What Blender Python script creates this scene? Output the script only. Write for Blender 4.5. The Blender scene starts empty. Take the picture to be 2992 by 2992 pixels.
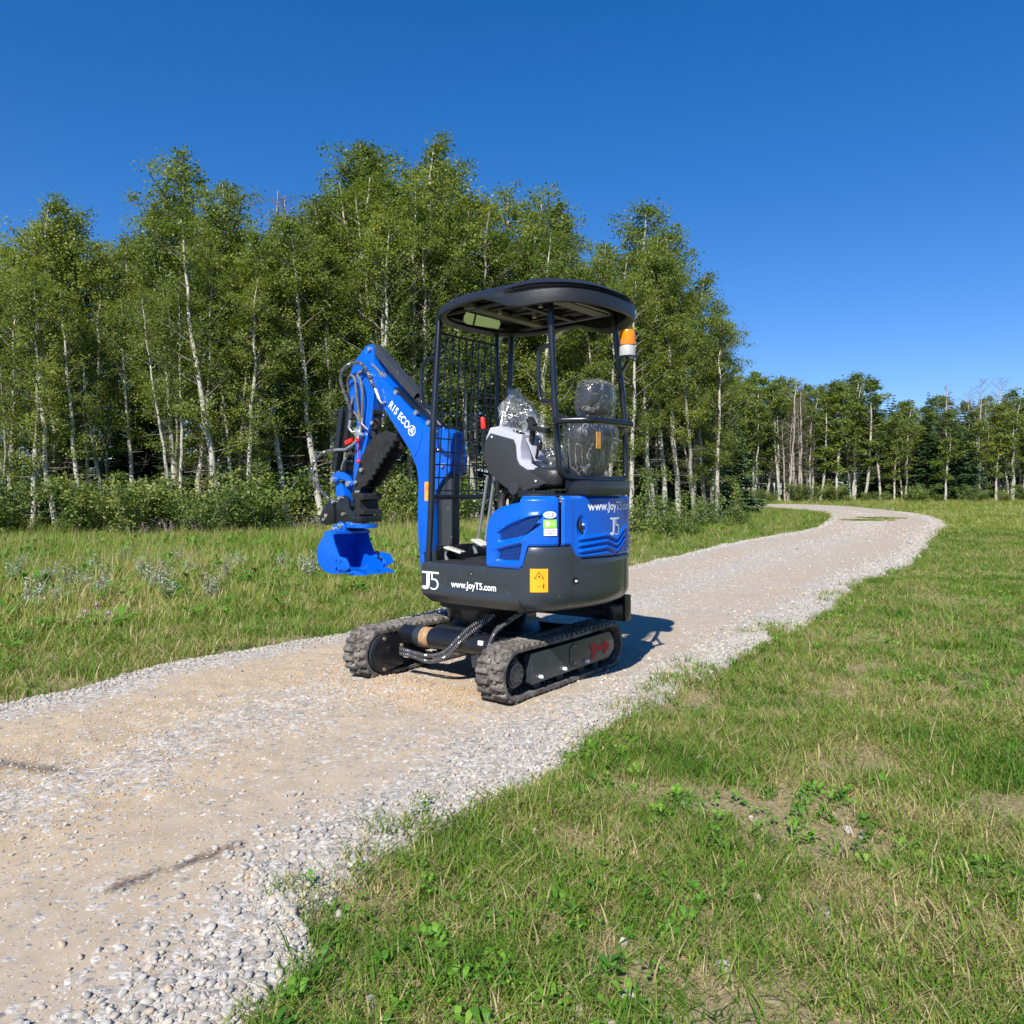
import bpy, bmesh, math, random
import numpy as np
from mathutils import Vector, Matrix

# ------------------------------------------------------------------ camera, sky, sun, exposure
scene = bpy.context.scene
scene.render.engine = 'CYCLES'
CAMH = 1.15
cam_d = bpy.data.cameras.new('camera'); cam = bpy.data.objects.new('camera', cam_d)
scene.collection.objects.link(cam)
cam.location = (0, 0, CAMH); cam.rotation_euler = (math.radians(90), 0, 0)
cam_d.sensor_fit = 'HORIZONTAL'; cam_d.sensor_width = 36; cam_d.lens = 28.08
cam_d.shift_y = -0.0177; cam_d.clip_start = 0.05; cam_d.clip_end = 6000
scene.camera = cam

SUN_EL, SUN_AZ = math.radians(43), math.radians(197)
world = bpy.data.worlds.new('World'); scene.world = world; world.use_nodes = True
wn = world.node_tree; wn.nodes.clear()
sky = wn.nodes.new('ShaderNodeTexSky'); sky.sky_type = 'NISHITA'; sky.sun_disc = False
sky.sun_elevation = SUN_EL; sky.sun_rotation = SUN_AZ; sky.altitude = 900
sky.air_density = 1.0; sky.dust_density = 0.15; sky.ozone_density = 2.4
hs = wn.nodes.new('ShaderNodeHueSaturation'); hs.inputs['Saturation'].default_value = 1.4
bg = wn.nodes.new('ShaderNodeBackground'); bg.inputs['Strength'].default_value = 0.112
wo = wn.nodes.new('ShaderNodeOutputWorld')
wn.links.new(sky.outputs[0], hs.inputs['Color']); gm = wn.nodes.new('ShaderNodeGamma'); gm.inputs[1].default_value = .85
mm = wn.nodes.new('ShaderNodeMixRGB'); mm.blend_type = 'MULTIPLY'; mm.inputs[0].default_value = 1; mm.inputs[2].default_value = (.74, .81, 1.09, 1)
wn.links.new(hs.outputs[0], gm.inputs[0]); wn.links.new(gm.outputs[0], mm.inputs[1]); wn.links.new(mm.outputs[0], bg.inputs[0]); wn.links.new(bg.outputs[0], wo.inputs[0])

sun_d = bpy.data.lights.new('sun', 'SUN'); sun = bpy.data.objects.new('sun', sun_d)
scene.collection.objects.link(sun)
sun_d.energy = 5.0; sun_d.angle = math.radians(0.5); sun_d.color = (1.0, 0.95, 0.87)
sd = Vector((math.sin(SUN_AZ)*math.cos(SUN_EL), math.cos(SUN_AZ)*math.cos(SUN_EL), math.sin(SUN_EL)))
sun.rotation_euler = sd.to_track_quat('Z', 'Y').to_euler(); sun.location = (-5, -10, 20)
scene.view_settings.view_transform = 'Standard'; scene.view_settings.look = 'None'
scene.view_settings.exposure = 0.62; scene.view_settings.gamma = 1.0
scene.view_settings.use_curve_mapping = False
scene.cycles.max_bounces = 8; scene.cycles.transparent_max_bounces = 12

# ------------------------------------------------------------------ helpers
COL = scene.collection
PI = math.pi
def tag(o, label=None, cat=None, group=None, kind=None):
    if label: o['label'] = label
    if cat: o['category'] = cat
    if group: o['group'] = group
    if kind: o['kind'] = kind
    return o
def empty(name, loc=(0, 0, 0), rz=0.0, parent=None):
    o = bpy.data.objects.new(name, None); COL.objects.link(o); o.location = loc
    o.rotation_euler = (0, 0, rz); o.empty_display_size = 0.2
    if parent: o.parent = parent
    return o
def link(name, mesh, parent=None):
    o = bpy.data.objects.new(name, mesh); COL.objects.link(o)
    if parent: o.parent = parent
    return o

class G:
    """collects shapes; .build makes ONE mesh object"""
    flip = False
    def __init__(s): s.v = []; s.f = []
    def add(s, v, f):
        n = len(s.v); s.v += [tuple(p) for p in v]; s.f += [tuple(i+n for i in q) for q in f]; return s
    def box(s, a, b):
        (x0, y0, z0), (x1, y1, z1) = a, b
        return s.add([(x0,y0,z0),(x1,y0,z0),(x1,y1,z0),(x0,y1,z0),(x0,y0,z1),(x1,y0,z1),(x1,y1,z1),(x0,y1,z1)],
                     [(0,3,2,1),(4,5,6,7),(0,1,5,4),(1,2,6,5),(2,3,7,6),(3,0,4,7)])
    def prism(s, pts, y0, y1):
        """polygon of (x,z) extruded between y0 and y1"""
        n = len(pts)
        v = [(p[0], y0, p[1]) for p in pts] + [(p[0], y1, p[1]) for p in pts]
        f = [tuple(range(n)), tuple(range(2*n-1, n-1, -1))] + [(i, i+n, (i+1) % n+n, (i+1) % n) for i in range(n)]
        return s.add(v, f)
    def obb(s, p0, p1, w, h, up=(0, 0, 1)):
        """bar of width w (sideways) and height h from p0 to p1"""
        p0, p1 = Vector(p0), Vector(p1); d = (p1-p0).normalized(); u = Vector(up)
        sd_ = d.cross(u).normalized(); u = sd_.cross(d)
        c = [(-w/2, -h/2), (w/2, -h/2), (w/2, h/2), (-w/2, h/2)]
        v = [p0+sd_*a+u*b for a, b in c] + [p1+sd_*a+u*b for a, b in c]
        return s.add(v, [(0,1,2,3),(7,6,5,4),(0,4,5,1),(1,5,6,2),(2,6,7,3),(3,7,4,0)])
    def cyl(s, p0, p1, r, n=16, r2=None):
        return s.tube([p0, p1], r, n, rr=[r, r if r2 is None else r2])
    def tube(s, pts, r, n=8, rr=None, cap=True):
        P = [Vector(p) for p in pts]; m = len(P); vs = []; ref = None
        for i, p in enumerate(P):
            t = (P[min(i+1, m-1)]-P[max(i-1, 0)]).normalized()
            if ref is None: ref = t.orthogonal().normalized()
            else:
                ref = (ref-t*ref.dot(t))
                ref = ref.normalized() if ref.length > 1e-5 else t.orthogonal().normalized()
            b = t.cross(ref); q = rr[i] if rr else r
            vs += [p+(ref*math.cos(2*PI*k/n)+b*math.sin(2*PI*k/n))*q for k in range(n)]
        f = [(i*n+k, i*n+(k+1) % n, (i+1)*n+(k+1) % n, (i+1)*n+k) for i in range(m-1) for k in range(n)]
        if cap: f += [tuple(range(n-1, -1, -1)), tuple((m-1)*n+k for k in range(n))]
        return s.add(vs, f)
    def ball(s, c, r, n=12, m=8):
        r = r if hasattr(r, '__len__') else (r, r, r); vs = []; f = []
        for i in range(m+1):
            th = PI*i/m
            for k in range(n):
                ph = 2*PI*k/n
                vs.append((c[0]+r[0]*math.sin(th)*math.cos(ph), c[1]+r[1]*math.sin(th)*math.sin(ph), c[2]+r[2]*math.cos(th)))
        for i in range(m):
            for k in range(n): f.append((i*n+k, (i+1)*n+k, (i+1)*n+(k+1) % n, i*n+(k+1) % n))
        return s.add(vs, f)
    def grid(s, P):
        """P[i][j] grid of points"""
        n, m = len(P), len(P[0])
        return s.add([p for row in P for p in row],
                     [(i*m+j, (i+1)*m+j, (i+1)*m+j+1, i*m+j+1) for i in range(n-1) for j in range(m-1)])
    def mesh(s, name, mat, bevel=0, ang=35, seg=2, mats=None):
        if G.flip: s.v = [(-v[0], v[1], v[2]) for v in s.v]
        me = bpy.data.meshes.new(name); me.from_pydata(s.v, [], s.f)
        bm = bmesh.new(); bm.from_mesh(me)
        bmesh.ops.remove_doubles(bm, verts=bm.verts, dist=1e-5)
        bmesh.ops.recalc_face_normals(bm, faces=bm.faces)
        if bevel:
            ed = [e for e in bm.edges if len(e.link_faces) == 2 and e.calc_face_angle(0) > math.radians(ang)]
            bmesh.ops.bevel(bm, geom=ed, offset=bevel, segments=seg, affect='EDGES', profile=0.7, clamp_overlap=True)
        for f in bm.faces: f.smooth = True
        bm.to_mesh(me); bm.free()
        try: me.set_sharp_from_angle(angle=math.radians(38))
        except Exception: pass
        for m_ in (mats or [mat]): me.materials.append(m_)
        return me
    def build(s, name, mat, parent=None, bevel=0, label=None, ang=35, seg=2):
        o = link(name, s.mesh(name, mat, bevel, ang, seg), parent)
        if label: o['label'] = label
        return o

def smooth_path(pts, n=8):
    """Catmull-Rom through pts"""
    P = [Vector(p) for p in pts]; P = [2*P[0]-P[1]]+P+[2*P[-1]-P[-2]]; out = []
    for i in range(1, len(P)-2):
        for k in range(n):
            t = k/n; a, b, c, d = P[i-1:i+3]
            out.append(.5*((2*b)+(c-a)*t+(2*a-5*b+4*c-d)*t*t+(3*b-a-3*c+d)*t**3))
    return out+[P[-2]]
def round_path(pts, r, n=5):
    """polyline with rounded corners"""
    P = [Vector(p) for p in pts]; out = [P[0]]
    for i in range(1, len(P)-1):
        a, b, c = P[i-1:i+2]; da = (a-b); dc = (c-b); q = min(r, da.length*.48, dc.length*.48)
        a = b+da.normalized()*q; c = b+dc.normalized()*q
        out += [(1-t)**2*a+2*t*(1-t)*b+t*t*c for t in [k/n for k in range(n+1)]]
    return out+[P[-1]]

# ------------------------------------------------------------------ materials
def nodes(name):
    m = bpy.data.materials.new(name); m.use_nodes = True; t = m.node_tree
    return m, t, t.nodes['Principled BSDF']
def mat(name, col, rough=.5, metal=0, coat=0, var=0, vscale=6, bump=0, bscale=80, dust=0, dustcol=(.33, .28, .2), spec=.5):
    m, t, b = nodes(name); L = t.links
    b.inputs['Base Color'].default_value = (*col, 1); b.inputs['Roughness'].default_value = rough
    b.inputs['Metallic'].default_value = metal; b.inputs['Coat Weight'].default_value = coat
    b.inputs['Specular IOR Level'].default_value = spec
    tc = t.nodes.new('ShaderNodeTexCoord')
    if var or dust:
        nz = t.nodes.new('ShaderNodeTexNoise'); nz.inputs['Scale'].default_value = vscale; nz.inputs['Detail'].default_value = 6
        L.new(tc.outputs['Object'], nz.inputs['Vector'])
        cr = t.nodes.new('ShaderNodeMapRange'); cr.inputs['From Min'].default_value = .3; cr.inputs['From Max'].default_value = .7
        L.new(nz.outputs[0], cr.inputs['Value'])
        mx = t.nodes.new('ShaderNodeMix'); mx.data_type = 'RGBA'
        mx.inputs['A'].default_value = (*[c*(1-var) for c in col], 1)
        mx.inputs['B'].default_value = (*[min(1, c*(1+var)) for c in col], 1)
        L.new(cr.outputs[0], mx.inputs['Factor']); out = mx.outputs['Result']
        if dust:
            n2 = t.nodes.new('ShaderNodeTexNoise'); n2.inputs['Scale'].default_value = vscale*4; n2.inputs['Detail'].default_value = 8; n2.inputs['Roughness'].default_value = .7
            L.new(tc.outputs['Object'], n2.inputs['Vector'])
            r2 = t.nodes.new('ShaderNodeMapRange'); r2.inputs['From Min'].default_value = .62-dust*.35; r2.inputs['From Max'].default_value = .8
            L.new(n2.outputs[0], r2.inputs['Value'])
            m2 = t.nodes.new('ShaderNodeMix'); m2.data_type = 'RGBA'; m2.inputs['B'].default_value = (*dustcol, 1)
            L.new(r2.outputs[0], m2.inputs['Factor']); L.new(out, m2.inputs['A']); out = m2.outputs['Result']
        L.new(out, b.inputs['Base Color'])
        ra = t.nodes.new('ShaderNodeMapRange'); ra.inputs['To Min'].default_value = max(0, rough-.07); ra.inputs['To Max'].default_value = min(1, rough+.12)
        L.new(nz.outputs[0], ra.inputs['Value']); L.new(ra.outputs[0], b.inputs['Roughness'])
    if bump:
        n3 = t.nodes.new('ShaderNodeTexNoise'); n3.inputs['Scale'].default_value = bscale; n3.inputs['Detail'].default_value = 4
        bp = t.nodes.new('ShaderNodeBump'); bp.inputs['Strength'].default_value = bump; bp.inputs['Distance'].default_value = .01
        L.new(tc.outputs['Object'], n3.inputs['Vector']); L.new(n3.outputs[0], bp.inputs['Height']); L.new(bp.outputs[0], b.inputs['Normal'])
    return m

M_blue = mat('blue_paint', (.0, .098, .55), .32, coat=.2, var=.08, vscale=2.5, dust=.06, dustcol=(.07, .16, .42), bump=.03, bscale=25)
M_grey = mat('dark_grey_paint', (.026, .033, .042), .32, coat=.3, var=.1, vscale=4, dust=.03, bump=.04, bscale=25, dustcol=(.16, .15, .13))
M_black = mat('black_paint', (.008, .009, .013), .3, coat=.3, var=.2, vscale=8)
M_matte = mat('black_rubber_parts', (.012, .012, .013), .6, var=.3, vscale=20, dust=.05)
M_canopy = mat('black_canopy_plastic', (.016, .017, .021), .36, var=.15, vscale=3, bump=.25, bscale=220)
M_under = mat('canopy_underside', (.012, .013, .012), .5, var=.4, vscale=9)
M_beam = mat('underside_beam', (.12, .12, .08), .5, var=.2)
M_cover = mat('cylinder_cover_grey', (.035, .039, .046), .4, var=.1, dust=.06)
M_chrome = mat('chrome', (.75, .76, .78), .18, metal=1)
M_zinc = mat('zinc_bolt', (.55, .56, .55), .35, metal=.8, var=.2, vscale=60)
M_brass = mat('dirty_bolt', (.35, .3, .2), .5, metal=.5, var=.2)
M_white = mat('white_vinyl', (.85, .86, .86), .5)
M_red = mat('red_plastic', (.75, .02, .015), .4)
M_redpaint = mat('red_spray_paint', (.42, .02, .015), .65, var=.25, vscale=60)
M_orange = mat('orange_sticker', (.95, .38, .01), .45)
M_ink = mat('black_ink', (.02, .02, .02), .5)
M_green = mat('green_sticker', (.3, .75, .08), .5)
M_lgrey = mat('light_grey_plastic', (.42, .43, .52), .45, var=.05, bump=.1, bscale=150)
M_cream = mat('cream_pedal', (.55, .54, .5), .5, var=.1, dust=.1)
M_dplast = mat('charcoal_plastic', (.03, .032, .035), .5, bump=.15, bscale=200)
M_seat = mat('seat_vinyl', (.02, .021, .022), .4, bump=.3, bscale=30)
M_rust = mat('rusty_tan_band', (.32, .2, .1), .6, var=.4, vscale=30)
M_rod = mat('grey_steel_rod', (.3, .32, .35), .35, metal=.6)
M_coil = mat('spring_steel', (.42, .42, .44), .35, metal=.8)
M_mirror = mat('mirror_glass', (.9, .92, .9), .03, metal=1)
M_beaconw = mat('beacon_base_white', (.42, .42, .40), .45)
M_yellowtag = mat('amber_tag', (.9, .4, .03), .5)
M_dark = mat('dark_interior', (.006, .006, .008), .7)

def mat_rubber():
    m, t, b = nodes('dusty_track_rubber'); L = t.links
    tc = t.nodes.new('ShaderNodeTexCoord'); ge = t.nodes.new('ShaderNodeNewGeometry')
    n = t.nodes.new('ShaderNodeTexNoise'); n.inputs['Scale'].default_value = 14; n.inputs['Detail'].default_value = 9; n.inputs['Roughness'].default_value = .7
    L.new(ge.outputs['Position'], n.inputs['Vector'])
    cr = t.nodes.new('ShaderNodeValToRGB'); e = cr.color_ramp.elements
    e[0].position = .3; e[0].color = (.028, .026, .024, 1); e[1].position = .66; e[1].color = (.24, .215, .185, 1)
    x = cr.color_ramp.elements.new(.47); x.color = (.09, .08, .07, 1)
    L.new(n.outputs[0], cr.inputs[0]); L.new(cr.outputs[0], b.inputs['Base Color']); b.inputs['Roughness'].default_value = .85
    bp = t.nodes.new('ShaderNodeBump'); bp.inputs['Strength'].default_value = .4; bp.inputs['Distance'].default_value = .008
    n2 = t.nodes.new('ShaderNodeTexNoise'); n2.inputs['Scale'].default_value = 90; L.new(ge.outputs['Position'], n2.inputs['Vector'])
    L.new(n2.outputs[0], bp.inputs['Height']); L.new(bp.outputs[0], b.inputs['Normal'])
    return m
M_rubber = mat_rubber()
def mat_amber():
    m, t, b = nodes('amber_lens'); b.inputs['Base Color'].default_value = (1, .27, .005, 1)
    b.inputs['Transmission Weight'].default_value = .2; b.inputs['Roughness'].default_value = .12
    return m
M_amber = mat_amber()
def mat_film():
    m = bpy.data.materials.new('clear_plastic_film'); m.use_nodes = True; t = m.node_tree; t.nodes.clear(); L = t.links
    o = t.nodes.new('ShaderNodeOutputMaterial'); tr = t.nodes.new('ShaderNodeBsdfTransparent'); gl = t.nodes.new('ShaderNodeBsdfGlossy')
    df = t.nodes.new('ShaderNodeBsdfDiffuse'); df.inputs[0].default_value = (.8, .82, .85, 1); gl.inputs['Roughness'].default_value = .12
    ge = t.nodes.new('ShaderNodeNewGeometry')
    n = t.nodes.new('ShaderNodeTexNoise'); n.inputs['Scale'].default_value = 5; n.inputs['Detail'].default_value = 3; n.inputs['Distortion'].default_value = 1.5
    vo = t.nodes.new('ShaderNodeTexVoronoi'); vo.inputs['Scale'].default_value = 8; vo.feature = 'DISTANCE_TO_EDGE'
    mp = t.nodes.new('ShaderNodeMapping'); mp.inputs['Scale'].default_value = (1.3, 1.3, .55)
    L.new(ge.outputs['Position'], mp.inputs[0]); L.new(mp.outputs[0], n.inputs['Vector'])
    ad = t.nodes.new('ShaderNodeMixRGB'); ad.inputs[0].default_value = .45; L.new(mp.outputs[0], ad.inputs[1]); L.new(n.outputs['Color'], ad.inputs[2])
    L.new(ad.outputs[0], vo.inputs['Vector'])
    bp = t.nodes.new('ShaderNodeBump'); bp.inputs['Strength'].default_value = .6; bp.inputs['Distance'].default_value = .02
    L.new(vo.outputs['Distance'], bp.inputs['Height']); L.new(bp.outputs[0], gl.inputs['Normal']); L.new(bp.outputs[0], df.inputs['Normal'])
    rg = t.nodes.new('ShaderNodeMapRange'); rg.inputs['From Min'].default_value = 0; rg.inputs['From Max'].default_value = .03
    rg.inputs['To Min'].default_value = .34; rg.inputs['To Max'].default_value = .03
    L.new(vo.outputs['Distance'], rg.inputs['Value'])
    lw = t.nodes.new('ShaderNodeLayerWeight'); lw.inputs[0].default_value = .35; L.new(bp.outputs[0], lw.inputs['Normal'])
    a1 = t.nodes.new('ShaderNodeMixShader'); L.new(rg.outputs[0], a1.inputs[0]); L.new(tr.outputs[0], a1.inputs[1]); L.new(df.outputs[0], a1.inputs[2])
    a2 = t.nodes.new('ShaderNodeMixShader'); sc = t.nodes.new('ShaderNodeMath'); sc.operation = 'MULTIPLY_ADD'
    sc.inputs[1].default_value = .35; sc.inputs[2].default_value = .05; L.new(lw.outputs['Fresnel'], sc.inputs[0])
    L.new(sc.outputs[0], a2.inputs[0]); L.new(a1.outputs[0], a2.inputs[1]); L.new(gl.outputs[0], a2.inputs[2]); L.new(a2.outputs[0], o.inputs[0])
    return m
M_film = mat_film()

def text_geo(s, size, bold=0.0, sx=1.0, spacing=1.0):
    """flat lettering as (verts, faces) in its own x,y plane, lower-left at 0"""
    cu = bpy.data.curves.new('lettering', 'FONT'); cu.body = s; cu.size = size; cu.offset = bold; cu.space_character = spacing
    cu.resolution_u = 4
    ob = bpy.data.objects.new('lettering_tmp', cu); COL.objects.link(ob)
    dg = bpy.context.evaluated_depsgraph_get(); me = bpy.data.meshes.new_from_object(ob.evaluated_get(dg))
    V = [(v.co.x*sx, v.co.y) for v in me.vertices]; F = [tuple(p.vertices) for p in me.polygons]
    bpy.data.objects.remove(ob); bpy.data.meshes.remove(me); bpy.data.curves.remove(cu)
    x0 = min(v[0] for v in V); return [(v[0]-x0, v[1]) for v in V], F
def poly_geo(pts): return list(pts), [tuple(range(len(pts)))]
def on_surface(name, geos, fn, m, parent, label=None, cut=0):
    """put flat geometry (u,v) on a surface by fn(u,v)->point"""
    g = G()
    for V, F in geos:
        if cut:
            bm = bmesh.new(); vs = [bm.verts.new((v[0], v[1], 0)) for v in V]
            for f in F:
                try: bm.faces.new([vs[i] for i in f])
                except ValueError: pass
            x0 = min(v[0] for v in V); x1 = max(v[0] for v in V); x = x0+cut
            while x < x1:
                bmesh.ops.bisect_plane(bm, geom=bm.verts[:]+bm.edges[:]+bm.faces[:], plane_co=(x, 0, 0), plane_no=(1, 0, 0)); x += cut
            bm.verts.index_update(); V = [(v.co.x, v.co.y) for v in bm.verts]; F = [tuple(v.index for v in f.verts) for f in bm.faces]; bm.free()
        g.add([fn(*v) for v in V], F)
    if G.flip: g.v = [(-v[0], v[1], v[2]) for v in g.v]
    me = bpy.data.meshes.new(name); me.from_pydata(g.v, [], g.f); me.materials.append(m)
    o = link(name, me, parent)
    if label: o['label'] = label
    return o

# ------------------------------------------------------------------ the excavator (x forward, y left, z up in its own frame)
EX = empty('mini_excavator', (-.155, 5.157, 0), math.radians(141))
tag(EX, 'blue and black tracked mini excavator with open canopy standing on the gravel road', 'excavator')
TR = math.radians(3.5)   # the undercarriage is turned a little against the cab; its tracks run along the cab's y axis

# ---- undercarriage, in a frame turned by TR
def under(o): o.rotation_euler = (0, 0, TR); return o
G.flip = True   # built with x outward from the near track, then mirrored
R_, ZC, Y0, Y1 = .122, .158, .531, -.535          # belt wheel radius, axle height, front and rear axle
def belt_path(r, n=18):
    p = [(Y0-(Y0-Y1)*i/24, ZC+r) for i in range(25)]
    p = [(y, z - .006*math.sin(PI*(Y0-y)/(Y0-Y1))**2 if 0 < (Y0-y) < (Y0-Y1) else z) for y, z in p]
    p += [(Y1-r*math.sin(PI*k/n), ZC+r*math.cos(PI*k/n)) for k in range(1, n)]
    p += [(Y1+(Y0-Y1)*i/24, ZC-r) for i in range(25)]
    p += [(Y0+r*math.sin(PI*k/n), ZC-r*math.cos(PI*k/n)) for k in range(1, n)]
    return p
def resample(p, n):
    P = [Vector((a, b)) for a, b in p]; P.append(P[0]); L_ = [0]
    for a, b in zip(P, P[1:]): L_.append(L_[-1]+(b-a).length)
    out = []; j = 0
    for k in range(n):
        s = L_[-1]*k/n
        while L_[j+1] < s: j += 1
        t = (s-L_[j])/(L_[j+1]-L_[j]); q = P[j].lerp(P[j+1], t); d = (P[j+1]-P[j]).normalized(); out.append((q, d))
    return out
lug = G()
lug.add([(-.044,-.019,-.004),(.044,-.019,-.004),(.044,.019,-.004),(-.044,.019,-.004),
         (-.041,-.011,.018),(.041,-.013,.018),(.041,.011,.018),(-.041,.013,.018)],
        [(0,3,2,1),(4,5,6,7),(0,1,5,4),(1,2,6,5),(2,3,7,6),(3,0,4,7)])
lug.box((-.02, .008, -.004), (.0, .032, .013))
lug_me = lug.mesh('tread_lug', M_rubber, .003, seg=1)
def track(cx, lab):
    g = G(); n = 112
    for w0, w1, ro, ri in ((-.095, .095, R_+.018, R_),):
        po, pi_ = resample(belt_path(ro), n), resample(belt_path(ri), n)
        V = []
        for (q, _), (r, _) in zip(po, pi_):
            V += [(w0, q[0], q[1]), (w1, q[0], q[1]), (w1, r[0], r[1]), (w0, r[0], r[1])]
        F = []
        for i in range(n):
            j = (i+1) % n
            F += [(4*i+k, 4*i+(k+1) % 4, 4*j+(k+1) % 4, 4*j+k) for k in range(4)]
        g.add(V, F)
    t = under(g.build('track_belt', M_rubber, EX, label=lab)); 
    t.location = (cx*math.cos(TR), cx*math.sin(TR), 0)
    N = 56
    for row, off in ((-1, 0), (1, .5)):
        pts = resample(belt_path(R_+.018), N*2)
        for k in range(N):
            q, d = pts[(2*k+int(off*2)) % (2*N)]
            o = link('tread_lug', lug_me, t)
            nx = Vector((0, d[1], -d[0])); nx = -nx if (nx.y*(q[0]-0)+nx.z*(q[1]-ZC)) < 0 and abs(q[1]-ZC) > .13 else nx
            c = Vector((0, min(max(q[0], Y1), Y0), ZC)); out = Vector((0, q[0], q[1]))-c
            nx = out.normalized(); X = Vector((1, 0, 0))*1; Yv = nx.cross(X)
            M = Matrix((X, Yv, nx)).transposed().to_4x4(); M.translation = Vector((row*.049, q[0], q[1]))
            o.matrix_local = M @ Matrix.Rotation(PI if row > 0 else 0, 4, 'Z')
    dg = G()
    for q, d in resample(belt_path(R_-.001), 60):
        c = Vector((0, min(max(q[0], Y1), Y0), ZC)); nx = (Vector((0, q[0], q[1]))-c).normalized()
        p = Vector((0, q[0], q[1]))
        for s in (-1, 1): dg.obb(p+Vector((s*.03, 0, 0))+nx*.002, p+Vector((s*.03, 0, 0))-nx*.022, .016, .012, (0, 0, 1) if abs(nx.z) < .7 else (0, 1, 0))
    tag(dg.build('drive_lugs', M_matte, t), kind='stuff')
    return t
track(-.52, 'left rubber track nearest the camera, tread caked with dry dust')
track(.52, 'right rubber track on the far side, half on the gravel edge')
def ugeo(name, g, m, bevel=0, label=None): return under(g.build(name, m, EX, bevel, label))
for s in (1, -1):
    xo = .52*s
    g = G(); g.cyl((xo-.04, Y0, ZC), (xo+.04, Y0, ZC), .1, 24); 
    for k in range(14):
        a = 2*PI*k/14; g.obb((xo, Y0+.09*math.cos(a), ZC+.09*math.sin(a)), (xo, Y0+.118*math.cos(a), ZC+.118*math.sin(a)), .03, .022, (1, 0, 0))
    ugeo('sprocket', g, M_matte, .003)
    g = G(); g.cyl((xo-.045, Y1, ZC), (xo+.045, Y1, ZC), .118, 28); ugeo('idler_wheel', g, M_matte, .006)
    for y in (.3, .05, -.2, -.38):
        g = G(); g.cyl((xo-.06, y, .055), (xo+.06, y, .055), .036, 18); ugeo('track_roller', g, M_matte, .004)
    g = G(); g.box((xo-.055, -.5, .1), (xo+.055, .42, .245)); ugeo('track_frame', g, M_black, .008)
    if s > 0:
        g = G(); g.cyl((xo+.03, Y0, ZC), (xo+.07, Y0, ZC), .074, 32); g.cyl((xo+.06, Y0, ZC), (xo+.083, Y0, ZC), .064, 32)
        h = ugeo('hub_cover', g, M_grey, .004)
        for k in range(9):
            a = 2*PI*k/9+.2
            b = G().cyl((xo+.082, Y0+.05*math.cos(a), ZC+.05*math.sin(a)), (xo+.088, Y0+.05*math.cos(a), ZC+.05*math.sin(a)), .0075, 8).build('bolt', M_matte, h)
        g = G(); g.prism([(-.5, .086), (-.567, .13), (-.567, .186), (-.52, .247), (.385, .249), (.388, .08)], .0, .014)
        me = g  # polygon is (y,z): swap axes
        me.v = [(xo+.075+v[1], v[0], v[2]) for v in me.v]
        me.box((xo+.0, .386, .078), (xo+.089, .398, .251)); me.box((xo, -.5, .24), (xo+.088, .386, .2505))
        me.add([(xo+.075, .388, .08), (xo+.089, .388, .08), (xo+.075, .43, .1), (xo+.07, .43, .1), (xo+.075, .388, .249), (xo+.089, .388, .249)], [(0, 1, 2), (1, 3, 2), (4, 2, 5), (1, 5, 3), (4, 5, 1, 0), (2, 3, 5)])
        sc = ugeo('track_side_cover', me, M_grey, .004)
        X = xo+.0895
        for y, z, m in ((.315, .109, M_white), (.058, .109, M_white), (-.205, .111, M_white), (-.058, .228, M_brass), (-.063, .123, M_brass)):
            G().cyl((X-.002, y, z), (X+(.02 if m is M_white else .006), y, z), .011 if m is M_white else .008, 6).build('bolt', m, sc)
        pts = round_path([(X+.0008, -.1, .24), (X+.0008, -.03, .238), (X+.0008, -.008, .21), (X+.0008, -.008, .13), (X+.0008, -.04, .105), (X+.0008, -.1, .1)], .01)
        G().tube(pts, .0022, 4).build('panel_seam', M_dark, sc)
        ar = [(.25,.199),(.262,.207),(.285,.21),(.312,.204),(.325,.186),(.36,.184),(.414,.187),(.412,.205),(.424,.213),(.45,.207),(.508,.166),(.5,.158),(.448,.118),(.42,.12),(.428,.155),(.37,.15),(.335,.147),(.322,.13),(.308,.116),(.286,.108),(.262,.112),(.27,.14),(.278,.165),(.262,.185)]
        on_surface('painted_arrow', [poly_geo(ar)], lambda u, v: (X+.0015, -u, v), M_redpaint, sc, 'red spray painted arrow pointing to the rear')
    else:
        g = G(); c = (.52, .157); r = .112
        P = [(c[0]+r*math.sin(t)*1.0, c[1]+r*math.cos(t)) for t in [PI*k/16 for k in range(17)]]
        P = [(.365, .26)] + P + [(.365, .07)]
        g.prism(P, 0, .016); g.v = [(-.398-v[1], v[0], v[2]) for v in g.v]
        mc = ugeo('motor_cover', g, M_black, .004, 'dark plate covering the drive motor')
        G().cyl((-.415, .52, .157), (-.49, .52, .157), .118, 36).build('motor_drum', M_grey, mc, .004)
        for y, z in ((.54, .252), (.54, .063), (.385, .19)): G().cyl((-.39, y, z), (-.4, y, z), .011, 10).build('bolt', M_brass, mc)
g = G(); g.cyl((.42, .33, .25), (-.42, .33, .25), .062, 28); g.cyl((.42, -.3, .25), (-.42, -.3, .25), .062, 28)
ax = ugeo('track_spreader_tubes', g, M_black)
g = G(); g.cyl((-.18, .33, .25), (-.25, .33, .25), .0635, 28); b = g.build('rust_band', M_rust, ax)
g = G(); g.cyl((-.252, .33, .25), (-.3, .33, .25), .067, 28); g.build('end_collar', M_grey, ax, .004)
g = G(); g.obb((.13, .33, .31), (.19, .35, .12), .02, .09); g.build('clamp_bracket', M_grey, ax, .003); G().box((.225, .385, .26), (.26, .396, .285)).build('white_tag', M_white, ax)
g = G(); g.prism([(-.3, .17), (.3, .17), (.27, .27), (.17, .33), (-.17, .33), (-.27, .27)], -.34, .3); g.cyl((0, 0, .3), (0, 0, .47), .24, 36, .28); ugeo('chassis_centre', g, M_black, .01)
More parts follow.
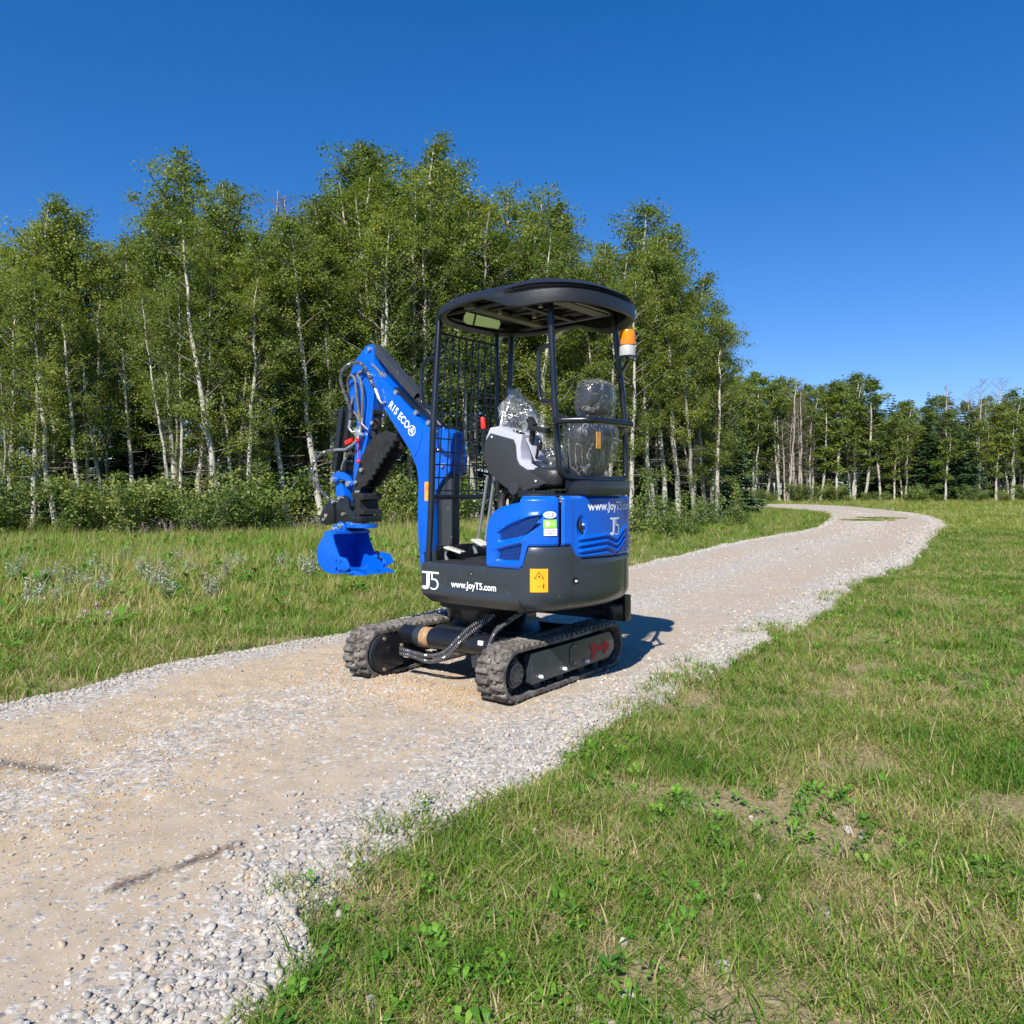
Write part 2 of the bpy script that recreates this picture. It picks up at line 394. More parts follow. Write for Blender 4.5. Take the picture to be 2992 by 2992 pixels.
g = G(); g.cyl((0, 0, .44), (0, 0, .5), .31, 40); ugeo('slew_ring', g, M_matte, .004)
def hose(name, pts, r, m, rib=0, parent=EX, n=10, un=False):
    P = smooth_path(pts, n)
    o = G().tube(P, r if not rib else r*.8, 8).build(name, m if not rib else M_matte, parent)
    if rib and r < .02:      # steel spring wound round the hose
        L_ = [0.0]
        for a, b in zip(P, P[1:]): L_.append(L_[-1]+(b-a).length)
        pitch = r*1.15; n_ = int(L_[-1]/pitch*9); Q = []; j = 0; ref = None
        for k in range(n_+1):
            s = L_[-1]*k/n_
            while j < len(L_)-2 and L_[j+1] < s: j += 1
            t = (s-L_[j])/(L_[j+1]-L_[j]+1e-9); c = P[j].lerp(P[j+1], t); d = (P[j+1]-P[j]).normalized()
            ref = d.orthogonal() if ref is None else ref-d*ref.dot(d); ref.normalize(); b_ = d.cross(ref); a = 2*PI*k/9
            Q.append(c+(ref*math.cos(a)+b_*math.sin(a))*r)
        G().tube(Q, r*.24, 4).build('spring_sleeve', M_coil, o)
    return under(o) if un else o
for dz in (0, -.034):
    hose('travel_hose', [(-.36, .44, .18+dz*.8), (-.25, .43, .165+dz*.7), (-.12, .43, .16+dz), (.0, .42, .2+dz), (.09, .4, .29+dz), (.17, .36, .37+dz), (.24, .25, .42)], .0115, M_rod, .0055, un=True)
hose('travel_hose', [(.33, .44, .16), (.335, .43, .27), (.36, .4, .35), (.42, .36, .41), (.4, .2, .44)], .0105, M_rod, .0055, un=True)
hose('travel_hose', [(.3, .4, .2), (.31, .38, .3), (.35, .35, .38), (.4, .25, .43)], .011, M_matte, un=True)
# dozer blade behind the tracks
g = G(); P = [(.945, .245), (.955, .245), (.968, .25), (.975, .27), (.968, .34), (.94, .415), (.92, .41), (.945, .34), (.95, .27)]
P = [(-a-.02, z) for a, z in P]; g.prism(P, -.55, .49); g.v = [(v[1], v[0], v[2]) for v in g.v]
bl = ugeo('dozer_blade', g, M_black, .003)
g = G()
for x0 in (.3, -.3): g.box((x0-.03, -.97, .2), (x0+.03, -.3, .26))
g.build('blade_arm', M_black, bl, .006)
g = G()
Q = [(.40, .34), (.475, .33), (.492, .25), (.505, .4), (.5, .43), (.44, .437), (.41, .43)]
g.box((.33, -1.02, .25), (.36, -.93, .43)); g.box((.49, -1.02, .25), (.505, -.93, .43)); g.box((.36, -1.02, .405), (.49, -.93, .43)); g.box((.36, -1.02, .25), (.49, -.93, .375))
g.build('lashing_eye', M_black, bl, .003)

# ---- deck, counterweight, hood
G.flip = False
BL = .5
def half_perim():
    """left side forward to rear centre: list of (x,y)"""
    p = [(.1-.76*i/38, BL) for i in range(39)]
    c0, c1, c2 = Vector((-.66, .5)), Vector((-.80, .485)), Vector((-.853, .288))
    p += [tuple((1-t)**2*c0+2*t*(1-t)*c1+t*t*c2) for t in [k/16 for k in range(1, 17)]]
    a0 = math.atan2(.288, .853)
    p += [(-.895*math.cos(a0*(1-k/14)), .9*math.sin(a0*(1-k/14))) for k in range(1, 15)]
    return p
HP = half_perim(); PER = HP+[(x, -y) for x, y in HP[-2::-1]]
ARC = [0.0]
for a, b in zip(PER, PER[1:]): ARC.append(ARC[-1]+math.dist(a, b))
def per(s, off=0.0):
    """point at arc length s round the body, pushed out by off"""
    s = min(max(s, 0), ARC[-1]-1e-6); j = int(np.searchsorted(ARC, s, side='right'))-1; j = min(max(j, 0), len(PER)-2)
    t = (s-ARC[j])/(ARC[j+1]-ARC[j]); x = PER[j][0]*(1-t)+PER[j+1][0]*t; y = PER[j][1]*(1-t)+PER[j+1][1]*t
    d0 = Vector(PER[j+1])-Vector(PER[j]); k = min(j+1, len(PER)-2) if t > .5 else max(j-1, 0)
    d1 = Vector(PER[k+1])-Vector(PER[k]); w = abs(t-.5); d = (d0.normalized()*(1-w)+d1.normalized()*w).normalized()
    return Vector((x-d.y*off, y+d.x*off))
# travelling along +s goes backwards (-x) on the left side: outward normal is (-dy, dx)->(0,-1)? checked below
SGN = 1 if per(.2, .1).y > BL else -1
def surf(s, z, off=0.0):
    p = per(s, off*SGN); return (p.x, p.y, z)
def s_of_x(x): return .1-x           # on the straight left side
def s_at_y(y):                       # on the rear, by y
    for i in range(45, len(PER)):
        if PER[i][1] <= y: 
            t = (PER[i-1][1]-y)/(PER[i-1][1]-PER[i][1]); return ARC[i-1]+t*(ARC[i]-ARC[i-1])
    return ARC[-1]
def ss(a, b, x):
    t = min(1, max(0, (x-a)/(b-a))); return t*t*(3-2*t)

S0 = s_of_x(-.655); S1 = ARC[-1]-S0
# counterweight: closed shell of rings
def cw_top(s):
    if s < s_of_x(-.668): return .745
    u = s-s_of_x(-.668); e = s_at_y(.285)-s_of_x(-.668)
    up = .745+.115*ss(0, .045, u); 
    dn = ss(e-.075+.09, e+.09, u)
    return up*(1-dn)+.785*dn if s < ARC[-1]/2 else .785
g = G(); n = 110; rows = []
zs = [(.497, .10), (.505, .06), (.525, .028), (.552, .008), (.58, 0)]
for z, off in zs: rows.append([surf(S0+(S1-S0)*i/n, z, -off) for i in range(n+1)])
for k in range(1, 9): rows.append([surf(S0+(S1-S0)*i/n, .58+(cw_top(S0+(S1-S0)*i/n)-.008-.58)*k/8, 0) for i in range(n+1)])
rows.append([surf(S0+(S1-S0)*i/n, cw_top(S0+(S1-S0)*i/n), -.006) for i in range(n+1)])
rows.append([surf(S0+(S1-S0)*i/n, cw_top(S0+(S1-S0)*i/n), -.05) for i in range(n+1)])
g.grid(rows); g.add([p for p in rows[0]], [tuple(range(n, -1, -1))]); g.add([p for p in rows[-1]], [tuple(range(n+1))])
cw = g.build('counterweight', M_grey, EX, label='dark grey rounded rear counterweight')
def ring_on(s, z, r, m, name, parent, depth=.012, fill=None):
    c = Vector(surf(s, z, 0)); o = (Vector(surf(s, z, .1))-c).normalized()
    return G().cyl(c-o*.02, c+o*.002, r, 28).build(name, m, parent)
ring_on(s_at_y(.262), .671, .0215, M_dark, 'hoist_hole', cw)
c = Vector(surf(s_at_y(.25), .666, .0)); G().ball(c, (.012, .012, .009)).build('hoist_pin', M_zinc, cw)

# front side skirt
g = G(); zr = [(.499, -.05), (.52, -.03), (.545, -.006), (.56, 0), (.725, 0), (.735, -.004), (.737, -.012)]
xs = [.1-.755*i/60 for i in range(61)]
def groove(x, z):
    if -.6 < x < -.06:
        cx = min(max(x, -.565), -.095); d = math.hypot(x-cx, (z-.615)); return -.007*(1-ss(.024, .036, d)) if True else 0
    return 0
zz = [.56+.165*k/22 for k in range(23)]
rows = []
for z, off in zr[:4]: rows.append([(min(x, .1+off*.9), BL+off, z) for x in xs])
for z in zz[1:-1]: rows.append([(x, BL+groove(x, z), z) for x in xs])
for z, off in zr[4:]: rows.append([(min(x, .1+off), BL+off, z) for x in xs])
g.grid(rows)
m_ = len(rows)   # front face and bottom
fr = [(r[0][0], r[0][1], r[0][2]) for r in rows]; g.grid([fr, [(p[0], .0 if True else 0, p[2]) for p in fr]])
fb = [(r[-1][0], r[-1][1], r[-1][2]) for r in rows]; g.grid([fb, [(p[0], .0, p[2]) for p in fb]])
g.grid([[(p[0], p[1], p[2]) for p in rows[0]], [(p[0], -.45, .499) for p in rows[0]]])
sk = g.build('side_skirt', M_grey, EX, label='dark grey front deck skirt with white lettering')
g = G(); g.box((-.64, -.5, .5), (.09, .44, .733)); g.build('main_frame', M_black, EX, .008)
g = G(); g.box((-.66, -.5, .733), (.095, .485, .7375)); g.build('floor_plate', M_cover, EX, .001)
g = G(); g.box((-.38, .05, .7378), (.06, .46, .743)); g.build('floor_mat', M_matte, EX, .002)
c = (-.304, BL, .693); h = G().cyl((c[0], .49, c[2]), (c[0], .5015, c[2]), .011, 20).build('drain_hole', M_dark, sk)
G().ball((c[0], .5, c[2]-.002), (.006, .003, .006)).build('drain_pin', M_brass, sk)
side = lambda off: (lambda u, v: (-u, BL+off, v))
# lettering on the skirt (u runs backwards = to the right when seen from the left)
def place(geo, x, y, ang=0): 
    V, F = geo; c, s = math.cos(ang), math.sin(ang); return [(x+a*c-b*s, y+a*s+b*c) for a, b in V], F
def fit(s, w, h, bold=0, spacing=1):
    V, F = text_geo(s, 1, bold, 1, spacing); x1 = max(v[0] for v in V); y0 = min(v[1] for v in V); y1 = max(v[1] for v in V)
    return [(v[0]/x1*w, (v[1]-y0)/(y1-y0)*h) for v in V], F
def j5(x, y, w, h):
    bar = poly_geo([(x, y+h*.90), (x+w, y+h*.90), (x+w, y+h), (x, y+h)])
    J = [(.27,.9),(.46,.9),(.46,.3),(.43,.12),(.34,.03),(.2,0),(.06,.03),(.0,.1),(.02,.17),(.12,.2),(.2,.17),(.25,.22),(.27,.32)]
    S = [(.56,.9),(.64,.9),(.64,.62),(.8,.63),(.93,.54),(.99,.38),(.97,.2),(.87,.06),(.72,.01),(.56,.03),(.5,.1),(.52,.14),(.62,.09),(.74,.08),(.85,.15),(.9,.28),(.89,.42),(.82,.52),(.7,.555),(.56,.54)]
    f = lambda P: poly_geo([(x+a*w, y+b*h) for a, b in P])
    out = [bar, f(J), f(S)]
    return out
def tri(geo):
    """triangulate polygons"""
    V, F = geo; bm = bmesh.new(); vs = [bm.verts.new((a, b, 0)) for a, b in V]
    for q in F: bm.faces.new([vs[i] for i in q])
    bmesh.ops.triangulate(bm, faces=bm.faces[:]); bm.verts.index_update()
    r = [(v.co.x, v.co.y) for v in bm.verts], [tuple(v.index for v in f.verts) for f in bm.faces]; bm.free(); return r
# u = -x
on_surface('lettering', [tri(q) for q in j5(-.094, .577, .14, .108)], lambda u, v: (-u, BL+.0015, v), M_white, sk, 'white two character logo under a bar')
on_surface('lettering', [place(fit('www.JoyT5.com', .345, .052, .022, 1.0), .146, .592)], lambda u, v: (-u, BL+groove(-u, v)*0+.0015, v), M_white, sk, 'white web address lettering')

# blue hood, left side panel
HT = 1.138
SD = s_at_y(.352)         # seam between side panel and rear door
vent_up = [(.514,.892),(.514,.93),(.565,.962),(.64,.992),(.72,1.014),(.82,1.026),(.80,1.0),(.757,.963),(.70,.93),(.655,.917)]
vent_lo = [(.500,.785),(.505,.832),(.58,.852),(.662,.874),(.655,.83),(.642,.785)]
def inside(px, py, poly, grow=0):
    d = 1e9; ins = False; n = len(poly)
    for i in range(n):
        (x0, y0), (x1, y1) = poly[i], poly[(i+1) % n]
        if (y0 > py) != (y1 > py) and px < (x1-x0)*(py-y0)/(y1-y0)+x0: ins = not ins
        dx, dy = x1-x0, y1-y0; t = max(0, min(1, ((px-x0)*dx+(py-y0)*dy)/(dx*dx+dy*dy+1e-12)))
        d = min(d, math.hypot(px-x0-t*dx, py-y0-t*dy))
    return -d if ins else d
crease = [[(.482,.846),(.56,.868),(.694,.892)], [(.509,.944),(.6,.995),(.728,1.031),(.80,1.036)]]
def pdist(px, py, pl):
    d = 1e9
    for (x0, y0), (x1, y1) in zip(pl, pl[1:]):
        dx, dy = x1-x0, y1-y0; t = max(0, min(1, ((px-x0)*dx+(py-y0)*dy)/(dx*dx+dy*dy)))
        d = min(d, math.hypot(px-x0-t*dx, py-y0-t*dy))
    return d
def hood_relief(u, z):
    r = 0; u = u if u < .66 else .66+(u-.66)*1.28
    for v in (vent_up, vent_lo):
        d = inside(u, z, v); r -= .016*(1-ss(-.002, .012, d))
    for c_ in crease:
        r += .008*math.exp(-(pdist(u, z, c_)/.012)**2)
    return r
def hood_top(x): 
    pts = [(-.404, .80), (-.41, .93), (-.43, 1.01), (-.455, 1.055), (-.52, 1.08), (-.65, 1.107), (-.7, 1.125), (-.736, HT), (-2, HT)]
    for (x0, z0), (x1, z1) in zip(pts, pts[1:]):
        if x <= x0 and x >= x1: return z0+(z1-z0)*(x0-x)/(x0-x1)
    return .9
def hood_bot(s):
    return cw_top(s)+.006 if s > s_of_x(-.66) else .7405
g = G(); sa = s_of_x(-.404); ncol = 110; nrow = 78; rows = []
cols = []
for i in range(ncol+1):
    s = sa+(SD-.006-sa)*(i/ncol)**1.0; x = .1-s if s < .76 else -.8
    zt = hood_top(x); zb = hood_bot(s); col = []
    u = -x if s < .76 else s-.1
    for k in range(nrow+1):
        z = zb+(zt-zb)*k/nrow; e = ss(0, .03, zt-z); e2 = ss(0, .012, z-zb)
        off = -.028*(1-e)**2-.006*(1-e2)
        ed = ss(0, .02, s-sa); ed2 = ss(0, .016, SD-.006-s)
        off += -.02*(1-ed)**2-.014*(1-ed2)
        col.append(surf(s, z, off+hood_relief(u, z)*(1 if 1 else 0)))
    zt_ = zt; col.append(surf(s, zt+.001, -.08)); cols.append(col)
g.grid(cols)
g.grid([[p for p in cols[0]], [(p[0]-.0, p[1]-.12, p[2]) for p in cols[0]]])
hood = g.build('hood_side_panel', M_blue, EX, label='blue moulded side panel with two honeycomb vents')
for nm, v in (('vent_grille', [(a if a < .66 else .66+(a-.66)/1.28, b) for a, b in vent_up]), ('vent_grille', vent_lo)):
    back = G(); V, F = tri(poly_geo(v)); back.add([(-a, BL-.0145, b) for a, b in V], F); bk = back.build(nm, M_dark, hood)
    w = G(); st = .0088
    x0, x1 = min(p[0] for p in v), max(p[0] for p in v); z0, z1 = min(p[1] for p in v), max(p[1] for p in v)
    j = 0; z = z0
    while z < z1:
        i = 0; x = x0+(st/2 if j % 2 else 0)
        while x < x1:
            if inside(x, z, v) < -.002:
                q = [(x+.0052*math.cos(PI/3*k+PI/6), z+.0052*math.sin(PI/3*k+PI/6)) for k in range(6)]; p2 = [(x+.0042*math.cos(PI/3*k+PI/6), z+.0042*math.sin(PI/3*k+PI/6)) for k in range(6)]
                w.add([(-a, BL-.010, b) for a, b in q]+[(-a, BL-.0115, b) for a, b in p2], [(k, (k+1) % 6, 6+(k+1) % 6, 6+k) for k in range(6)])
            x += st
        z += st*.866; j += 1
    me = bpy.data.meshes.new('honeycomb_mesh'); me.from_pydata(w.v, [], w.f); me.materials.append(M_blue); link('honeycomb_mesh', me, bk)

# rear door with three wave ribs
waves = [[(.236,.851),(.1,.862),(-.0,.869),(-.119,.838),(-.245,.905),(-.36,.87),(-.45,.87)], [(.236,.817),(.1,.827),(.0,.834),(-.119,.804),(-.245,.868),(-.36,.835),(-.45,.835)], [(.236,.886),(.1,.896),(.0,.903),(-.119,.873),(-.245,.938),(-.36,.905),(-.45,.905)]]
def door_relief(y, z):
    r = 0
    for i, w_ in enumerate(waves[:3]):
        d = pdist(y, z, w_); 
        sg = 1
        # dark groove under a raised rib
        zz_ = np.interp(-y, [-p[0] for p in w_], [p[1] for p in w_]); dz = z-zz_
        fade = ss(.262, .23, y) if False else (1-ss(.215, .245, y))
        r += fade*(.009*math.exp(-((dz-.012)/.0085)**2)-.007*math.exp(-((dz+.004)/.006)**2))
    d = math.hypot((y-.215)/.03, (z-.97)/.055); r -= .018*(1-ss(.5, 1.25, d))
    return r
g = G(); cols = []; sb = ARC[-1]-s_of_x(-.66); ncol = 150; nrow = 84
for i in range(ncol+1):
    s = SD+.004+(sb-SD-.004)*i/ncol; p = per(s); zb = .792; zt = HT; col = []
    if s < s_at_y(.235): zb = .792+.075*(1-ss(s_at_y(.30), s_at_y(.235), s))
    for k in range(nrow+1):
        z = zb+(zt-zb)*k/nrow; e = ss(0, .02, zt-z); e2 = ss(0, .012, z-zb); e3 = ss(0, .014, s-SD-.004)
        off = .004-.016*(1-e)**2-.008*(1-e2)-.012*(1-e3)
        col.append(surf(s, z, off+door_relief(p.y, z)))
    col.append(surf(s, zt+.001, -.08)); cols.append(col)
g.grid(cols)
door = g.build('rear_door', M_blue, EX, label='blue rear door with wave ribs')
def rear(off):
    def f(u, v):   # u = -y : to the right seen from behind
        s = s_at_y(-u); return surf(s, v, off)
    return f
on_surface('lettering', [place(fit('www.JoyT5.com', .52, .066, .022, 1.0), -.172, 1.040)], rear(.0062), M_white, door, 'white web address lettering', cut=.012)
on_surface('lettering', [tri(q) for q in j5(.035, .908, .12, .104)], rear(.0062), M_white, door, 'white two character logo under a bar', cut=.012)
c = Vector(surf(s_at_y(.215), .97, -.008))
lk = G().ball(c, (.012, .014, .03)).ball(c+Vector((-.006, -.008, -.028)), (.008, .01, .022)).build('door_lock', M_dark, door)
G().cyl(c+Vector((-.012, -.004, .008)), c+Vector((-.022, -.008, .008)), .008, 12).build('key_cylinder', M_zinc, lk)
# inner filling between the shells, then the black top plate
g = G(); g.box((-.62, -.46, .74), (-.43, .46, 1.04)); g.box((-.78, -.34, .76), (-.6, .34, 1.1)); g.build('engine_bay', M_dark, EX, .01)
g = G(); top = [surf(ARC[-1]/2+(t-.5)*(ARC[-1]-2*s_of_x(-.62)), 0, -.035) for t in [k/60 for k in range(61)]]
TP = [(p[0], p[1]) for p in top]
for z0, z1 in ((HT-.008, HT+.012),):
    g.add([(x, y, z0) for x, y in TP]+[(x, y, z1) for x, y in TP], [tuple(range(60, -1, -1)), tuple(range(61, 122))]+[(i, (i+1) % 61, 61+(i+1) % 61, 61+i) for i in range(61)])
g.build('hood_top_plate', M_black, EX, .004)
# right hand hood side
g = G(); g.grid([[(-.404-.3*i/12, -.495, .74) for i in range(13)], [(-.404-.3*i/12, -.497, 1.0) for i in range(13)], [(-.43-.27*i/12, -.48, 1.1) for i in range(13)], [(-.45-.25*i/12, -.4, 1.12) for i in range(13)]]); g.build('hood_right_panel', M_blue, EX)

# stickers round the left rear corner
def cor(u0, s0):
    return lambda u, v: surf(s0+u, v, .0065)
sC = s_of_x(-.81)   # near the corner
def oval(cx, cy, rx, ry, n=28): return poly_geo([(cx+rx*math.cos(2*PI*k/n), cy+ry*math.sin(2*PI*k/n)) for k in range(n)])
def rect(x0, y0, x1, y1): return poly_geo([(x0, y0), (x1, y0), (x1, y1), (x0, y1)])
def srange(u0, u1, z):   # arc position of the sticker column
    return
sS = s_at_y(.455)+.012       # left end of stickers
w_ = .073
on_surface('sticker', [oval(.042, 1.036, .037, .019)], cor(0, sS), M_white, hood, 'white oval CE sticker', cut=.01)
on_surface('lettering', [place(fit('CE', .044, .018, -.005, 1.25), .021, 1.027)], lambda u, v: surf(sS+u, v, .0078), M_ink, hood)
on_surface('sticker', [rect(.006, .966, .08, 1.01)], cor(0, sS), M_green, hood, 'green sticker with a white symbol', cut=.01)
on_surface('sticker_mark', [oval(.028, .988, .012, .014), rect(.045, .984, .07, .9865), rect(.045, .992, .066, .9935)], lambda u, v: surf(sS+u, v, .0078), M_white, hood)
on_surface('lettering', [place(fit('b', .009, .015, .02), .0235, .981)], lambda u, v: surf(sS+u, v, .009), M_green, hood)
on_surface('sticker', [rect(.008, .923, .083, .962)], cor(0, sS), M_white, hood, 'white emission sticker with black print', cut=.01)
on_surface('lettering', [place(fit('Tier 4', .042, .011, 0), .022, .945), place(fit('Stage V', .05, .011, 0), .02, .929)], lambda u, v: surf(sS+u, v, .0078), M_ink, hood)
def warn(fn0, fn1, parent, w, h, x=0, y=0):
    on_surface('warning_sticker', [rect(x, y, x+w, y+h)], fn0, M_orange, parent, 'orange warning sticker with a black triangle', cut=w/6)
    t = [(x+.2*w, y+.56*h), (x+.8*w, y+.56*h), (x+.5*w, y+.88*h)]; i = [(x+.27*w, y+.585*h), (x+.73*w, y+.585*h), (x+.5*w, y+.83*h)]
    V = t+i; F = [(0, 1, 4, 3), (1, 2, 5, 4), (2, 0, 3, 5)]
    fig = [rect(x+.72*w, y+.16*h, x+.78*w, y+.34*h), oval(x+.75*w, y+.37*h, .03*w, .016*h, 10), rect(x+.69*w, y+.26*h, x+.81*w, y+.275*h)]
    arr = [rect(x+.45*w, y+.245*h, x+.6*w, y+.255*h), poly_geo([(x+.4*w, y+.25*h), (x+.46*w, y+.235*h), (x+.46*w, y+.265*h)]), poly_geo([(x+.65*w, y+.25*h), (x+.59*w, y+.265*h), (x+.59*w, y+.235*h)])]
    ex = [oval(x+.5*w, y+.68*h, .05*w, .035*h, 12), rect(x+.44*w, y+.62*h, x+.58*w, y+.63*h)]
    on_surface('sticker_mark', [(V, F)]+fig+arr+ex, fn1, M_ink, parent)
sW = s_of_x(-.72)
warn(lambda u, v: surf(sW+u, v, .002), lambda u, v: surf(sW+u, v, .0032), cw, .098, .127, 0, .617)

# ---- ROPS frame and canopy
def pipe(name, pts, r, parent=EX, m=M_black, rad=.06, n=10): return G().tube(round_path(pts, rad), r, n).build(name, m, parent)
ZT = 2.275
FL, FR, RL, RR = (.142, .30), (.105, -.375), (-.73, .31), (-.745, -.31)
pipe('front_left_post', [(.11, .428, .74), (.115, .40, 1.1), (.12, .385, 1.5), (.142, .30, ZT)], .0205, rad=.3)
pipe('front_right_post', [(.12, -.42, .74), (.13, -.36, 1.6), (.105, -.375, ZT)], .0205, rad=.3)
pipe('rear_frame_loop', [(-.722, .31, ZT), (-.757, .31, 1.62), (-.785, .30, 1.245), (-.80, .15, 1.236), (-.80, -.30, 1.236), (-.80, -.375, 1.245), (-.80, -.37, 1.6), (-.75, -.31, ZT)], .0185, rad=.14)
pipe('roof_frame', [(-.4, .31, ZT), (.142, .30, ZT), (.105, -.375, ZT), (-.745, -.33, ZT), (-.725, .31, ZT), (-.4, .31, ZT)], .018, rad=.05)
pipe('rear_guard_bar', [(-.77, .315, 1.548), (-.84, .43, 1.545), (-1.02, .34, 1.545), (-1.037, -.04, 1.545)], .0185, rad=.05)
pipe('guard_bar_bracket', [(-.79, -.36, 1.52), (-.9, -.2, 1.525), (-1.02, -.03, 1.535)], .012)
pipe('front_grab_handle', [(.13, .335, 2.0), (.235, .335, 2.0), (.268, .335, 1.93), (.27, .335, 1.72), (.2, .35, 1.69), (.12, .37, 1.685)], .012, rad=.04)
pipe('rear_grab_handle', [(-.735, .31, 1.976), (-.65, .31, 1.978), (-.642, .31, 1.9), (-.646, .31, 1.72), (-.66, .31, 1.67), (-.75, .31, 1.665)], .0125, rad=.04)
pipe('front_cross_bar', [(.115, .40, 1.13), (.12, -.37, 1.13)], .016)
# mesh guard: every wire its own piece
gp = empty('mesh_guard', (0, 0, 0), 0, EX)
def fy(z): return .40-(z-1.1)*.088          # left post y by height
gr = -.25
G().tube([(.128, gr, 1.13), (.132, gr+.0, 1.7), (.138, gr, ZT-.02)], .014, 8).build('guard_frame', M_black, gp)
G().tube([(.138, .30, 2.155), (.138, gr, 2.155)], .010, 8).build('guard_frame', M_black, gp)
wire = lambda a, b: G().tube([a, b], .0048, 5).build('wire', M_black, gp)
for k in range(12):
    z = 1.17+.0815*k; wire((.138, fy(z), z), (.138, gr, z))
for k in range(1, 9):
    t = k/9; wire((.132, fy(1.13)*(1-t)+gr*t, 1.13), (.134, fy(2.15)*(1-t)+gr*t, 2.155))
# canopy
g = G(); n = 96
def sq(th, ax_, ay, e=3.0):
    c, s = math.cos(th), math.sin(th); return ax_*math.copysign(abs(c)**(2/e), c), ay*math.copysign(abs(s)**(2/e), s)
def canopy_pt(th, sc, z, wave=0):
    x, y = sq(th, .585, .5, 2.7); x0 = -.385
    X = x0+x*sc; Y = y*sc
    if abs(y) > .3:
        wgt = ss(.3, .48, abs(y)); Z = z+wave*wgt*(.045*math.exp(-((X+.12)/.22)**2)+.03*math.exp(-((X+.82)/.15)**2)+.0)
    else: Z = z
    if X > -.1: Z += wave*.02*ss(-.1, .15, X)
    return X, Y, Z
def gro(x, k):   # ridges only on the rear half
    return ss(-.45, -.62, x) if False else ss(0, 1, (-.47-x)/.16)
rows = []
def zlow(x, y):      # lower rim of the canopy: arched over the door, dipping behind it
    s = np.interp(x, [-.97, -.85, -.74, -.657, -.56, -.47, -.377, -.25, -.1, .1, .2], [2.188, 2.192, 2.182, 2.174, 2.188, 2.226, 2.256, 2.25, 2.238, 2.228, 2.22])
    w = ss(.2, .45, abs(y)); return float(s)*w+(2.192 if x < -.4 else 2.225)*(1-w)
ZS = 2.288
prof = [(.915, .30), (.96, .06), (.985, 0), (1.0, .05), (1.007, .3), (1.004, .62), ('g', .74), (.995, .86), ('h', .95), (.975, 1.02), (.94, 'd', 2.305), (.87, 'd', 2.325), (.75, 'd', 2.345), (.55, 'd', 2.362), (.3, 'd', 2.372), (.02, 'd', 2.375)]
for q_ in prof:
    row = []; sc = q_[0]
    for k in range(n):
        th = 2*PI*k/n; s_ = {'g': .999, 'h': .985}.get(sc, sc); x, y, _ = canopy_pt(th, s_, 0, 0)
        if sc in ('g', 'h'): x, y, _ = canopy_pt(th, s_-.034*gro(x, 0), 0, 0)
        xb, yb, _ = canopy_pt(th, 1, 0, 0); zl = zlow(xb, yb)
        if len(q_) == 2: z = zl+(ZS-zl)*q_[1]
        else: z = q_[2]+.012*ss(-.3, -.7, x)*0
        if len(q_) == 2 and q_[1] > .5 or len(q_) == 3: z += .014*ss(-.5, -.75, xb)-.006*ss(-.1, .2, xb)
        row.append((x, y, z))
    rows.append(row+[row[0]])
g.grid(rows); g.add([p for p in rows[-1][:-1]], [tuple(range(n))])
can = g.build('canopy_roof', M_canopy, EX, label='black moulded plastic canopy with two ridges at the rear')
g = G(); inner = [canopy_pt(2*PI*k/n, .93, 2.30, 0) for k in range(n)]; g.add(inner, [tuple(range(n-1, -1, -1))])
g.grid([inner+[inner[0]], [(x, y, z) for x, y, z in rows[0]]])
un = g.build('roof_lining', M_under, can)
for x, w in ((-.152, .035), (-.656, .045), (-.42, .02)):
    G().box((x-w, -.36, 2.262), (x+w, .36, 2.289)).build('roof_beam', M_beam if w > .03 else M_under, can, .003)
for y in (.0, -.2, .2): G().box((-.65, y-.012, 2.27), (-.15, y+.012, 2.288)).build('roof_beam', M_under, can, .003)
for x, y in ((-.2, .12), (-.3, -.1), (-.5, .1)): G().cyl((x, y, 2.288), (x, y, 2.262), .014, 12).build('bolt', M_zinc, can)
# mirror hanging below the front of the roof
g = G(); mp = [(-.2, 2.235), (-.155, 2.222), (.15, 2.24), (.16, 2.28), (.14, 2.3), (-.19, 2.298), (-.205, 2.27)]
g.prism([(p[0], p[1]-2.262) for p in mp], 0, .012); g.v = [(v[1], -v[0], v[2]) for v in g.v]
MX = g.build('mirror_housing', M_black, EX, .003); MX.location = (.03, 0, 2.262); MX.rotation_euler = (0, math.radians(-17), 0)
V, F = tri(poly_geo([(p[0]*.97, (p[1]-2.262)*.93) for p in mp])); gm = G(); gm.add([(-.001, -a, b) for a, b in V], F); gm.build('mirror_glass', M_mirror, MX)
G().box((-.003, .09, -.037), (0, .105, .036)).build('mirror_clip', M_black, MX)
G().tube([(.04, .1, 2.27), (.06, .12, 2.29), (.12, .12, 2.28)], .008, 8).build('mirror_arm', M_black, EX)
# amber beacon on the right rear post
bx, by = -.93, -.18
bc = G().cyl((bx, by, 1.962), (bx, by, 2.018), .048, 28).cyl((bx, by, 2.014), (bx, by, 2.028), .041, 28).build('beacon_base', M_beaconw, EX, .004, 'white base of the amber beacon')
g = G(); pr = [(.045, 2.028), (.047, 2.055), (.046, 2.09), (.04, 2.112), (.025, 2.118), (.008, 2.122)]
for (r0, z0), (r1, z1) in zip(pr, pr[1:]): g.cyl((bx, by, z0), (bx, by, z1), r0, 28, r1)
g.v = g.v; am = G()
rowsb = [[(bx+r*math.cos(2*PI*k/28)*(1+.02*(k % 2)), by+r*math.sin(2*PI*k/28)*(1+.02*(k % 2)), z) for k in range(29)] for r, z in pr]
am.grid(rowsb); am.add([p for p in rowsb[-1][:-1]], [tuple(range(28))]); bd = am.build('beacon_lens', M_amber, bc, label='orange translucent beacon lens')
G().cyl((bx, by, 2.028), (bx, by, 2.085), .017, 14).build('beacon_bulb', M_yellowtag, bc)
pipe('beacon_bracket', [(-.765, -.33, 1.87), (-.82, -.29, 1.885), (bx, by, 1.93), (bx, by, 1.955)], .011, rad=.03)
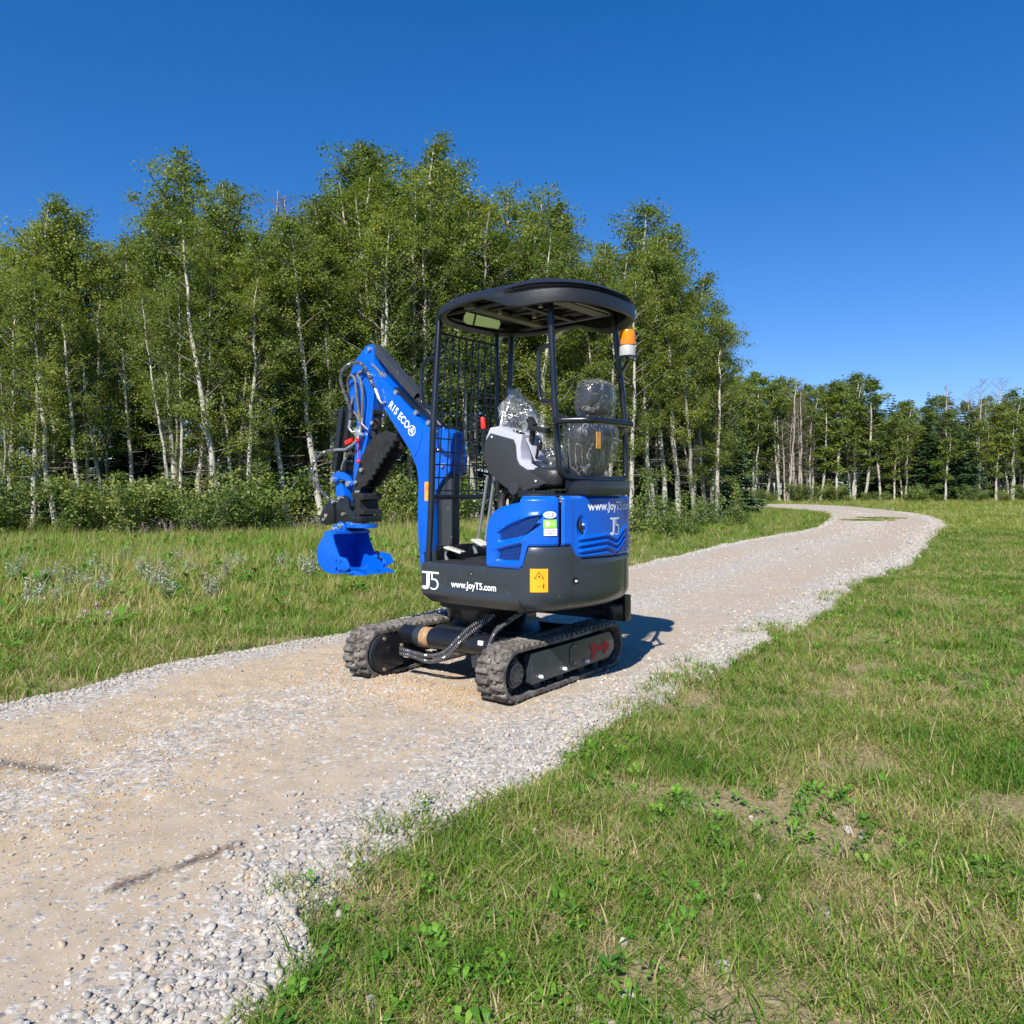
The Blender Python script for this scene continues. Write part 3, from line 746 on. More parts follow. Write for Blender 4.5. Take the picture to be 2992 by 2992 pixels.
g = G(); g.box((bx-.045, by-.045, 1.95), (bx+.045, by+.045, 1.962)); g.build('beacon_plate', M_black, EX, .003)
g = G(); g.box((.135, .30, 2.06), (.16, .35, 2.12)); g.build('work_light', M_matte, EX, .006)

# ---- seat, wrapped in film
g = G(); g.box((-.92, -.22, 1.145), (-.75, .2, 1.225)); g.box((-.72, -.26, 1.145), (-.45, .26, 1.17)); g.build('seat_rail', M_black, EX, .006)
def cushion(name, c, h, e=4, m=M_seat, parent=EX, tilt=0, n=28, mm=16, wob=0, seed=1, taper=0):
    rng = random.Random(seed); g = G(); rows = []
    for i in range(mm+1):
        ph = -PI/2+PI*i/mm; row = []
        for k in range(n):
            th = 2*PI*k/n; f = lambda v: math.copysign(abs(v)**(2/e), v)
            x = h[0]*f(math.cos(ph))*f(math.cos(th)); y = h[1]*f(math.cos(ph))*f(math.sin(th)); z = h[2]*f(math.sin(ph)); y *= 1-taper*.5*(1-z/h[2]); y += taper*.18*h[1]*(1-z/h[2])
            if wob:
                q = 1+wob*(math.sin(7*th+3*ph+seed)*math.sin(5*ph+2*th)+rng.uniform(-.5, .5)); x *= q; y *= q; z *= 1+wob*rng.uniform(-.3, .3)
            x, z = x*math.cos(tilt)-z*math.sin(tilt), x*math.sin(tilt)+z*math.cos(tilt)
            row.append((c[0]+x, c[1]+y, c[2]+z))
        rows.append(row+[row[0]])
    g.grid(rows); return g.build(name, m, parent)
seat = cushion('seat_cushion', (-.47, -.02, 1.245), (.24, .23, .065), 5)
cushion('seat_backrest', (-.69, -.15, 1.41), (.06, .20, .17), 4.5, parent=seat, tilt=.12, taper=.25)
cushion('seat_headrest', (-.73, -.14, 1.715), (.055, .125, .095), 4, parent=seat, tilt=.12)
for y in (-.08, -.2): G().cyl((-.7, y, 1.55), (-.73, y, 1.66), .008, 8).build('headrest_rod', M_zinc, seat)
G().box((-.777, -.13, 1.42), (-.772, -.085, 1.52)).build('seat_tag', M_yellowtag, seat)
cushion('plastic_film', (-.735, -.14, 1.715), (.085, .155, .125), 3.2, M_film, seat, tilt=.12, wob=.035, seed=3, n=40, mm=24)
cushion('plastic_film', (-.69, -.15, 1.40), (.10, .235, .19), 4, M_film, seat, tilt=.12, wob=.05, seed=5, n=48, mm=28, taper=.35)
def film(pts, rad, parent, seed, n=26):
    """gathered sleeve of film along a path"""
    rng = random.Random(seed); P = smooth_path(pts, 7); g = G(); rows = []
    for i, p in enumerate(P):
        t = i/(len(P)-1); r = np.interp(t, [a for a, _ in rad], [b for _, b in rad]); row = []
        for k in range(n):
            th = 2*PI*k/n; q = r*(1+.2*math.sin(5*th+1.3*seed+2*t)+.12*math.sin(9*th+7*t)+rng.uniform(-.06, .06))
            row.append((p[0]+q*math.cos(th), p[1]+q*math.sin(th)*.9, p[2]+rng.uniform(-.006, .006)+.25*q*math.sin(th*2)))
        rows.append(row+[row[0]])
    g.grid(rows); return g.build('plastic_film', M_film, parent)
film([(-.36, .0, 1.2), (-.42, .0, 1.3), (-.42, -.02, 1.42), (-.36, -.03, 1.5)], [(0, .17), (.4, .10), (.75, .13), (1, .05)], seat, 7)
# ---- left control console, tipped up, with dark side panel
P = [(-.138, 1.395), (-.15, 1.485), (-.185, 1.556), (-.25, 1.562), (-.392, 1.506), (-.44, 1.503), (-.425, 1.43), (-.43, 1.35), (-.632, 1.238), (-.62, 1.205), (-.43, 1.16), (-.32, 1.19), (-.19, 1.28)]
con = G().prism(P, .0, .198).build('control_console', M_lgrey, EX, .012, 'light grey control console tipped up, with a dark side panel')
P2 = [(-.145, 1.40), (-.155, 1.47), (-.2, 1.52), (-.375, 1.475), (-.392, 1.44), (-.4, 1.36), (-.42, 1.325), (-.6, 1.225), (-.62, 1.21), (-.43, 1.158), (-.32, 1.188), (-.19, 1.278)]
G().prism(P2, .196, .212).build('side_panel', M_dplast, con, .006)
G().cyl((-.405, .2, 1.182), (-.405, .245, 1.182), .037, 28).build('pivot_knob', M_dplast, con, .005)
for x, z in ((-.215, 1.497), (-.55, 1.225)): G().cyl((x, .21, z), (x, .216, z), .006, 10).build('bolt', M_white, con)
for k in range(4): G().box((-.345-.018*k, .12, 1.51-.006*k), (-.332-.018*k, .155, 1.535-.006*k)).build('switch', M_dark, con, .002)
G().obb((-.43, .1, 1.49), (-.5, .1, 1.345), .11, .006, (1, 0, .5)).build('rear_slot_panel', M_lgrey, con, .002)
jb = G().cyl((-.47, .13, 1.33), (-.46, .13, 1.38), .012, 10, .006).tube(smooth_path([(-.46, .13, 1.33), (-.5, .14, 1.37), (-.52, .15, 1.43), (-.535, .15, 1.455)], 4), .009, 8, rr=None)
jb.ball((-.53, .15, 1.44), (.02, .018, .035)).tube([(-.46, .13, 1.33), (-.55, .13, 1.30)], .006, 6); jb.build('lock_lever', M_black, con)
j = G().tube(smooth_path([(-.44, .12, 1.44), (-.46, .13, 1.49), (-.47, .14, 1.54), (-.455, .14, 1.6)], 5), .018, 10)
j.obb((-.46, .15, 1.545), (-.60, .16, 1.515), .05, .03); j.obb((-.45, .145, 1.6), (-.49, .15, 1.55), .04, .035); joy = j.build('joystick', M_matte, con, .006)
film([(-.30, -.05, 1.50), (-.22, -.05, 1.6), (-.2, -.05, 1.7), (-.17, -.05, 1.82)], [(0, .10), (.35, .125), (.6, .1), (.75, .045), (1, .035)], con, 11)
film([(-.33, .05, 1.46), (-.28, .03, 1.6), (-.24, .0, 1.72), (-.21, -.02, 1.80)], [(0, .12), (.5, .1), (.8, .05), (1, .01)], con, 13)
cushion('joystick_bundle', (-.2, -.04, 1.62), (.05, .05, .05), 2.5, M_matte, con, wob=.1)
pipe('console_bracket', [(-.4, .17, 1.17), (-.43, .17, 1.13), (-.5, .17, 1.13), (-.5, .17, 1.18)], .006, m=M_zinc, rad=.02)
hose('cable_boot', [(-.3, .1, 1.2), (-.22, .12, 1.12), (-.24, .14, 1.0), (-.3, .2, .85), (-.35, .2, .76)], .036, M_matte, .02)
hose('cable_boot', [(-.34, .05, 1.2), (-.28, .05, 1.1), (-.3, .08, 1.0), (-.36, .1, .8)], .03, M_matte, .02)
# right console behind the seat
G().prism([(-.2, 1.2), (-.22, 1.44), (-.4, 1.42), (-.6, 1.24), (-.6, 1.2)], -.36, -.24).build('right_console', M_dplast, EX, .01)
# travel levers and pedals
for q, (x0, x1, y) in enumerate(((.004, .085, .0), (-.055, .022, .0))):
    G().tube([(x0, y, 1.27), (x1, y+.01, .80)], .0095, 8).build('travel_lever', M_rod, EX)
lv = G().tube(smooth_path([(-.075, .0, 1.24), (-.125, .05, 1.24), (-.075, .09, 1.32), (-.045, .1, 1.42), (-.05, .1, 1.56)], 6), .009, 8).build('safety_lever', M_black, EX)
G().cyl((-.05, .1, 1.56), (-.04, .1, 1.635), .017, 12, .014).build('red_grip', M_red, lv, .005)
for (x, y, z, rz) in ((.02, .29, .80, .3), (-.0, .07, .835, -.2)):
    pd = empty('pedal', (x, y, z), rz, EX)
    G().obb((-.055, 0, -.012), (.06, 0, .02), .075, .012).build('pedal_pad', M_cream, pd, .004)
    G().tube([(.05, 0, .01), (.07, 0, -.03), (.05, 0, -.07)], .012, 8).build('pedal_stem', M_rod, pd)
    for k in range(4): G().obb((-.04+.024*k, -.028, -.001+.0066*k), (-.04+.024*k, .028, -.001+.0066*k), .008, .006).build('grip_rib', M_cream, pd)
G().box((.08, -.45, .74), (.1, .38, .83)).build('front_sill', M_black, EX, .004)
g = G(); g.obb((.075, .3, .74), (.075, .3, .82), .012, .07); g.build('sill_bracket', M_grey, EX, .003)

# ---- boom, arm, cylinders, coupler, bucket
def bolt_on(x, z, y, r, parent, m=M_zinc, h=.012): return G().cyl((x, y-.004, z), (x, y+h, z), r, 14).build('pivot_pin', m, parent, .002)
g = G(); g.box((.08, -.12, .50), (.42, .12, .72)); g.cyl((.47, 0, .52), (.47, 0, .76), .085, 24); g.build('swing_bracket', M_black, EX, .012)
g = G(); g.box((.43, -.078, .60), (.54, .078, .74)); g.build('swing_post', M_blue, EX, .015)
boomP = [(.535, .60), (.556, .76), (.569, .899), (.568, 1.08), (.562, 1.238), (.582, 1.33), (.611, 1.384), (.646, 1.444), (.81, 1.658), (.958, 1.828), (1.012, 1.92), (1.062, 1.965), (1.078, 2.0), (1.066, 2.035), (1.03, 2.045), (.98, 2.01), (.81, 1.875), (.597, 1.692), (.52, 1.63), (.47, 1.605), (.33, 1.583), (.283, 1.553), (.262, 1.46), (.245, 1.374), (.264, 1.30), (.341, 1.24), (.381, 1.189), (.425, 1.094), (.44, .95), (.447, .72), (.46, .60)]
boom = G().prism(boomP, -.075, .075).build('boom', M_blue, EX, .007, 'blue main boom with white lettering')
# raised doubling plate round the lettering and the two clevis plates
dp = [(.66, 1.47), (.955, 1.81), (.905, 1.865), (.62, 1.62), (.52, 1.56), (.56, 1.45), (.60, 1.40)]
G().prism(dp, .074, .0785).build('doubler_plate', M_blue, boom, .002)
th = math.atan2(-.669, .743)
V1, F1 = fit('R15 ECO', .255, .056, .022, 1.03)
cA, sA = .743, .669
bm_ = lambda off: (lambda u, v: (.86-u*cA-v*sA, .0785+off, 1.765-u*sA+v*cA))
on_surface('lettering', [(V1, F1)], bm_(.0016), M_white, boom, 'white model lettering')
def ring(cx, cy, r0, r1, n=28):
    V = [(cx+r*math.cos(2*PI*k/n), cy+r*math.sin(2*PI*k/n)) for r in (r0, r1) for k in range(n)]
    return V, [(k, (k+1) % n, n+(k+1) % n, n+k) for k in range(n)]
tr_ = lambda r: [(.298+r*math.cos(a), .026+r*math.sin(a)) for a in (PI/2, PI*7/6, PI*11/6)]
T1, T0 = tr_(.031), tr_(.020)
on_surface('emblem', [ring(.298, .026, .031, .037), (T1+T0, [(0, 1, 4, 3), (1, 2, 5, 4), (2, 0, 3, 5)]), ring(.298, .026, .0, .007, 10)], bm_(.0016), M_white, boom, 'white ring emblem with a triangle inside')
wf = lambda off: (lambda u, v: (.50-u, .0755+off, v))
warn(wf(.0012), wf(.0024), boom, .05, .128, 0, 1.103)
for x, z in ((.378, 1.569), (.326, 1.339)): bolt_on(x, z, .078, .014, boom)
G().box((.36, .078, 1.44), (.41, .083, 1.452)).build('white_label', M_white, boom)
for x, z in ((.386, 1.445),): G().cyl((x, .075, z), (x, .084, z), .012, 12).build('bore', M_dark, boom)
# boom cylinder behind the boom
bcy = G().box((.285, -.04, .78), (.375, .04, 1.28)).build('boom_cylinder_guard', M_cover, EX, .006, 'grey guard over the boom cylinder')
G().cyl((.40, 0, .62), (.40, 0, 1.3), .04, 20).build('boom_cylinder', M_black, EX)
# arm cylinder along the top of the boom
u0, u1 = Vector((1.10, 0, 2.20)), Vector((.385, 0, 1.575))
G().cyl(u1, u1+(u0-u1)*.55, .03, 20).build('arm_cylinder', M_black, EX, .003)
G().cyl(u1+(u0-u1)*.5, u0, .016, 16).build('cylinder_rod', M_chrome, EX)
g = G(); n_ = (u0-u1).normalized(); up = Vector((n_.z*-1, 0, n_.x)); up = up if up.z > 0 else -up
a_, b_ = u0+n_*.0+up*.05, u0-n_*.60+up*.05
g.obb(a_, b_, .085, .006, up); 
for s in (1, -1): g.obb(a_+Vector((0, s*.04, 0))-up*.022, b_+Vector((0, s*.04, 0))-up*.022, .006, .045, up)
g.build('arm_cylinder_guard', M_cover, EX, .0015, 'folded grey steel guard above the arm cylinder')
g = G()
for k in range(2):
    y = .055-.03*k
    g.tube(smooth_path([(.47, y, 1.66), (.6, y, 1.735), (.7, y, 1.80), (.82, y, 1.90)], 5), .008, 6)
g.build('hydraulic_pipe', M_black, EX)
for x, z in ((.60, 1.725), (.80, 1.88), (.48, 1.65)): G().obb((x, .07, z-.01), (x-.02, .07, z-.03), .02, .03).build('pipe_clamp', M_zinc, EX, .002)
# arm (stick)
stk = [(1.103, 2.234), (1.068, 2.238), (1.046, 2.212), (1.041, 2.15), (1.036, 2.10), (.995, 2.04), (.99, 2.01), (1.02, 1.95), (1.033, 1.925), (1.05, 1.82), (1.064, 1.713), (1.111, 1.572), (1.165, 1.37), (1.221, 1.165), (1.24, 1.145), (1.268, 1.15), (1.278, 1.18), (1.272, 1.287), (1.25, 1.5), (1.237, 1.661), (1.269, 1.809), (1.317, 1.876), (1.33, 1.96), (1.318, 2.03), (1.253, 2.132), (1.134, 2.228)]
stick = G().prism(stk, -.052, .052).build('arm', M_blue, EX, .008, 'blue dipper arm')
bolt_on(1.085, 2.2, .054, .016, stick); bolt_on(1.04, 2.0, .08, .018, stick); 
G().prism([(1.19, 1.66), (1.225, 1.8), (1.235, 1.95), (1.19, 2.02), (1.165, 1.95), (1.155, 1.8)], .052, .056).build('arm_doubler', M_blue, stick, .002)
# bucket cylinder at the outer side of the arm with grey guard
q0, q1 = Vector((1.345, 0, 1.93)), Vector((1.455, 0, 1.285))
G().cyl(q0, q0+(q1-q0)*.72, .03, 18).build('bucket_cylinder', M_black, EX, .003)
G().cyl(q0+(q1-q0)*.7, q1, .015, 14).build('cylinder_rod', M_chrome, EX)
G().obb((1.425, 0, 1.80), (1.525, 0, 1.33), .09, .012, (1, 0, .1)).build('bucket_cylinder_guard', M_cover, EX, .003, 'dark guard along the bucket cylinder')
g = G()
for s in (1, -1): g.obb((1.42, s*.042, 1.80), (1.51, s*.042, 1.33), .006, .05, (1, 0, .1))
g.build('guard_side', M_black, EX)
G().obb((1.39, 0, 1.40), (1.42, 0, 1.30), .07, .06).build('rod_end', M_black, EX, .006)
# link
for s in (1, -1):
    y0, y1 = sorted((s*.058, s*.078))
    lk_ = [(1.497, 1.275), (1.47, 1.30), (1.42, 1.318), (1.36, 1.312), (1.30, 1.285), (1.265, 1.245), (1.25, 1.215), (1.285, 1.20), (1.31, 1.222), (1.345, 1.252), (1.40, 1.262), (1.445, 1.24), (1.482, 1.235), (1.50, 1.255)]
    G().prism(lk_, y0, y1).build('link_arm', M_blue, EX, .004, 'blue curved bucket link')
G().prism([(1.49, 1.235), (1.475, 1.14), (1.44, 1.09), (1.355, 1.095), (1.375, 1.15), (1.41, 1.235)], -.05, .05).build('tipping_link', M_blue, EX, .008)
ob = EX
for x, z, r in ((1.472, 1.258, .022), (1.293, 1.224, .022), (1.205, 1.234, .014), (1.142, 1.324, .016), (1.195, 1.166, .01), (1.17, 1.166, .01)): bolt_on(x, z, .082, r, EX)
# tilting quick coupler
cp = [(1.602, .992), (1.56, 1.045), (1.50, 1.095), (1.44, 1.112), (1.33, 1.14), (1.24, 1.15), (1.13, 1.15), (1.118, 1.10), (1.135, 1.05), (1.12, .99), (1.15, .955), (1.244, .94), (1.36, .925), (1.43, .92), (1.53, .912), (1.59, .93), (1.607, .96)]
cpl = empty('quick_coupler', (0, 0, 0), 0, EX); cpl['label'] = 'black tilting quick coupler above the bucket'
nearp = [(1.605, .985), (1.565, 1.045), (1.50, 1.095), (1.45, 1.105), (1.435, 1.0), (1.44, .93), (1.53, .912), (1.59, .93), (1.607, .96)]
G().prism(nearp, .075, .10).build('coupler_plate', M_black, cpl, .006)
G().prism(nearp, -.10, -.075).build('coupler_plate', M_black, cpl, .006)
G().prism([(1.46, 1.1), (1.33, 1.14), (1.28, 1.12), (1.27, 1.04), (1.20, 1.0), (1.21, .95), (1.36, .925), (1.46, .925)], .07, .088).build('coupler_body', M_black, cpl, .008)
G().prism([(1.5, 1.06), (1.45, 1.0), (1.3, 1.0), (1.3, .94), (1.5, .93)], -.08, .08).build('coupler_block', M_matte, cpl, .01)
G().prism([(1.46, 1.1), (1.33, 1.14), (1.28, 1.12), (1.27, 1.04), (1.20, 1.0), (1.21, .95), (1.36, .925), (1.46, .925)], -.088, -.07).build('coupler_body', M_black, cpl, .008)
G().prism([(1.25, 1.155), (1.12, 1.155), (1.115, 1.11), (1.155, 1.10), (1.15, 1.04), (1.11, 1.03), (1.105, 1.0), (1.22, 1.0), (1.22, 1.03), (1.20, 1.05), (1.215, 1.11), (1.25, 1.12)], -.09, .09).build('coupler_hook', M_matte, cpl, .006)
G().cyl((1.17, 0, .985), (1.31, 0, .985), .03, 20).build('tilt_shaft', M_matte, cpl, .003)
G().box((1.13, -.1, .945), (1.24, .1, .99)).build('coupler_foot', M_black, cpl, .005)
G().cyl((1.2, 0, .90), (1.2, 0, .93), .095, 28).cyl((1.28, 0, .90), (1.28, 0, .945), .09, 28).build('rotator_plate', M_blue, cpl, .003)
G().cyl((1.25, 0, .925), (1.25, 0, .935), .088, 28).build('rotator_seal', M_zinc, cpl)
for x, z, m, r in ((1.53, .985, M_brass, .016), (1.56, .955, M_zinc, .012), (1.33, 1.0, M_brass, .013), (1.375, 1.118, M_zinc, .016), (1.45, 1.09, M_zinc, .014)):
    G().cyl((x, .08, z), (x, .108, z), r, 12).build('bolt', m, cpl, .002)
# hydraulic thumb folded under the boom
thb = empty('hydraulic_thumb', (0, 0, 0), 0, EX); thb['label'] = 'black toothed hydraulic thumb folded under the boom'
def thumb_plate(y, dx):
    P = [(1.262, 1.15), (1.245, 1.20), (1.21, 1.30), (1.17, 1.40), (1.12, 1.475), (1.05, 1.54), (.97, 1.585), (.90, 1.60), (.85, 1.585), (.80, 1.575)]
    Q = [(.79, 1.565)]
    a, b = Vector((.80, 1.53)), Vector((1.08, 1.24))
    for k in range(8):
        t = k/7.5; p = a.lerp(b, t); Q += [tuple(p+Vector((-.012, -.010))), tuple(p+Vector((.016, -.004)))]
    Q += [(1.10, 1.215), (1.16, 1.20), (1.19, 1.15)]
    P = [(x+dx, z) for x, z in P+Q]
    return G().prism(P, y-.009, y+.009).build('thumb_plate', M_matte, thb, .003)
thumb_plate(.062, 0); thumb_plate(-.062, 0)
g = G()
for x, z in ((.9, 1.53), (1.0, 1.45), (1.1, 1.33), (1.2, 1.2)): g.cyl((x, -.062, z), (x, .062, z), .022, 12)
g.build('thumb_crossbar', M_matte, thb)
G().cyl((1.13, .0, 1.3), (1.08, .0, 1.72), .028, 16).build('thumb_cylinder', M_matte, thb, .003)
G().cyl((1.075, -.03, 1.74), (1.075, .05, 1.74), .03, 14).build('cylinder_eye', M_matte, thb)
G().box((1.04, -.02, 1.62), (1.09, .04, 1.69)).build('valve_block', M_matte, thb, .006)
G().tube(smooth_path([(1.07, .04, 1.66), (1.03, .05, 1.69), (1.0, .04, 1.66), (1.05, .03, 1.62)], 5), .006, 6).build('thumb_hose', M_matte, thb)
G().cyl((1.06, .05, 1.665), (1.06, .062, 1.665), .014, 10).build('bolt', M_zinc, thb)
# bucket
bk = empty('bucket', (0, 0, 0), 0, EX); bk['label'] = 'blue digging bucket with three teeth'
prof_ = [(1.30, .875), (1.345, .885), (1.385, .868), (1.415, .84), (1.455, .80), (1.487, .755), (1.496, .695), (1.483, .65), (1.455, .612), (1.40, .58), (1.33, .568), (1.24, .572), (1.15, .585)]
pr_ = [tuple(v)[:3:2] for v in smooth_path([(x, 0, z) for x, z in prof_], 4)]
g = G(); yb0, yb1 = -.13, .205
inn = []
for i, (x, z) in enumerate(pr_):
    a = pr_[max(0, i-1)]; b = pr_[min(len(pr_)-1, i+1)]; d = Vector((b[0]-a[0], b[1]-a[1])).normalized(); nrm = Vector((-d.y, d.x)); nrm = -nrm if (nrm.x*(1.3-x)+nrm.y*(.72-z)) < 0 else nrm
    inn.append((x+nrm.x*.009, z+nrm.y*.009))
g.prism(pr_+inn[::-1], yb0, yb1); g.build('bucket_shell', M_blue, bk)
spl = [(1.318, .868), (1.30, .80), (1.244, .703), (1.17, .68), (1.13, .63), (1.15, .587)] + pr_[::-1][:-4]
for y in (yb1, yb0): 
    sp_ = G().prism(spl, y-.006, y+.006).build('side_plate', M_blue, bk, .002)
    sg = 1 if y > 0 else -1
    cut_ = [(1.265, .705), (1.235, .70), (1.15, .69), (1.105, .625), (1.15, .60), (1.215, .598), (1.26, .63)]
    if y < 0: cut_ = [(x+.0, z) for x, z in [(1.25, .72), (1.2, .715), (1.09, .705), (1.04, .645), (1.10, .625), (1.13, .60), (1.23, .61)]]
    c_ = G().prism(cut_, *sorted((y+sg*.006, y+sg*.016))).build('side_cutter', M_blue, sp_, .002)
    for x, z in (((1.26, .655), (1.21, .65), (1.26, .60), (1.22, .59)) if y > 0 else ((1.20, .69), (1.19, .655), (1.16, .64))):
        y_ = y+sg*.016 if y > 0 else y+.006; G().cyl((x, y_, z+.02), (x, y_+.008, z+.02), .0125, 14).build('bolt', M_blue if y > 0 else M_dark, sp_, .002)
G().box((1.10, yb0, .577), (1.24, yb1, .589)).build('cutting_edge', M_blue, bk, .003)
for k, y in enumerate((.165, .04, -.09)):
    t = G(); t.add([(1.15, y-.032, .568), (1.15, y+.032, .568), (1.15, y+.032, .603), (1.15, y-.032, .603), (1.07, y-.03, .568), (1.07, y+.03, .568), (.985, y+.016, .575), (.985, y-.016, .575), (1.07, y-.03, .602), (1.07, y+.03, .602)],
          [(0, 1, 2, 3), (0, 4, 5, 1), (4, 7, 6, 5), (3, 2, 9, 8), (8, 9, 6, 7), (0, 3, 8, 4), (4, 8, 7), (1, 5, 9, 2), (5, 6, 9)])
    t.v = [(a, b, c-.0) for a, b, c in t.v]; t.build('tooth', M_blue, bk, .002)
for x, y in ((1.14, .11), (1.12, .08), (1.13, -.02), (1.11, -.05)): G().cyl((x+.02, y, .588), (x+.02, y, .6), .01, 8).build('bolt', M_blue, bk)
for y in (.09, -.09):
    er = G().prism([(1.45, .855), (1.455, .895), (1.43, .92), (1.40, .93), (1.36, .945), (1.325, .93), (1.31, .895), (1.31, .87)], y-.011, y+.011).build('bucket_ear', M_blue, bk, .005)
    for x, z in ((1.425, .885), (1.35, .91)): G().cyl((x, y+.01, z), (x, y+.03, z), .024, 20).cyl((x, y+.028, z), (x, y+.034, z), .01, 10).build('bush', M_chrome, er, .003)
G().cyl((1.425, -.09, .885), (1.425, .09, .885), .014, 12).cyl((1.35, -.09, .91), (1.35, .09, .91), .014, 12).build('bucket_pin', M_zinc, bk)
G().box((1.29, yb0, .855), (1.42, yb1, .872)).build('top_plate', M_blue, bk, .004)
# hoses
M_braid = mat('speckled_hose_sleeve', (.03, .03, .03), .5, dust=.9, vscale=25, dustcol=(.3, .27, .22))
hose('spiral_hose', [(.975, .10, 1.9), (.995, .12, 1.95), (1.05, .125, 2.05), (1.141, .12, 2.10), (1.268, .12, 2.087), (1.333, .12, 2.02), (1.309, .12, 1.93), (1.262, .12, 1.847), (1.222, .12, 1.772), (1.223, .12, 1.70)], .0115, M_rod, .006)
hose('spiral_hose', [(1.407, .1, 1.479), (1.559, .1, 1.463), (1.671, .1, 1.401), (1.706, .1, 1.326), (1.662, .1, 1.238), (1.559, .1, 1.151), (1.466, .1, 1.098)], .0105, M_rod, .0055)
hose('arm_hose', [(1.157, .07, 1.64), (1.173, .085, 1.76), (1.181, .10, 1.915), (1.197, .1, 1.989), (1.244, .1, 2.019), (1.301, .08, 1.975), (1.32, .05, 1.9)], .0095, M_braid)
hose('arm_hose', [(1.15, .08, 1.62), (1.126, .09, 1.757), (1.110, .10, 1.879), (1.134, .10, 1.973), (1.165, .1, 2.02), (1.103, .07, 2.06)], .0095, M_braid)
hose('arm_hose', [(1.165, .08, 1.66), (1.19, .085, 1.72), (1.25, .09, 1.78), (1.27, .06, 1.86)], .0085, M_braid)
for k in range(3): hose('boom_hose', [(1.07-.0*k, .05-.03*k, 2.09), (.99-.01*k, .05-.03*k, 2.03-.02*k), (.93-.012*k, .05-.03*k, 1.94-.015*k), (.89, .05-.03*k, 1.86)], .009, M_braid)
hose('coupler_hose', [(1.40, .06, 1.33), (1.38, .06, 1.38), (1.33, .05, 1.44), (1.30, .04, 1.5)], .008, M_braid)
for pts, r, m in (([(.972, .10, 1.895), (.93, .10, 1.82)], .013, M_zinc), ([(.93, .1, 1.82), (.905, .1, 1.79), (.875, .09, 1.80)], .009, M_zinc), ([(1.222, .12, 1.69), (1.236, .12, 1.63)], .013, M_zinc), ([(1.236, .12, 1.63), (1.215, .11, 1.60), (1.17, .1, 1.60)], .009, M_zinc),
                  ([(1.155, .085, 1.65), (1.157, .08, 1.58)], .011, M_zinc), ([(1.125, .09, 1.70), (1.13, .09, 1.66), (1.09, .09, 1.63), (1.06, .09, 1.61)], .007, M_zinc), ([(1.15, .1, 1.56), (1.21, .1, 1.515), (1.30, .1, 1.478), (1.41, .1, 1.479)], .011, M_zinc)):
    G().tube(pts, r, 10).build('hose_fitting', m, EX)
vb = G().obb((1.20, .085, 1.62), (1.15, .085, 1.56), .045, .05).build('valve', M_zinc, EX, .004)
G().obb((1.30, .1, 1.525), (1.23, .1, 1.545), .02, .03).build('red_cap', M_red, vb, .005)
G().obb((1.17, .105, 1.56), (1.155, .105, 1.53), .018, .02).build('red_cap', M_red, vb, .004)
G().ball((1.158, .1, 1.385), (.018, .014, .014)).build('red_cap', M_red, vb)
G().tube([(1.155, .1, 1.53), (1.165, .1, 1.46), (1.16, .1, 1.39)], .0035, 5).build('red_cord', M_red, vb)

# ------------------------------------------------------------------ terrain
NR = np.random.default_rng(11)
def sm(a, b, x):
    t = np.clip((x-a)/(b-a), 0, 1); return t*t*(3-2*t)
def und(x, y):
    return .5*(np.sin(x*.9+1.3*np.sin(y*.5))*np.sin(y*.7+.8)+.6*np.sin(x*2.1+2)*np.sin(y*1.7+x*.4))
def gz(x, y):
    x = np.asarray(x, float); y = np.asarray(y, float)
    lf = sm(-3.5, -9, x)*sm(4, 9, y)
    return .7*sm(45, 90, y)*sm(5, 30, x) - .03 + .022*und(x, y) - .12*lf + .06*lf*und(x*.5, y*.5)
def attr_f(me, name, vals, dom='POINT'):
    a = me.attributes.new(name, 'FLOAT', dom); a.data.foreach_set('value', np.asarray(vals, np.float32))
def np_mesh(name, V, F, m, smooth=True):
    """V (n,3), F list of arrays (k,3) or (k,4)"""
    me = bpy.data.meshes.new(name); V = np.asarray(V, np.float32); F = [np.asarray(f, np.int32) for f in F if len(f)]
    lv = np.concatenate([f.ravel() for f in F]); tot = np.concatenate([np.full(len(f), f.shape[1], np.int32) for f in F])
    st = np.concatenate([[0], np.cumsum(tot)[:-1]]).astype(np.int32)
    me.vertices.add(len(V)); me.vertices.foreach_set('co', V.ravel()); me.loops.add(len(lv)); me.loops.foreach_set('vertex_index', lv)
    me.polygons.add(len(tot)); me.polygons.foreach_set('loop_start', st); me.polygons.foreach_set('loop_total', tot)
    me.polygons.foreach_set('use_smooth', np.full(len(tot), smooth)); me.update(calc_edges=True)
    for q in (m if isinstance(m, list) else [m]): me.materials.append(q)
    return me
def grid_faces(n, m):
    i, j = np.meshgrid(np.arange(n-1), np.arange(m-1), indexing='ij'); a = (i*m+j).ravel()
    return np.stack([a, a+m, a+m+1, a+1], 1)

RL_ = [(-5.9, -.4), (-3.8, 2.7), (-2.84, 4.42), (-2.47, 5.2), (-2.13, 5.67), (-1.41, 6.71), (-0.38, 8.66), (1.1, 11.3), (2.38, 13.73), (3.45, 15.58), (5.02, 18.59), (7.07, 21.88), (10.22, 26.99), (14.2, 35.94), (17.6, 44.5), (19.8, 52.5), (20.2, 59.65), (17.5, 64.52), (8, 67), (-8, 68)]
RR_ = [(-6.5, -3.6), (-2.6, -.9), (-0.72, 1.66), (-0.60, 2.25), (0.06, 3.16), (0.87, 4.61), (1.25, 5.11), (1.75, 5.9), (2.36, 6.79), (3.74, 8.97), (4.92, 10.89), (6.44, 13.01), (8.6, 16.63), (12.35, 23.04), (17.63, 32.56), (22.87, 44.64), (25.6, 56.1), (24.6, 65.75), (15, 71.5), (-8, 73.5)]
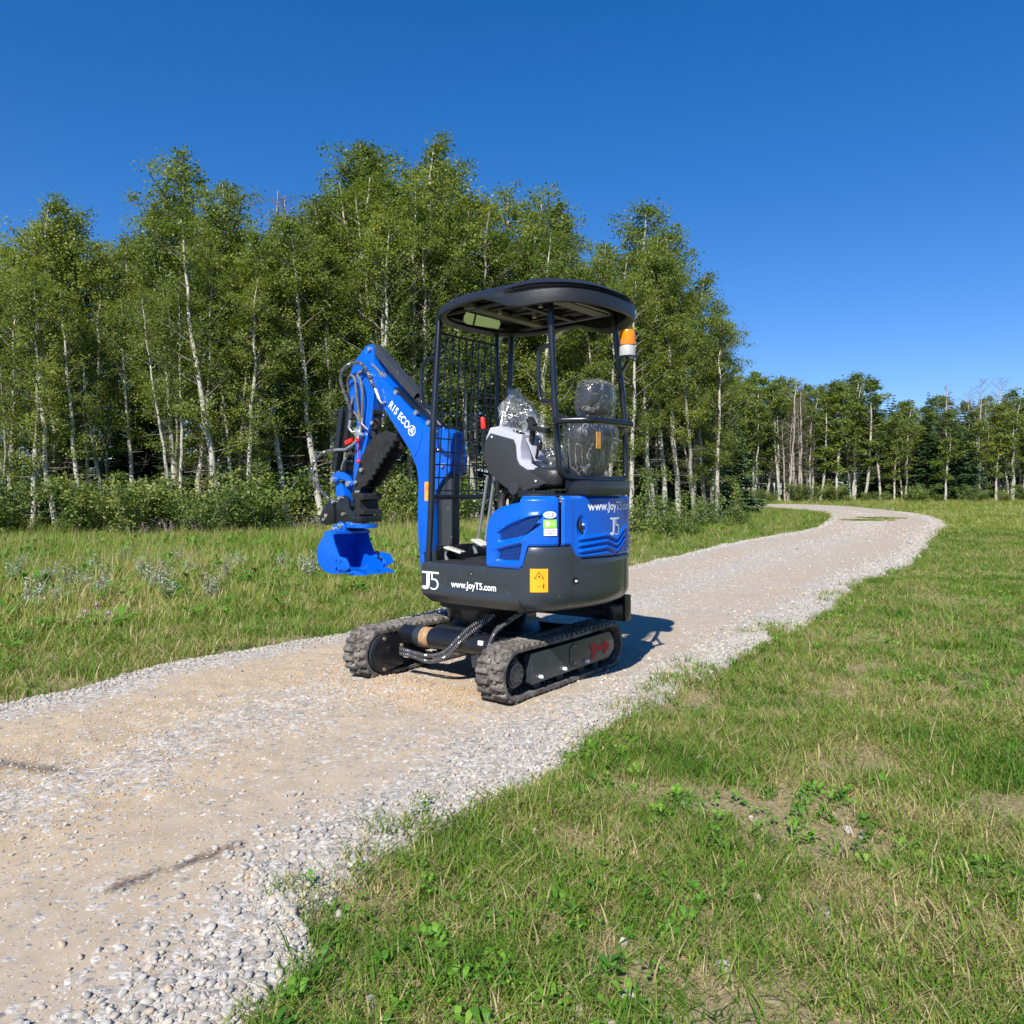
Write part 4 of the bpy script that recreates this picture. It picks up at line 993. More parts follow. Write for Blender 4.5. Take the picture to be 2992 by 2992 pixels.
# the lists run together station by station
def spl(pts, tt):
    P = np.array(pts, float); P = np.vstack([2*P[0]-P[1], P, 2*P[-1]-P[-2]]); i = np.minimum(tt.astype(int), len(pts)-2); t = (tt-i)[:, None]
    a, b, c, d = P[i], P[i+1], P[i+2], P[i+3]
    return .5*((2*b)+(c-a)*t+(2*a-5*b+4*c-d)*t*t+(3*b-a-3*c+d)*t**3)
def vnoise(x, seed, octv=4):
    r = np.zeros_like(x); am = 1
    for o in range(octv):
        rg = np.random.default_rng(seed+o); tab = rg.uniform(-1, 1, 4096); f = 2**o; q = x*f; i = np.floor(q).astype(int); t = q-i; t = t*t*(3-2*t)
        r += am*(tab[i % 4096]*(1-t)+tab[(i+1) % 4096]*t); am *= .55
    return r
NS = 900
tt = np.concatenate([np.linspace(0, 9, 620, endpoint=False), np.linspace(9, 18.999, NS-620)])
EL, ER = spl(RL_, tt), spl(RR_, tt)
def arc(E): return np.concatenate([[0], np.cumsum(np.hypot(*np.diff(E, axis=0).T))])
aL, aR = arc(EL), arc(ER)
def nrm_(E):
    d = np.gradient(E, axis=0); d /= np.linalg.norm(d, axis=1)[:, None]+1e-9; return np.stack([-d[:, 1], d[:, 0]], 1)
EL = EL+nrm_(EL)*(.05*vnoise(aL*1.3, 5, 3))[:, None]; ER = ER+nrm_(ER)*(.055*vnoise(aR*1.6, 50, 3))[:, None]
POLY = np.vstack([EL, ER[::-1]])[::2]
def in_road(x, y, chunk=4000):
    out = np.zeros(len(x), bool); a = POLY; b = np.roll(POLY, -1, 0)
    for k in range(0, len(x), chunk):
        X = x[k:k+chunk, None]; Y = y[k:k+chunk, None]
        c = ((a[:, 1] > Y) != (b[:, 1] > Y)); xx = (b[:, 0]-a[:, 0])*(Y-a[:, 1])/(b[:, 1]-a[:, 1]+1e-12)+a[:, 0]
        out[k:k+chunk] = (c & (X < xx)).sum(1) % 2 == 1
    return out
def edge_dist(x, y, E, chunk=4000):
    out = np.zeros(len(x))
    for k in range(0, len(x), chunk):
        out[k:k+chunk] = np.sqrt(((x[k:k+chunk, None]-E[None, ::3, 0])**2+(y[k:k+chunk, None]-E[None, ::3, 1])**2).min(1))
    return out

# ------------------------------------------------------------------ ground materials
def ramp(t, pos):
    c = t.nodes.new('ShaderNodeValToRGB'); e = c.color_ramp.elements
    while len(e) > 1: e.remove(e[-1])
    e[0].position = pos[0][0]; e[0].color = (*pos[0][1], 1)
    for p, q in pos[1:]: x = e.new(p); x.color = (*q, 1)
    return c
def noise_n(t, scale, detail=6, rough=.6, src=None, dist=0):
    n = t.nodes.new('ShaderNodeTexNoise'); n.inputs['Scale'].default_value = scale; n.inputs['Detail'].default_value = detail
    n.inputs['Roughness'].default_value = rough; n.inputs['Distortion'].default_value = dist
    if src: t.links.new(src, n.inputs['Vector'])
    return n
def mixc(t, f, a, b, mode='MIX'):
    m = t.nodes.new('ShaderNodeMix'); m.data_type = 'RGBA'; m.blend_type = mode
    for s, v in (('Factor', f), ('A', a), ('B', b)):
        if hasattr(v, 'is_output'): t.links.new(v, m.inputs[s])
        elif isinstance(v, tuple): m.inputs[s].default_value = (*v, 1)
        else: m.inputs[s].default_value = v
    return m.outputs['Result']
def rng_n(t, v, a, b, c=0, d=1):
    m = t.nodes.new('ShaderNodeMapRange'); t.links.new(v, m.inputs['Value'])
    for k, q in zip(('From Min', 'From Max', 'To Min', 'To Max'), (a, b, c, d)): m.inputs[k].default_value = q
    return m.outputs[0]
def ground_mat():
    m, t, b = nodes('meadow_soil'); P = t.nodes.new('ShaderNodeNewGeometry').outputs['Position']
    n1 = noise_n(t, .35, 5, .6, P); n2 = noise_n(t, 5, 8, .75, P); n3 = noise_n(t, 60, 4, .7, P)
    c1 = ramp(t, [(.3, (.06, .11, .016)), (.5, (.10, .15, .028)), (.7, (.19, .19, .065))]); t.links.new(n2.outputs[0], c1.inputs[0])
    c2 = ramp(t, [(.25, (.11, .085, .055)), (.5, (.24, .19, .13)), (.75, (.42, .345, .25))]); t.links.new(n3.outputs[0], c2.inputs[0])
    cd = t.nodes.new('ShaderNodeCameraData').outputs['View Distance'] if False else None
    a = t.nodes.new('ShaderNodeAttribute'); a.attribute_name = 'far'
    f = rng_n(t, n1.outputs[0], .35, .65, .55, .25)
    mx = t.nodes.new('ShaderNodeMath'); mx.operation = 'MULTIPLY_ADD'; t.links.new(a.outputs['Fac'], mx.inputs[0]); mx.inputs[1].default_value = -.75; t.links.new(rng_n(t, n1.outputs[0], .3, .7, 1, .75), mx.inputs[2])
    col = mixc(t, mx.outputs[0], c1.outputs[0], c2.outputs[0])
    g2 = mixc(t, rng_n(t, noise_n(t, .12, 4, .6, P).outputs[0], .35, .65), (.95, 1.0, .9), (1.25, 1.1, 1.0)); col = mixc(t, 1.0, col, g2, 'MULTIPLY')
    t.links.new(col, b.inputs['Base Color']); b.inputs['Roughness'].default_value = .95; b.inputs['Specular IOR Level'].default_value = .15
    bp = t.nodes.new('ShaderNodeBump'); bp.inputs['Strength'].default_value = .7; bp.inputs['Distance'].default_value = .01; t.links.new(n3.outputs[0], bp.inputs['Height']); t.links.new(bp.outputs[0], b.inputs['Normal'])
    return m
def road_mat():
    m, t, b = nodes('gravel_road_surface'); P = t.nodes.new('ShaderNodeNewGeometry').outputs['Position']
    ac = t.nodes.new('ShaderNodeAttribute'); ac.attribute_name = 'across'; A = ac.outputs['Fac']
    st = t.nodes.new('ShaderNodeAttribute'); st.attribute_name = 'stony'; S = st.outputs['Fac']
    or_ = t.nodes.new('ShaderNodeAttribute'); or_.attribute_name = 'clay'; O = or_.outputs['Fac']
    n1 = noise_n(t, 1.1, 6, .65, P, .4); n2 = noise_n(t, 9, 8, .75, P); n3 = noise_n(t, 150, 3, .8, P)
    vo = t.nodes.new('ShaderNodeTexVoronoi'); vo.inputs['Scale'].default_value = 48; t.links.new(P, vo.inputs['Vector'])
    v2 = t.nodes.new('ShaderNodeTexVoronoi'); v2.inputs['Scale'].default_value = 110; t.links.new(P, v2.inputs['Vector'])
    sand = ramp(t, [(.25, (.32, .255, .18)), (.5, (.41, .335, .25)), (.75, (.48, .41, .315))]); t.links.new(n2.outputs[0], sand.inputs[0])
    clay = ramp(t, [(.25, (.33, .225, .115)), (.5, (.46, .335, .185)), (.75, (.54, .415, .25))]); t.links.new(n2.outputs[0], clay.inputs[0])
    ston = ramp(t, [(0, (.18, .175, .165)), (.35, (.33, .32, .30)), (.7, (.46, .445, .42)), (1, (.62, .59, .54))]); sp = t.nodes.new('ShaderNodeSeparateColor'); t.links.new(vo.outputs['Color'], sp.inputs[0]); t.links.new(sp.outputs[0], ston.inputs[0])
    sp2 = t.nodes.new('ShaderNodeSeparateColor'); t.links.new(v2.outputs['Color'], sp2.inputs[0])
    fo = t.nodes.new('ShaderNodeMath'); fo.operation = 'ADD'; t.links.new(O, fo.inputs[0]); t.links.new(rng_n(t, n1.outputs[0], .3, .7, -.35, .35), fo.inputs[1]); fo.use_clamp = True
    col = mixc(t, fo.outputs[0], sand.outputs[0], clay.outputs[0])
    # small stones showing here and there
    col = mixc(t, rng_n(t, noise_n(t, 2.2, 7, .75, P, .6).outputs[0], .42, .66, 0, .55), col, (.33, .27, .205))
    fs = t.nodes.new('ShaderNodeMath'); fs.operation = 'ADD'; t.links.new(S, fs.inputs[0]); t.links.new(rng_n(t, n1.outputs[0], .3, .7, -.22, .22), fs.inputs[1])
    gt = t.nodes.new('ShaderNodeMath'); gt.operation = 'LESS_THAN'; t.links.new(sp.outputs[1], gt.inputs[0]); t.links.new(fs.outputs[0], gt.inputs[1])
    g2 = t.nodes.new('ShaderNodeMath'); g2.operation = 'LESS_THAN'; t.links.new(sp2.outputs[1], g2.inputs[0]); t.links.new(rng_n(t, fs.outputs[0], 0, 1, .12, .7), g2.inputs[1])
    ston2 = ramp(t, [(0, (.2, .185, .165)), (.5, (.38, .35, .31)), (1, (.52, .48, .42))]); t.links.new(sp2.outputs[0], ston2.inputs[0])
    col = mixc(t, g2.outputs[0], col, ston2.outputs[0]); col = mixc(t, gt.outputs[0], col, ston.outputs[0])
    col = mixc(t, rng_n(t, n3.outputs[0], .35, .65, 0, .5), col, (.36, .29, .22), 'MIX')
    ws = t.nodes.new('ShaderNodeAttribute'); ws.attribute_name = 'damp'
    wd = t.nodes.new('ShaderNodeMath'); wd.operation = 'MULTIPLY_ADD'; t.links.new(noise_n(t, 70, 5, .8, P).outputs[0], wd.inputs[0]); wd.inputs[1].default_value = 2.4; wd.inputs[2].default_value = -1.35
    wa = t.nodes.new('ShaderNodeMath'); wa.operation = 'ADD'; wa.use_clamp = True; t.links.new(ws.outputs['Fac'], wa.inputs[0]); t.links.new(wd.outputs[0], wa.inputs[1])
    wm = t.nodes.new('ShaderNodeMath'); wm.operation = 'MULTIPLY'; t.links.new(wa.outputs[0], wm.inputs[0]); t.links.new(rng_n(t, ws.outputs['Fac'], 0, .12), wm.inputs[1])
    col = mixc(t, wm.outputs[0], col, (.045, .032, .024))
    t.links.new(col, b.inputs['Base Color']); b.inputs['Roughness'].default_value = .93; b.inputs['Specular IOR Level'].default_value = .2
    h = t.nodes.new('ShaderNodeMath'); h.operation = 'MULTIPLY'; t.links.new(rng_n(t, vo.outputs['Distance'], 0, .5, 1, 0), h.inputs[0]); t.links.new(gt.outputs[0], h.inputs[1])
    h2 = t.nodes.new('ShaderNodeMath'); h2.operation = 'MULTIPLY_ADD'; t.links.new(rng_n(t, v2.outputs['Distance'], 0, .5, .5, 0), h2.inputs[0]); t.links.new(g2.outputs[0], h2.inputs[1]); t.links.new(h.outputs[0], h2.inputs[2])
    h3 = t.nodes.new('ShaderNodeMath'); h3.operation = 'MULTIPLY_ADD'; t.links.new(n3.outputs[0], h3.inputs[0]); h3.inputs[1].default_value = .35; t.links.new(h2.outputs[0], h3.inputs[2])
    bp = t.nodes.new('ShaderNodeBump'); bp.inputs['Strength'].default_value = .6; bp.inputs['Distance'].default_value = .006; t.links.new(h3.outputs[0], bp.inputs['Height']); t.links.new(bp.outputs[0], b.inputs['Normal'])
    return m

# ground sheet: fine near the viewer, coarse to the horizon
gx = np.sinh(np.linspace(-6.2, 6.2, 241))*2.2; gy = np.concatenate([-np.sinh(np.linspace(4.2, .2, 30))*1.2, np.sinh(np.linspace(0, 6.6, 240))*2.2])
X, Y = np.meshgrid(gx, gy, indexing='ij'); Z = gz(X, Y)
me = np_mesh('ground', np.stack([X.ravel(), Y.ravel(), Z.ravel()], 1), [grid_faces(len(gx), len(gy))[:, ::-1]], ground_mat())
attr_f(me, 'far', sm(3, 12, np.hypot(X, Y).ravel()))
tag(link('ground', me), kind='structure')

# road sheet
NC = 90
w = np.linspace(0, 1, NC)
RX = EL[:, None, 0]*(1-w)+ER[:, None, 0]*w; RY = EL[:, None, 1]*(1-w)+ER[:, None, 1]*w
def n2d(x, y, seed, oct=4):
    r = 0; am = 1
    for o in range(oct):
        rg = np.random.default_rng(seed+o*7); tab = rg.uniform(-1, 1, (256, 256)); f = 2.0**o; X_, Y_ = x*f, y*f
        i = np.floor(X_).astype(int); j = np.floor(Y_).astype(int); u = X_-i; v = Y_-j; u = u*u*(3-2*u); v = v*v*(3-2*v)
        g_ = lambda a, b: tab[a % 256, b % 256]
        r = r+am*((g_(i, j)*(1-u)+g_(i+1, j)*u)*(1-v)+(g_(i, j+1)*(1-u)+g_(i+1, j+1)*u)*v); am *= .5
    return r
# position of the excavator's tracks, for the churned dirt round them
ex_c = np.array([-.155, 5.157]); fT = np.array([-math.cos(math.radians(35.5)), math.sin(math.radians(35.5))]); rT = np.array([math.sin(math.radians(35.5)), math.cos(math.radians(35.5))])
def tcoord(x, y): return (x-ex_c[0])*fT[0]+(y-ex_c[1])*fT[1], (x-ex_c[0])*rT[0]+(y-ex_c[1])*rT[1]
ta, tb = tcoord(RX, RY)
under_tr = ((np.abs(np.abs(ta)-.52) < .11) & (np.abs(tb) < .66))
berm = np.exp(-((ta)/.42)**4)*np.exp(-((tb+.62)/.17)**2)*.035+np.exp(-((np.abs(ta)-.52)/.17)**2)*np.exp(-((tb+.8)/.10)**2)*.012
rough = n2d(RX*5, RY*5, 3, 2)*.4+n2d(RX*1.5, RY*1.5, 30, 2)*.7
damp = np.zeros_like(RX)
for (x0, y0), (x1, y1), wd, stg in (((-1.15, 2.33), (-.89, 2.62), .035, .95), ((-1.9, 3.32), (-2.2, 3.4), .07, .8)):
    dx, dy = x1-x0, y1-y0; tq = np.clip(((RX-x0)*dx+(RY-y0)*dy)/(dx*dx+dy*dy), 0, 1); dd = np.hypot(RX-x0-tq*dx, RY-y0-tq*dy)
    damp = np.maximum(damp, stg*np.clip(1.3-dd/(wd*(1+.4*n2d(RX*14, RY*14, 5))), 0, 1))
aq = w[None, :]+.05*n2d(RX*.8, RY*.8, 9)
cen = np.exp(-((aq-.46)/.10)**2); ed = sm(.16, .06, aq)+sm(.82, .94, aq)
near_mix = sm(9, 4, RY)
stony = np.clip(.12+.55*cen+.75*ed+.12*n2d(RX*1.3, RY*1.3, 44), 0, 1)
clay = np.clip(.95*np.exp(-((aq-.38)/.26)**2)*near_mix*(RX < 1.5)+.2*near_mix-.08+.9*berm/.035, 0, 1)
RZ = gz(RX, RY)*0+(.7*sm(45, 90, RY)*sm(5, 30, RX))+.006*rough-.012*(np.exp(-((aq-.25)/.08)**2)+np.exp(-((aq-.66)/.08)**2))+berm+.0035*n2d(RX*11, RY*11, 77, 1)*(.4+2.0*clay)*(RY < 8)+.004
RZ -= .005*(np.minimum(w, 1-w) < .012)[None, :]*2
RZ = np.where(under_tr, np.minimum(RZ, .006), RZ)
for c_ in (0, -1): RZ[:, c_] = gz(RX[:, c_], RY[:, c_])-.004
for c_ in (1, -2): RZ[:, c_] = .5*RZ[:, c_]+.5*(gz(RX[:, c_], RY[:, c_])+.004)
me = np_mesh('gravel_road', np.stack([RX.ravel(), RY.ravel(), RZ.ravel()], 1), [grid_faces(NS, NC)], road_mat())
attr_f(me, 'across', np.broadcast_to(w, RX.shape).ravel()); attr_f(me, 'stony', stony.ravel()); attr_f(me, 'clay', clay.ravel()); attr_f(me, 'damp', damp.ravel())
tag(link('gravel_road', me), kind='structure')
def road_point(i, f):
    """point on the road sheet, by station index and fraction across"""
    i0 = np.clip(i.astype(int), 0, NS-2); t = i-i0; j = np.clip(f*(NC-1), 0, NC-1.001); j0 = j.astype(int); u = j-j0
    def B(A): return (A[i0, j0]*(1-u)+A[i0, j0+1]*u)*(1-t)+(A[i0+1, j0]*(1-u)+A[i0+1, j0+1]*u)*t
    return B(RX), B(RY), B(RZ), B(damp)

# ------------------------------------------------------------------ scattering of uncountable stuff
def scatter(name, P, rot, scl, idx, protos, parent=None):
    me = bpy.data.meshes.new(name); me.vertices.add(len(P)); me.vertices.foreach_set('co', np.asarray(P, np.float32).ravel())
    a = me.attributes.new('rot', 'FLOAT_VECTOR', 'POINT'); a.data.foreach_set('vector', np.asarray(rot, np.float32).ravel())
    a = me.attributes.new('scl', 'FLOAT_VECTOR', 'POINT'); a.data.foreach_set('vector', np.asarray(scl, np.float32).ravel())
    a = me.attributes.new('idx', 'INT', 'POINT'); a.data.foreach_set('value', np.asarray(idx, np.int32))
    col = bpy.data.collections.new(name+'_kinds')
    for k, p in enumerate(protos):
        ob = bpy.data.objects.new('%s_kind_%02d' % (name, k), p); col.objects.link(ob)
    o = link(name, me, parent); o['kind'] = 'stuff'
    ng = bpy.data.node_groups.new(name, 'GeometryNodeTree')
    ng.interface.new_socket('Geometry', in_out='INPUT', socket_type='NodeSocketGeometry'); ng.interface.new_socket('Geometry', in_out='OUTPUT', socket_type='NodeSocketGeometry')
    I = ng.nodes.new('NodeGroupInput'); O = ng.nodes.new('NodeGroupOutput'); ip = ng.nodes.new('GeometryNodeInstanceOnPoints')
    mp = ng.nodes.new('GeometryNodeMeshToPoints'); ci = ng.nodes.new('GeometryNodeCollectionInfo')
    ci.inputs['Collection'].default_value = col; ci.inputs['Separate Children'].default_value = True; ci.inputs['Reset Children'].default_value = True
    def na(n_, ty):
        q = ng.nodes.new('GeometryNodeInputNamedAttribute'); q.data_type = ty; q.inputs['Name'].default_value = n_; return q.outputs['Attribute']
    L = ng.links; L.new(I.outputs[0], mp.inputs[0]); L.new(mp.outputs[0], ip.inputs['Points']); L.new(ci.outputs[0], ip.inputs['Instance'])
    ip.inputs['Pick Instance'].default_value = True; L.new(na('idx', 'INT'), ip.inputs['Instance Index'])
    L.new(na('rot', 'FLOAT_VECTOR'), ip.inputs['Rotation']); L.new(na('scl', 'FLOAT_VECTOR'), ip.inputs['Scale']); L.new(ip.outputs[0], O.inputs[0])
    md = o.modifiers.new('scatter', 'NODES'); md.node_group = ng
    return o

# pebbles
def stone_mat():
    m, t, b = nodes('river_pebble'); oi = t.nodes.new('ShaderNodeObjectInfo')
    c = ramp(t, [(0, (.17, .17, .165)), (.16, (.25, .25, .255)), (.32, (.36, .345, .315)), (.5, (.29, .265, .22)), (.64, (.42, .40, .355)), (.78, (.40, .295, .185)), (.9, (.26, .265, .275)), (1, (.47, .45, .40))]); t.links.new(oi.outputs['Random'], c.inputs[0])
    tc = t.nodes.new('ShaderNodeTexCoord'); n = noise_n(t, 1.5, 5, .7, tc.outputs['Object'])
    col = mixc(t, rng_n(t, n.outputs[0], .35, .7, 0, .45), c.outputs[0], (.45, .40, .33))
    t.links.new(col, b.inputs['Base Color']); b.inputs['Roughness'].default_value = .8
    return m
M_stone = stone_mat()
M_stone2 = stone_mat()
for e_, c_ in zip([n_ for n_ in M_stone2.node_tree.nodes if n_.type == 'VALTORGB'][0].color_ramp.elements, ((.34, .31, .27), (.42, .39, .34), (.47, .44, .39), (.40, .35, .28), (.50, .47, .42), (.46, .37, .26), (.38, .37, .36), (.55, .52, .47))): e_.color = (*c_, 1)
M_stone2.name = 'crushed_stone'
def pebble(seed, sub=2, smooth=True):
    rng = np.random.default_rng(seed); bm = bmesh.new(); bmesh.ops.create_icosphere(bm, subdivisions=sub, radius=1)
    d = [rng.normal(size=3) for _ in range(10)]; d = [v/np.linalg.norm(v) for v in d]; h = rng.uniform(.5, .85, 10)
    sc = np.array([1, rng.uniform(.65, .95), rng.uniform(.45, .7)])
    for v in bm.verts:
        p = np.array(v.co)
        for dd, hh in zip(d, h):
            q = p@dd
            if q > hh: p = p-dd*(q-hh)*.92
        v.co = p*sc*(1+rng.normal()*.012)
    me = bpy.data.meshes.new('pebble'); bm.to_mesh(me); bm.free(); me.materials.append(M_stone)
    for p in me.polygons: p.use_smooth = smooth
    return me
PB = [pebble(k, 2, k % 3 != 0) for k in range(9)]
PB2 = [pebble(20+k, 1, False) for k in range(5)]
for q in PB2: q.materials.clear(); q.materials.append(M_stone2)
seg_ = np.hypot(np.diff(RX[:, NC//2]), np.diff(RY[:, NC//2])); rad_ = np.hypot(RX[:-1, NC//2], RY[:-1, NC//2])
def mk_pebbles(name, n, fsel, smin, smax, dlim=None, lab='', protos=None, i0=20, i1=800, grow=.10):
    protos = protos or PB; pw = seg_*dlim(rad_); pw[:i0] = 0; pw[i1:] = 0; pw /= pw.sum()
    i = NR.choice(len(pw), n, p=pw)+NR.random(n); f = fsel(n, i); x, y, z, dm = road_point(i, np.clip(f, 0, 1)); r = np.hypot(x, y); m_ = n
    s = smin*(smax/smin)**(NR.random(m_)**1.8); s = s*(1+grow*np.clip(r-4, 0, 30))
    ta_, tb_ = tcoord(x, y); ok = ~((np.abs(np.abs(ta_)-.52) < .105) & (np.abs(tb_) < .69))
    P = np.stack([x, y, z+s*.18], 1); rot = np.stack([NR.normal(0, .3, m_), NR.normal(0, .3, m_), NR.uniform(0, 6.28, m_)], 1)
    o = scatter(name, P[ok], rot[ok], np.stack([s, s, s], 1)[ok], NR.integers(0, len(protos), m_)[ok], protos); tag(o, lab, 'gravel'); return o
bandR = lambda n, i: 1-np.abs(NR.normal(0, .05, n)*(1+.8*np.sin(i*.05)**2))
bandL = lambda n, i: np.abs(NR.normal(0, .042, n))
cenF = lambda n, i: np.clip(.45+NR.normal(0, .14, n), 0, 1)
allF = lambda n, i: NR.random(n)
lin = lambda a, c: (lambda r: np.clip(1.0-(r-a)/c, .12, 1))
dl = lambda p: (lambda r: 1/np.maximum(r, 1.8)**p)
mk_pebbles('edge_gravel', 34000, bandR, .0035, .0175, dl(1.1), 'loose washed river gravel along the near road edge')
mk_pebbles('edge_gravel', 13000, bandL, .0045, .015, dl(1.0), 'loose washed river gravel along the far road edge', i0=60)
mk_pebbles('loose_stones', 12000, cenF, .003, .012, dl(1.1), 'loose crushed stones in the middle of the road', PB2)
mk_pebbles('loose_stones', 12000, allF, .0018, .0065, dl(1.3), 'small loose stones scattered over the packed road', PB2)
mk_pebbles('loose_stones', 900, allF, .008, .016, dl(1.0), 'single larger pebbles kicked over the packed road')
# dirt crumbs pushed up by the tracks
M_clod = mat('clay_clod', (.40, .29, .18), .95, var=.25, vscale=9)
clods = []
for k in range(4):
    q = pebble(40+k, 1, False); q.materials.clear(); q.materials.append(M_clod); clods.append(q)
n = 3500; aa = NR.normal(0, .5, n); bb = -.68+NR.normal(0, .16, n)
k = ~((np.abs(np.abs(aa)-.52) < .10) & (bb > -.70)); aa, bb = aa[k], bb[k]; x = ex_c[0]+aa*fT[0]+bb*rT[0]; y = ex_c[1]+aa*fT[1]+bb*rT[1]
from mathutils.bvhtree import BVHTree
bvh = BVHTree.FromPolygons([tuple(v) for v in np.stack([RX[150:520].ravel(), RY[150:520].ravel(), RZ[150:520].ravel()], 1)], [tuple(q) for q in grid_faces(370, NC)])
P = []
for a_, b_ in zip(x, y):
    h = bvh.ray_cast(Vector((a_, b_, 2)), Vector((0, 0, -1)))[0]; P.append((a_, b_, (h.z if h else 0)+.001))
s = .003*(5)**(NR.random(len(P))**1.7)
mk_pebbles('clay_crumbs', 34000, lambda n, i: np.clip(.40+NR.normal(0, .17, n), 0, 1), .0018, .009, lambda r: (r < 8)/np.maximum(r, 1.8)**1.2, 'crumbly yellow clay and grit in the middle of the road', clods)
o = scatter('dirt_crumbs', P, NR.uniform(0, 6, (len(P), 3)), np.stack([s]*3, 1), NR.integers(0, 4, len(P)), clods); tag(o, 'crumbled clay pushed up in front of the tracks', 'dirt')

# ------------------------------------------------------------------ grass and herbs
def plant_mat(name, cols, transl=.35, rough=.6, pos_scale=.5, spec=.25, inst=True):
    m, t, b = nodes(name); L = t.links
    at = t.nodes.new('ShaderNodeAttribute'); at.attribute_name = 'rnd'
    oi = t.nodes.new('ShaderNodeObjectInfo'); ge = t.nodes.new('ShaderNodeNewGeometry')
    n = noise_n(t, pos_scale, 4, .65, ge.outputs['Position'])
    a = t.nodes.new('ShaderNodeMath'); a.operation = 'MULTIPLY_ADD'; L.new(at.outputs['Fac'], a.inputs[0]); a.inputs[1].default_value = .5
    b2 = t.nodes.new('ShaderNodeMath'); b2.operation = 'MULTIPLY_ADD'; L.new(oi.outputs['Random'], b2.inputs[0]); b2.inputs[1].default_value = .25 if inst else .12
    L.new(rng_n(t, n.outputs[0], .33, .67, -.2, .42), b2.inputs[2]); L.new(b2.outputs[0], a.inputs[2])
    c = ramp(t, cols); L.new(a.outputs[0], c.inputs[0])
    b.inputs['Roughness'].default_value = rough; b.inputs['Specular IOR Level'].default_value = spec; L.new(c.outputs[0], b.inputs['Base Color'])
    tr = t.nodes.new('ShaderNodeBsdfTranslucent'); L.new(mixc(t, 1.0, c.outputs[0], (1.3, 1.25, .6), 'MULTIPLY'), tr.inputs[0])
    mx = t.nodes.new('ShaderNodeMixShader'); mx.inputs[0].default_value = transl; o = t.nodes['Material Output']
    L.new(b.outputs[0], mx.inputs[1]); L.new(tr.outputs[0], mx.inputs[2]); L.new(mx.outputs[0], o.inputs[0])
    return m
M_grass = plant_mat('grass_blades', [(0, (.035, .115, .010)), (.25, (.085, .20, .016)), (.5, (.15, .26, .026)), (.68, (.24, .27, .055)), (.84, (.38, .32, .15)), (1, (.52, .42, .25))], .38, pos_scale=1.1)
M_mead = plant_mat('meadow_blades', [(0, (.06, .15, .014)), (.3, (.13, .23, .02)), (.52, (.20, .28, .033)), (.72, (.31, .31, .075)), (.87, (.43, .37, .16)), (1, (.54, .45, .26))], .35, pos_scale=.3)
M_herb = plant_mat('broad_leaves', [(0, (.05, .15, .018)), (.4, (.10, .25, .025)), (.8, (.18, .36, .035)), (1, (.26, .36, .07))], .35)
def blades(seed, n, rad, h0, h1, wd, lean, m, dry=0.0, seg=3):
    rng = np.random.default_rng(seed); V = []; F3 = []; F4 = []; R = []
    for i in range(n):
        a = rng.uniform(0, 6.28); r = rad*math.sqrt(rng.random()); x, y = r*math.cos(a), r*math.sin(a)
        h = rng.uniform(h0, h1); d = rng.uniform(0, 6.28); ln = lean*rng.uniform(.2, 1.3)*h; w_ = wd*rng.uniform(.6, 1.3)
        px, py = -math.sin(d), math.cos(d); rv = rng.random() if rng.random() > dry else rng.uniform(1.1, 1.6); b0 = len(V)
        for k in range(seg):
            t = k/seg; ox, oy = math.cos(d)*ln*t*t, math.sin(d)*ln*t*t; z = h*(t-.15*t*t*min(1, lean)); ww = w_*(1-t*.75)/2
            V += [(x+ox-px*ww, y+oy-py*ww, z), (x+ox+px*ww, y+oy+py*ww, z)]
        V.append((x+math.cos(d)*ln, y+math.sin(d)*ln, h*(1-.15*min(1, lean))))
        for k in range(seg-1): F4.append((b0+2*k, b0+2*k+1, b0+2*k+3, b0+2*k+2))
        F3.append((b0+2*seg-2, b0+2*seg-1, b0+2*seg)); R += [rv]*(2*seg+1)
    me = np_mesh('tuft', V, [F4, F3], m, False); attr_f(me, 'rnd', R); return me
def herb(seed, n, r0, r1, m, lobes=False, h=.03):
    rng = np.random.default_rng(seed); V = []; F = []; R = []
    for i in range(n):
        a = rng.uniform(0, 6.28); l = rng.uniform(r0, r1); w_ = l*rng.uniform(.3, .5); z0 = rng.uniform(0, h); up = rng.uniform(.1, .9)*l; cx = rng.uniform(-.02, .02); cy = rng.uniform(-.02, .02)
        ca, sa_ = math.cos(a), math.sin(a); b0 = len(V); q = rng.random()
        for t, ww in ((.15, .15), (.5, 1), (.8, .8)):
            for s_ in (-1, 1): V.append((cx+ca*l*t-sa_*w_/2*ww*s_, cy+sa_*l*t+ca*w_/2*ww*s_, z0+up*math.sin(t*1.9)+.15*w_*ww))
        V.append((cx+ca*l, cy+sa_*l, z0+up*math.sin(1.9)*.9)); F += [(b0, b0+1, b0+3, b0+2), (b0+2, b0+3, b0+5, b0+4), (b0+4, b0+5, b0+6, b0+6)]; R += [q]*7
    F4 = [f for f in F if f[2] != f[3]]; F3 = [f[:3] for f in F if f[2] == f[3]]
    me = np_mesh('herb', V, [F4, F3], m, False); attr_f(me, 'rnd', R); return me
LAWN = [blades(100+k, 34, .085, .02, .06, .0036, 1.3, M_grass, .25) for k in range(4)]+[blades(110+k, 18, .05, .03, .085, .005, 1.1, M_grass, .1) for k in range(3)]+[blades(120+k, 22, .09, .01, .035, .0035, 2.2, M_grass, .95) for k in range(2)]
HERB = [herb(130+k, 11, .016, .042, M_herb) for k in range(3)]
MEAD = [blades(150+k, 26, .14, .10, .26, .007, .6, M_mead, .15) for k in range(4)]+[blades(160+k, 14, .1, .2, .38, .006, .5, M_mead, .5) for k in range(2)]+[herb(170+k, 16, .05, .1, M_herb, h=.12) for k in range(2)]
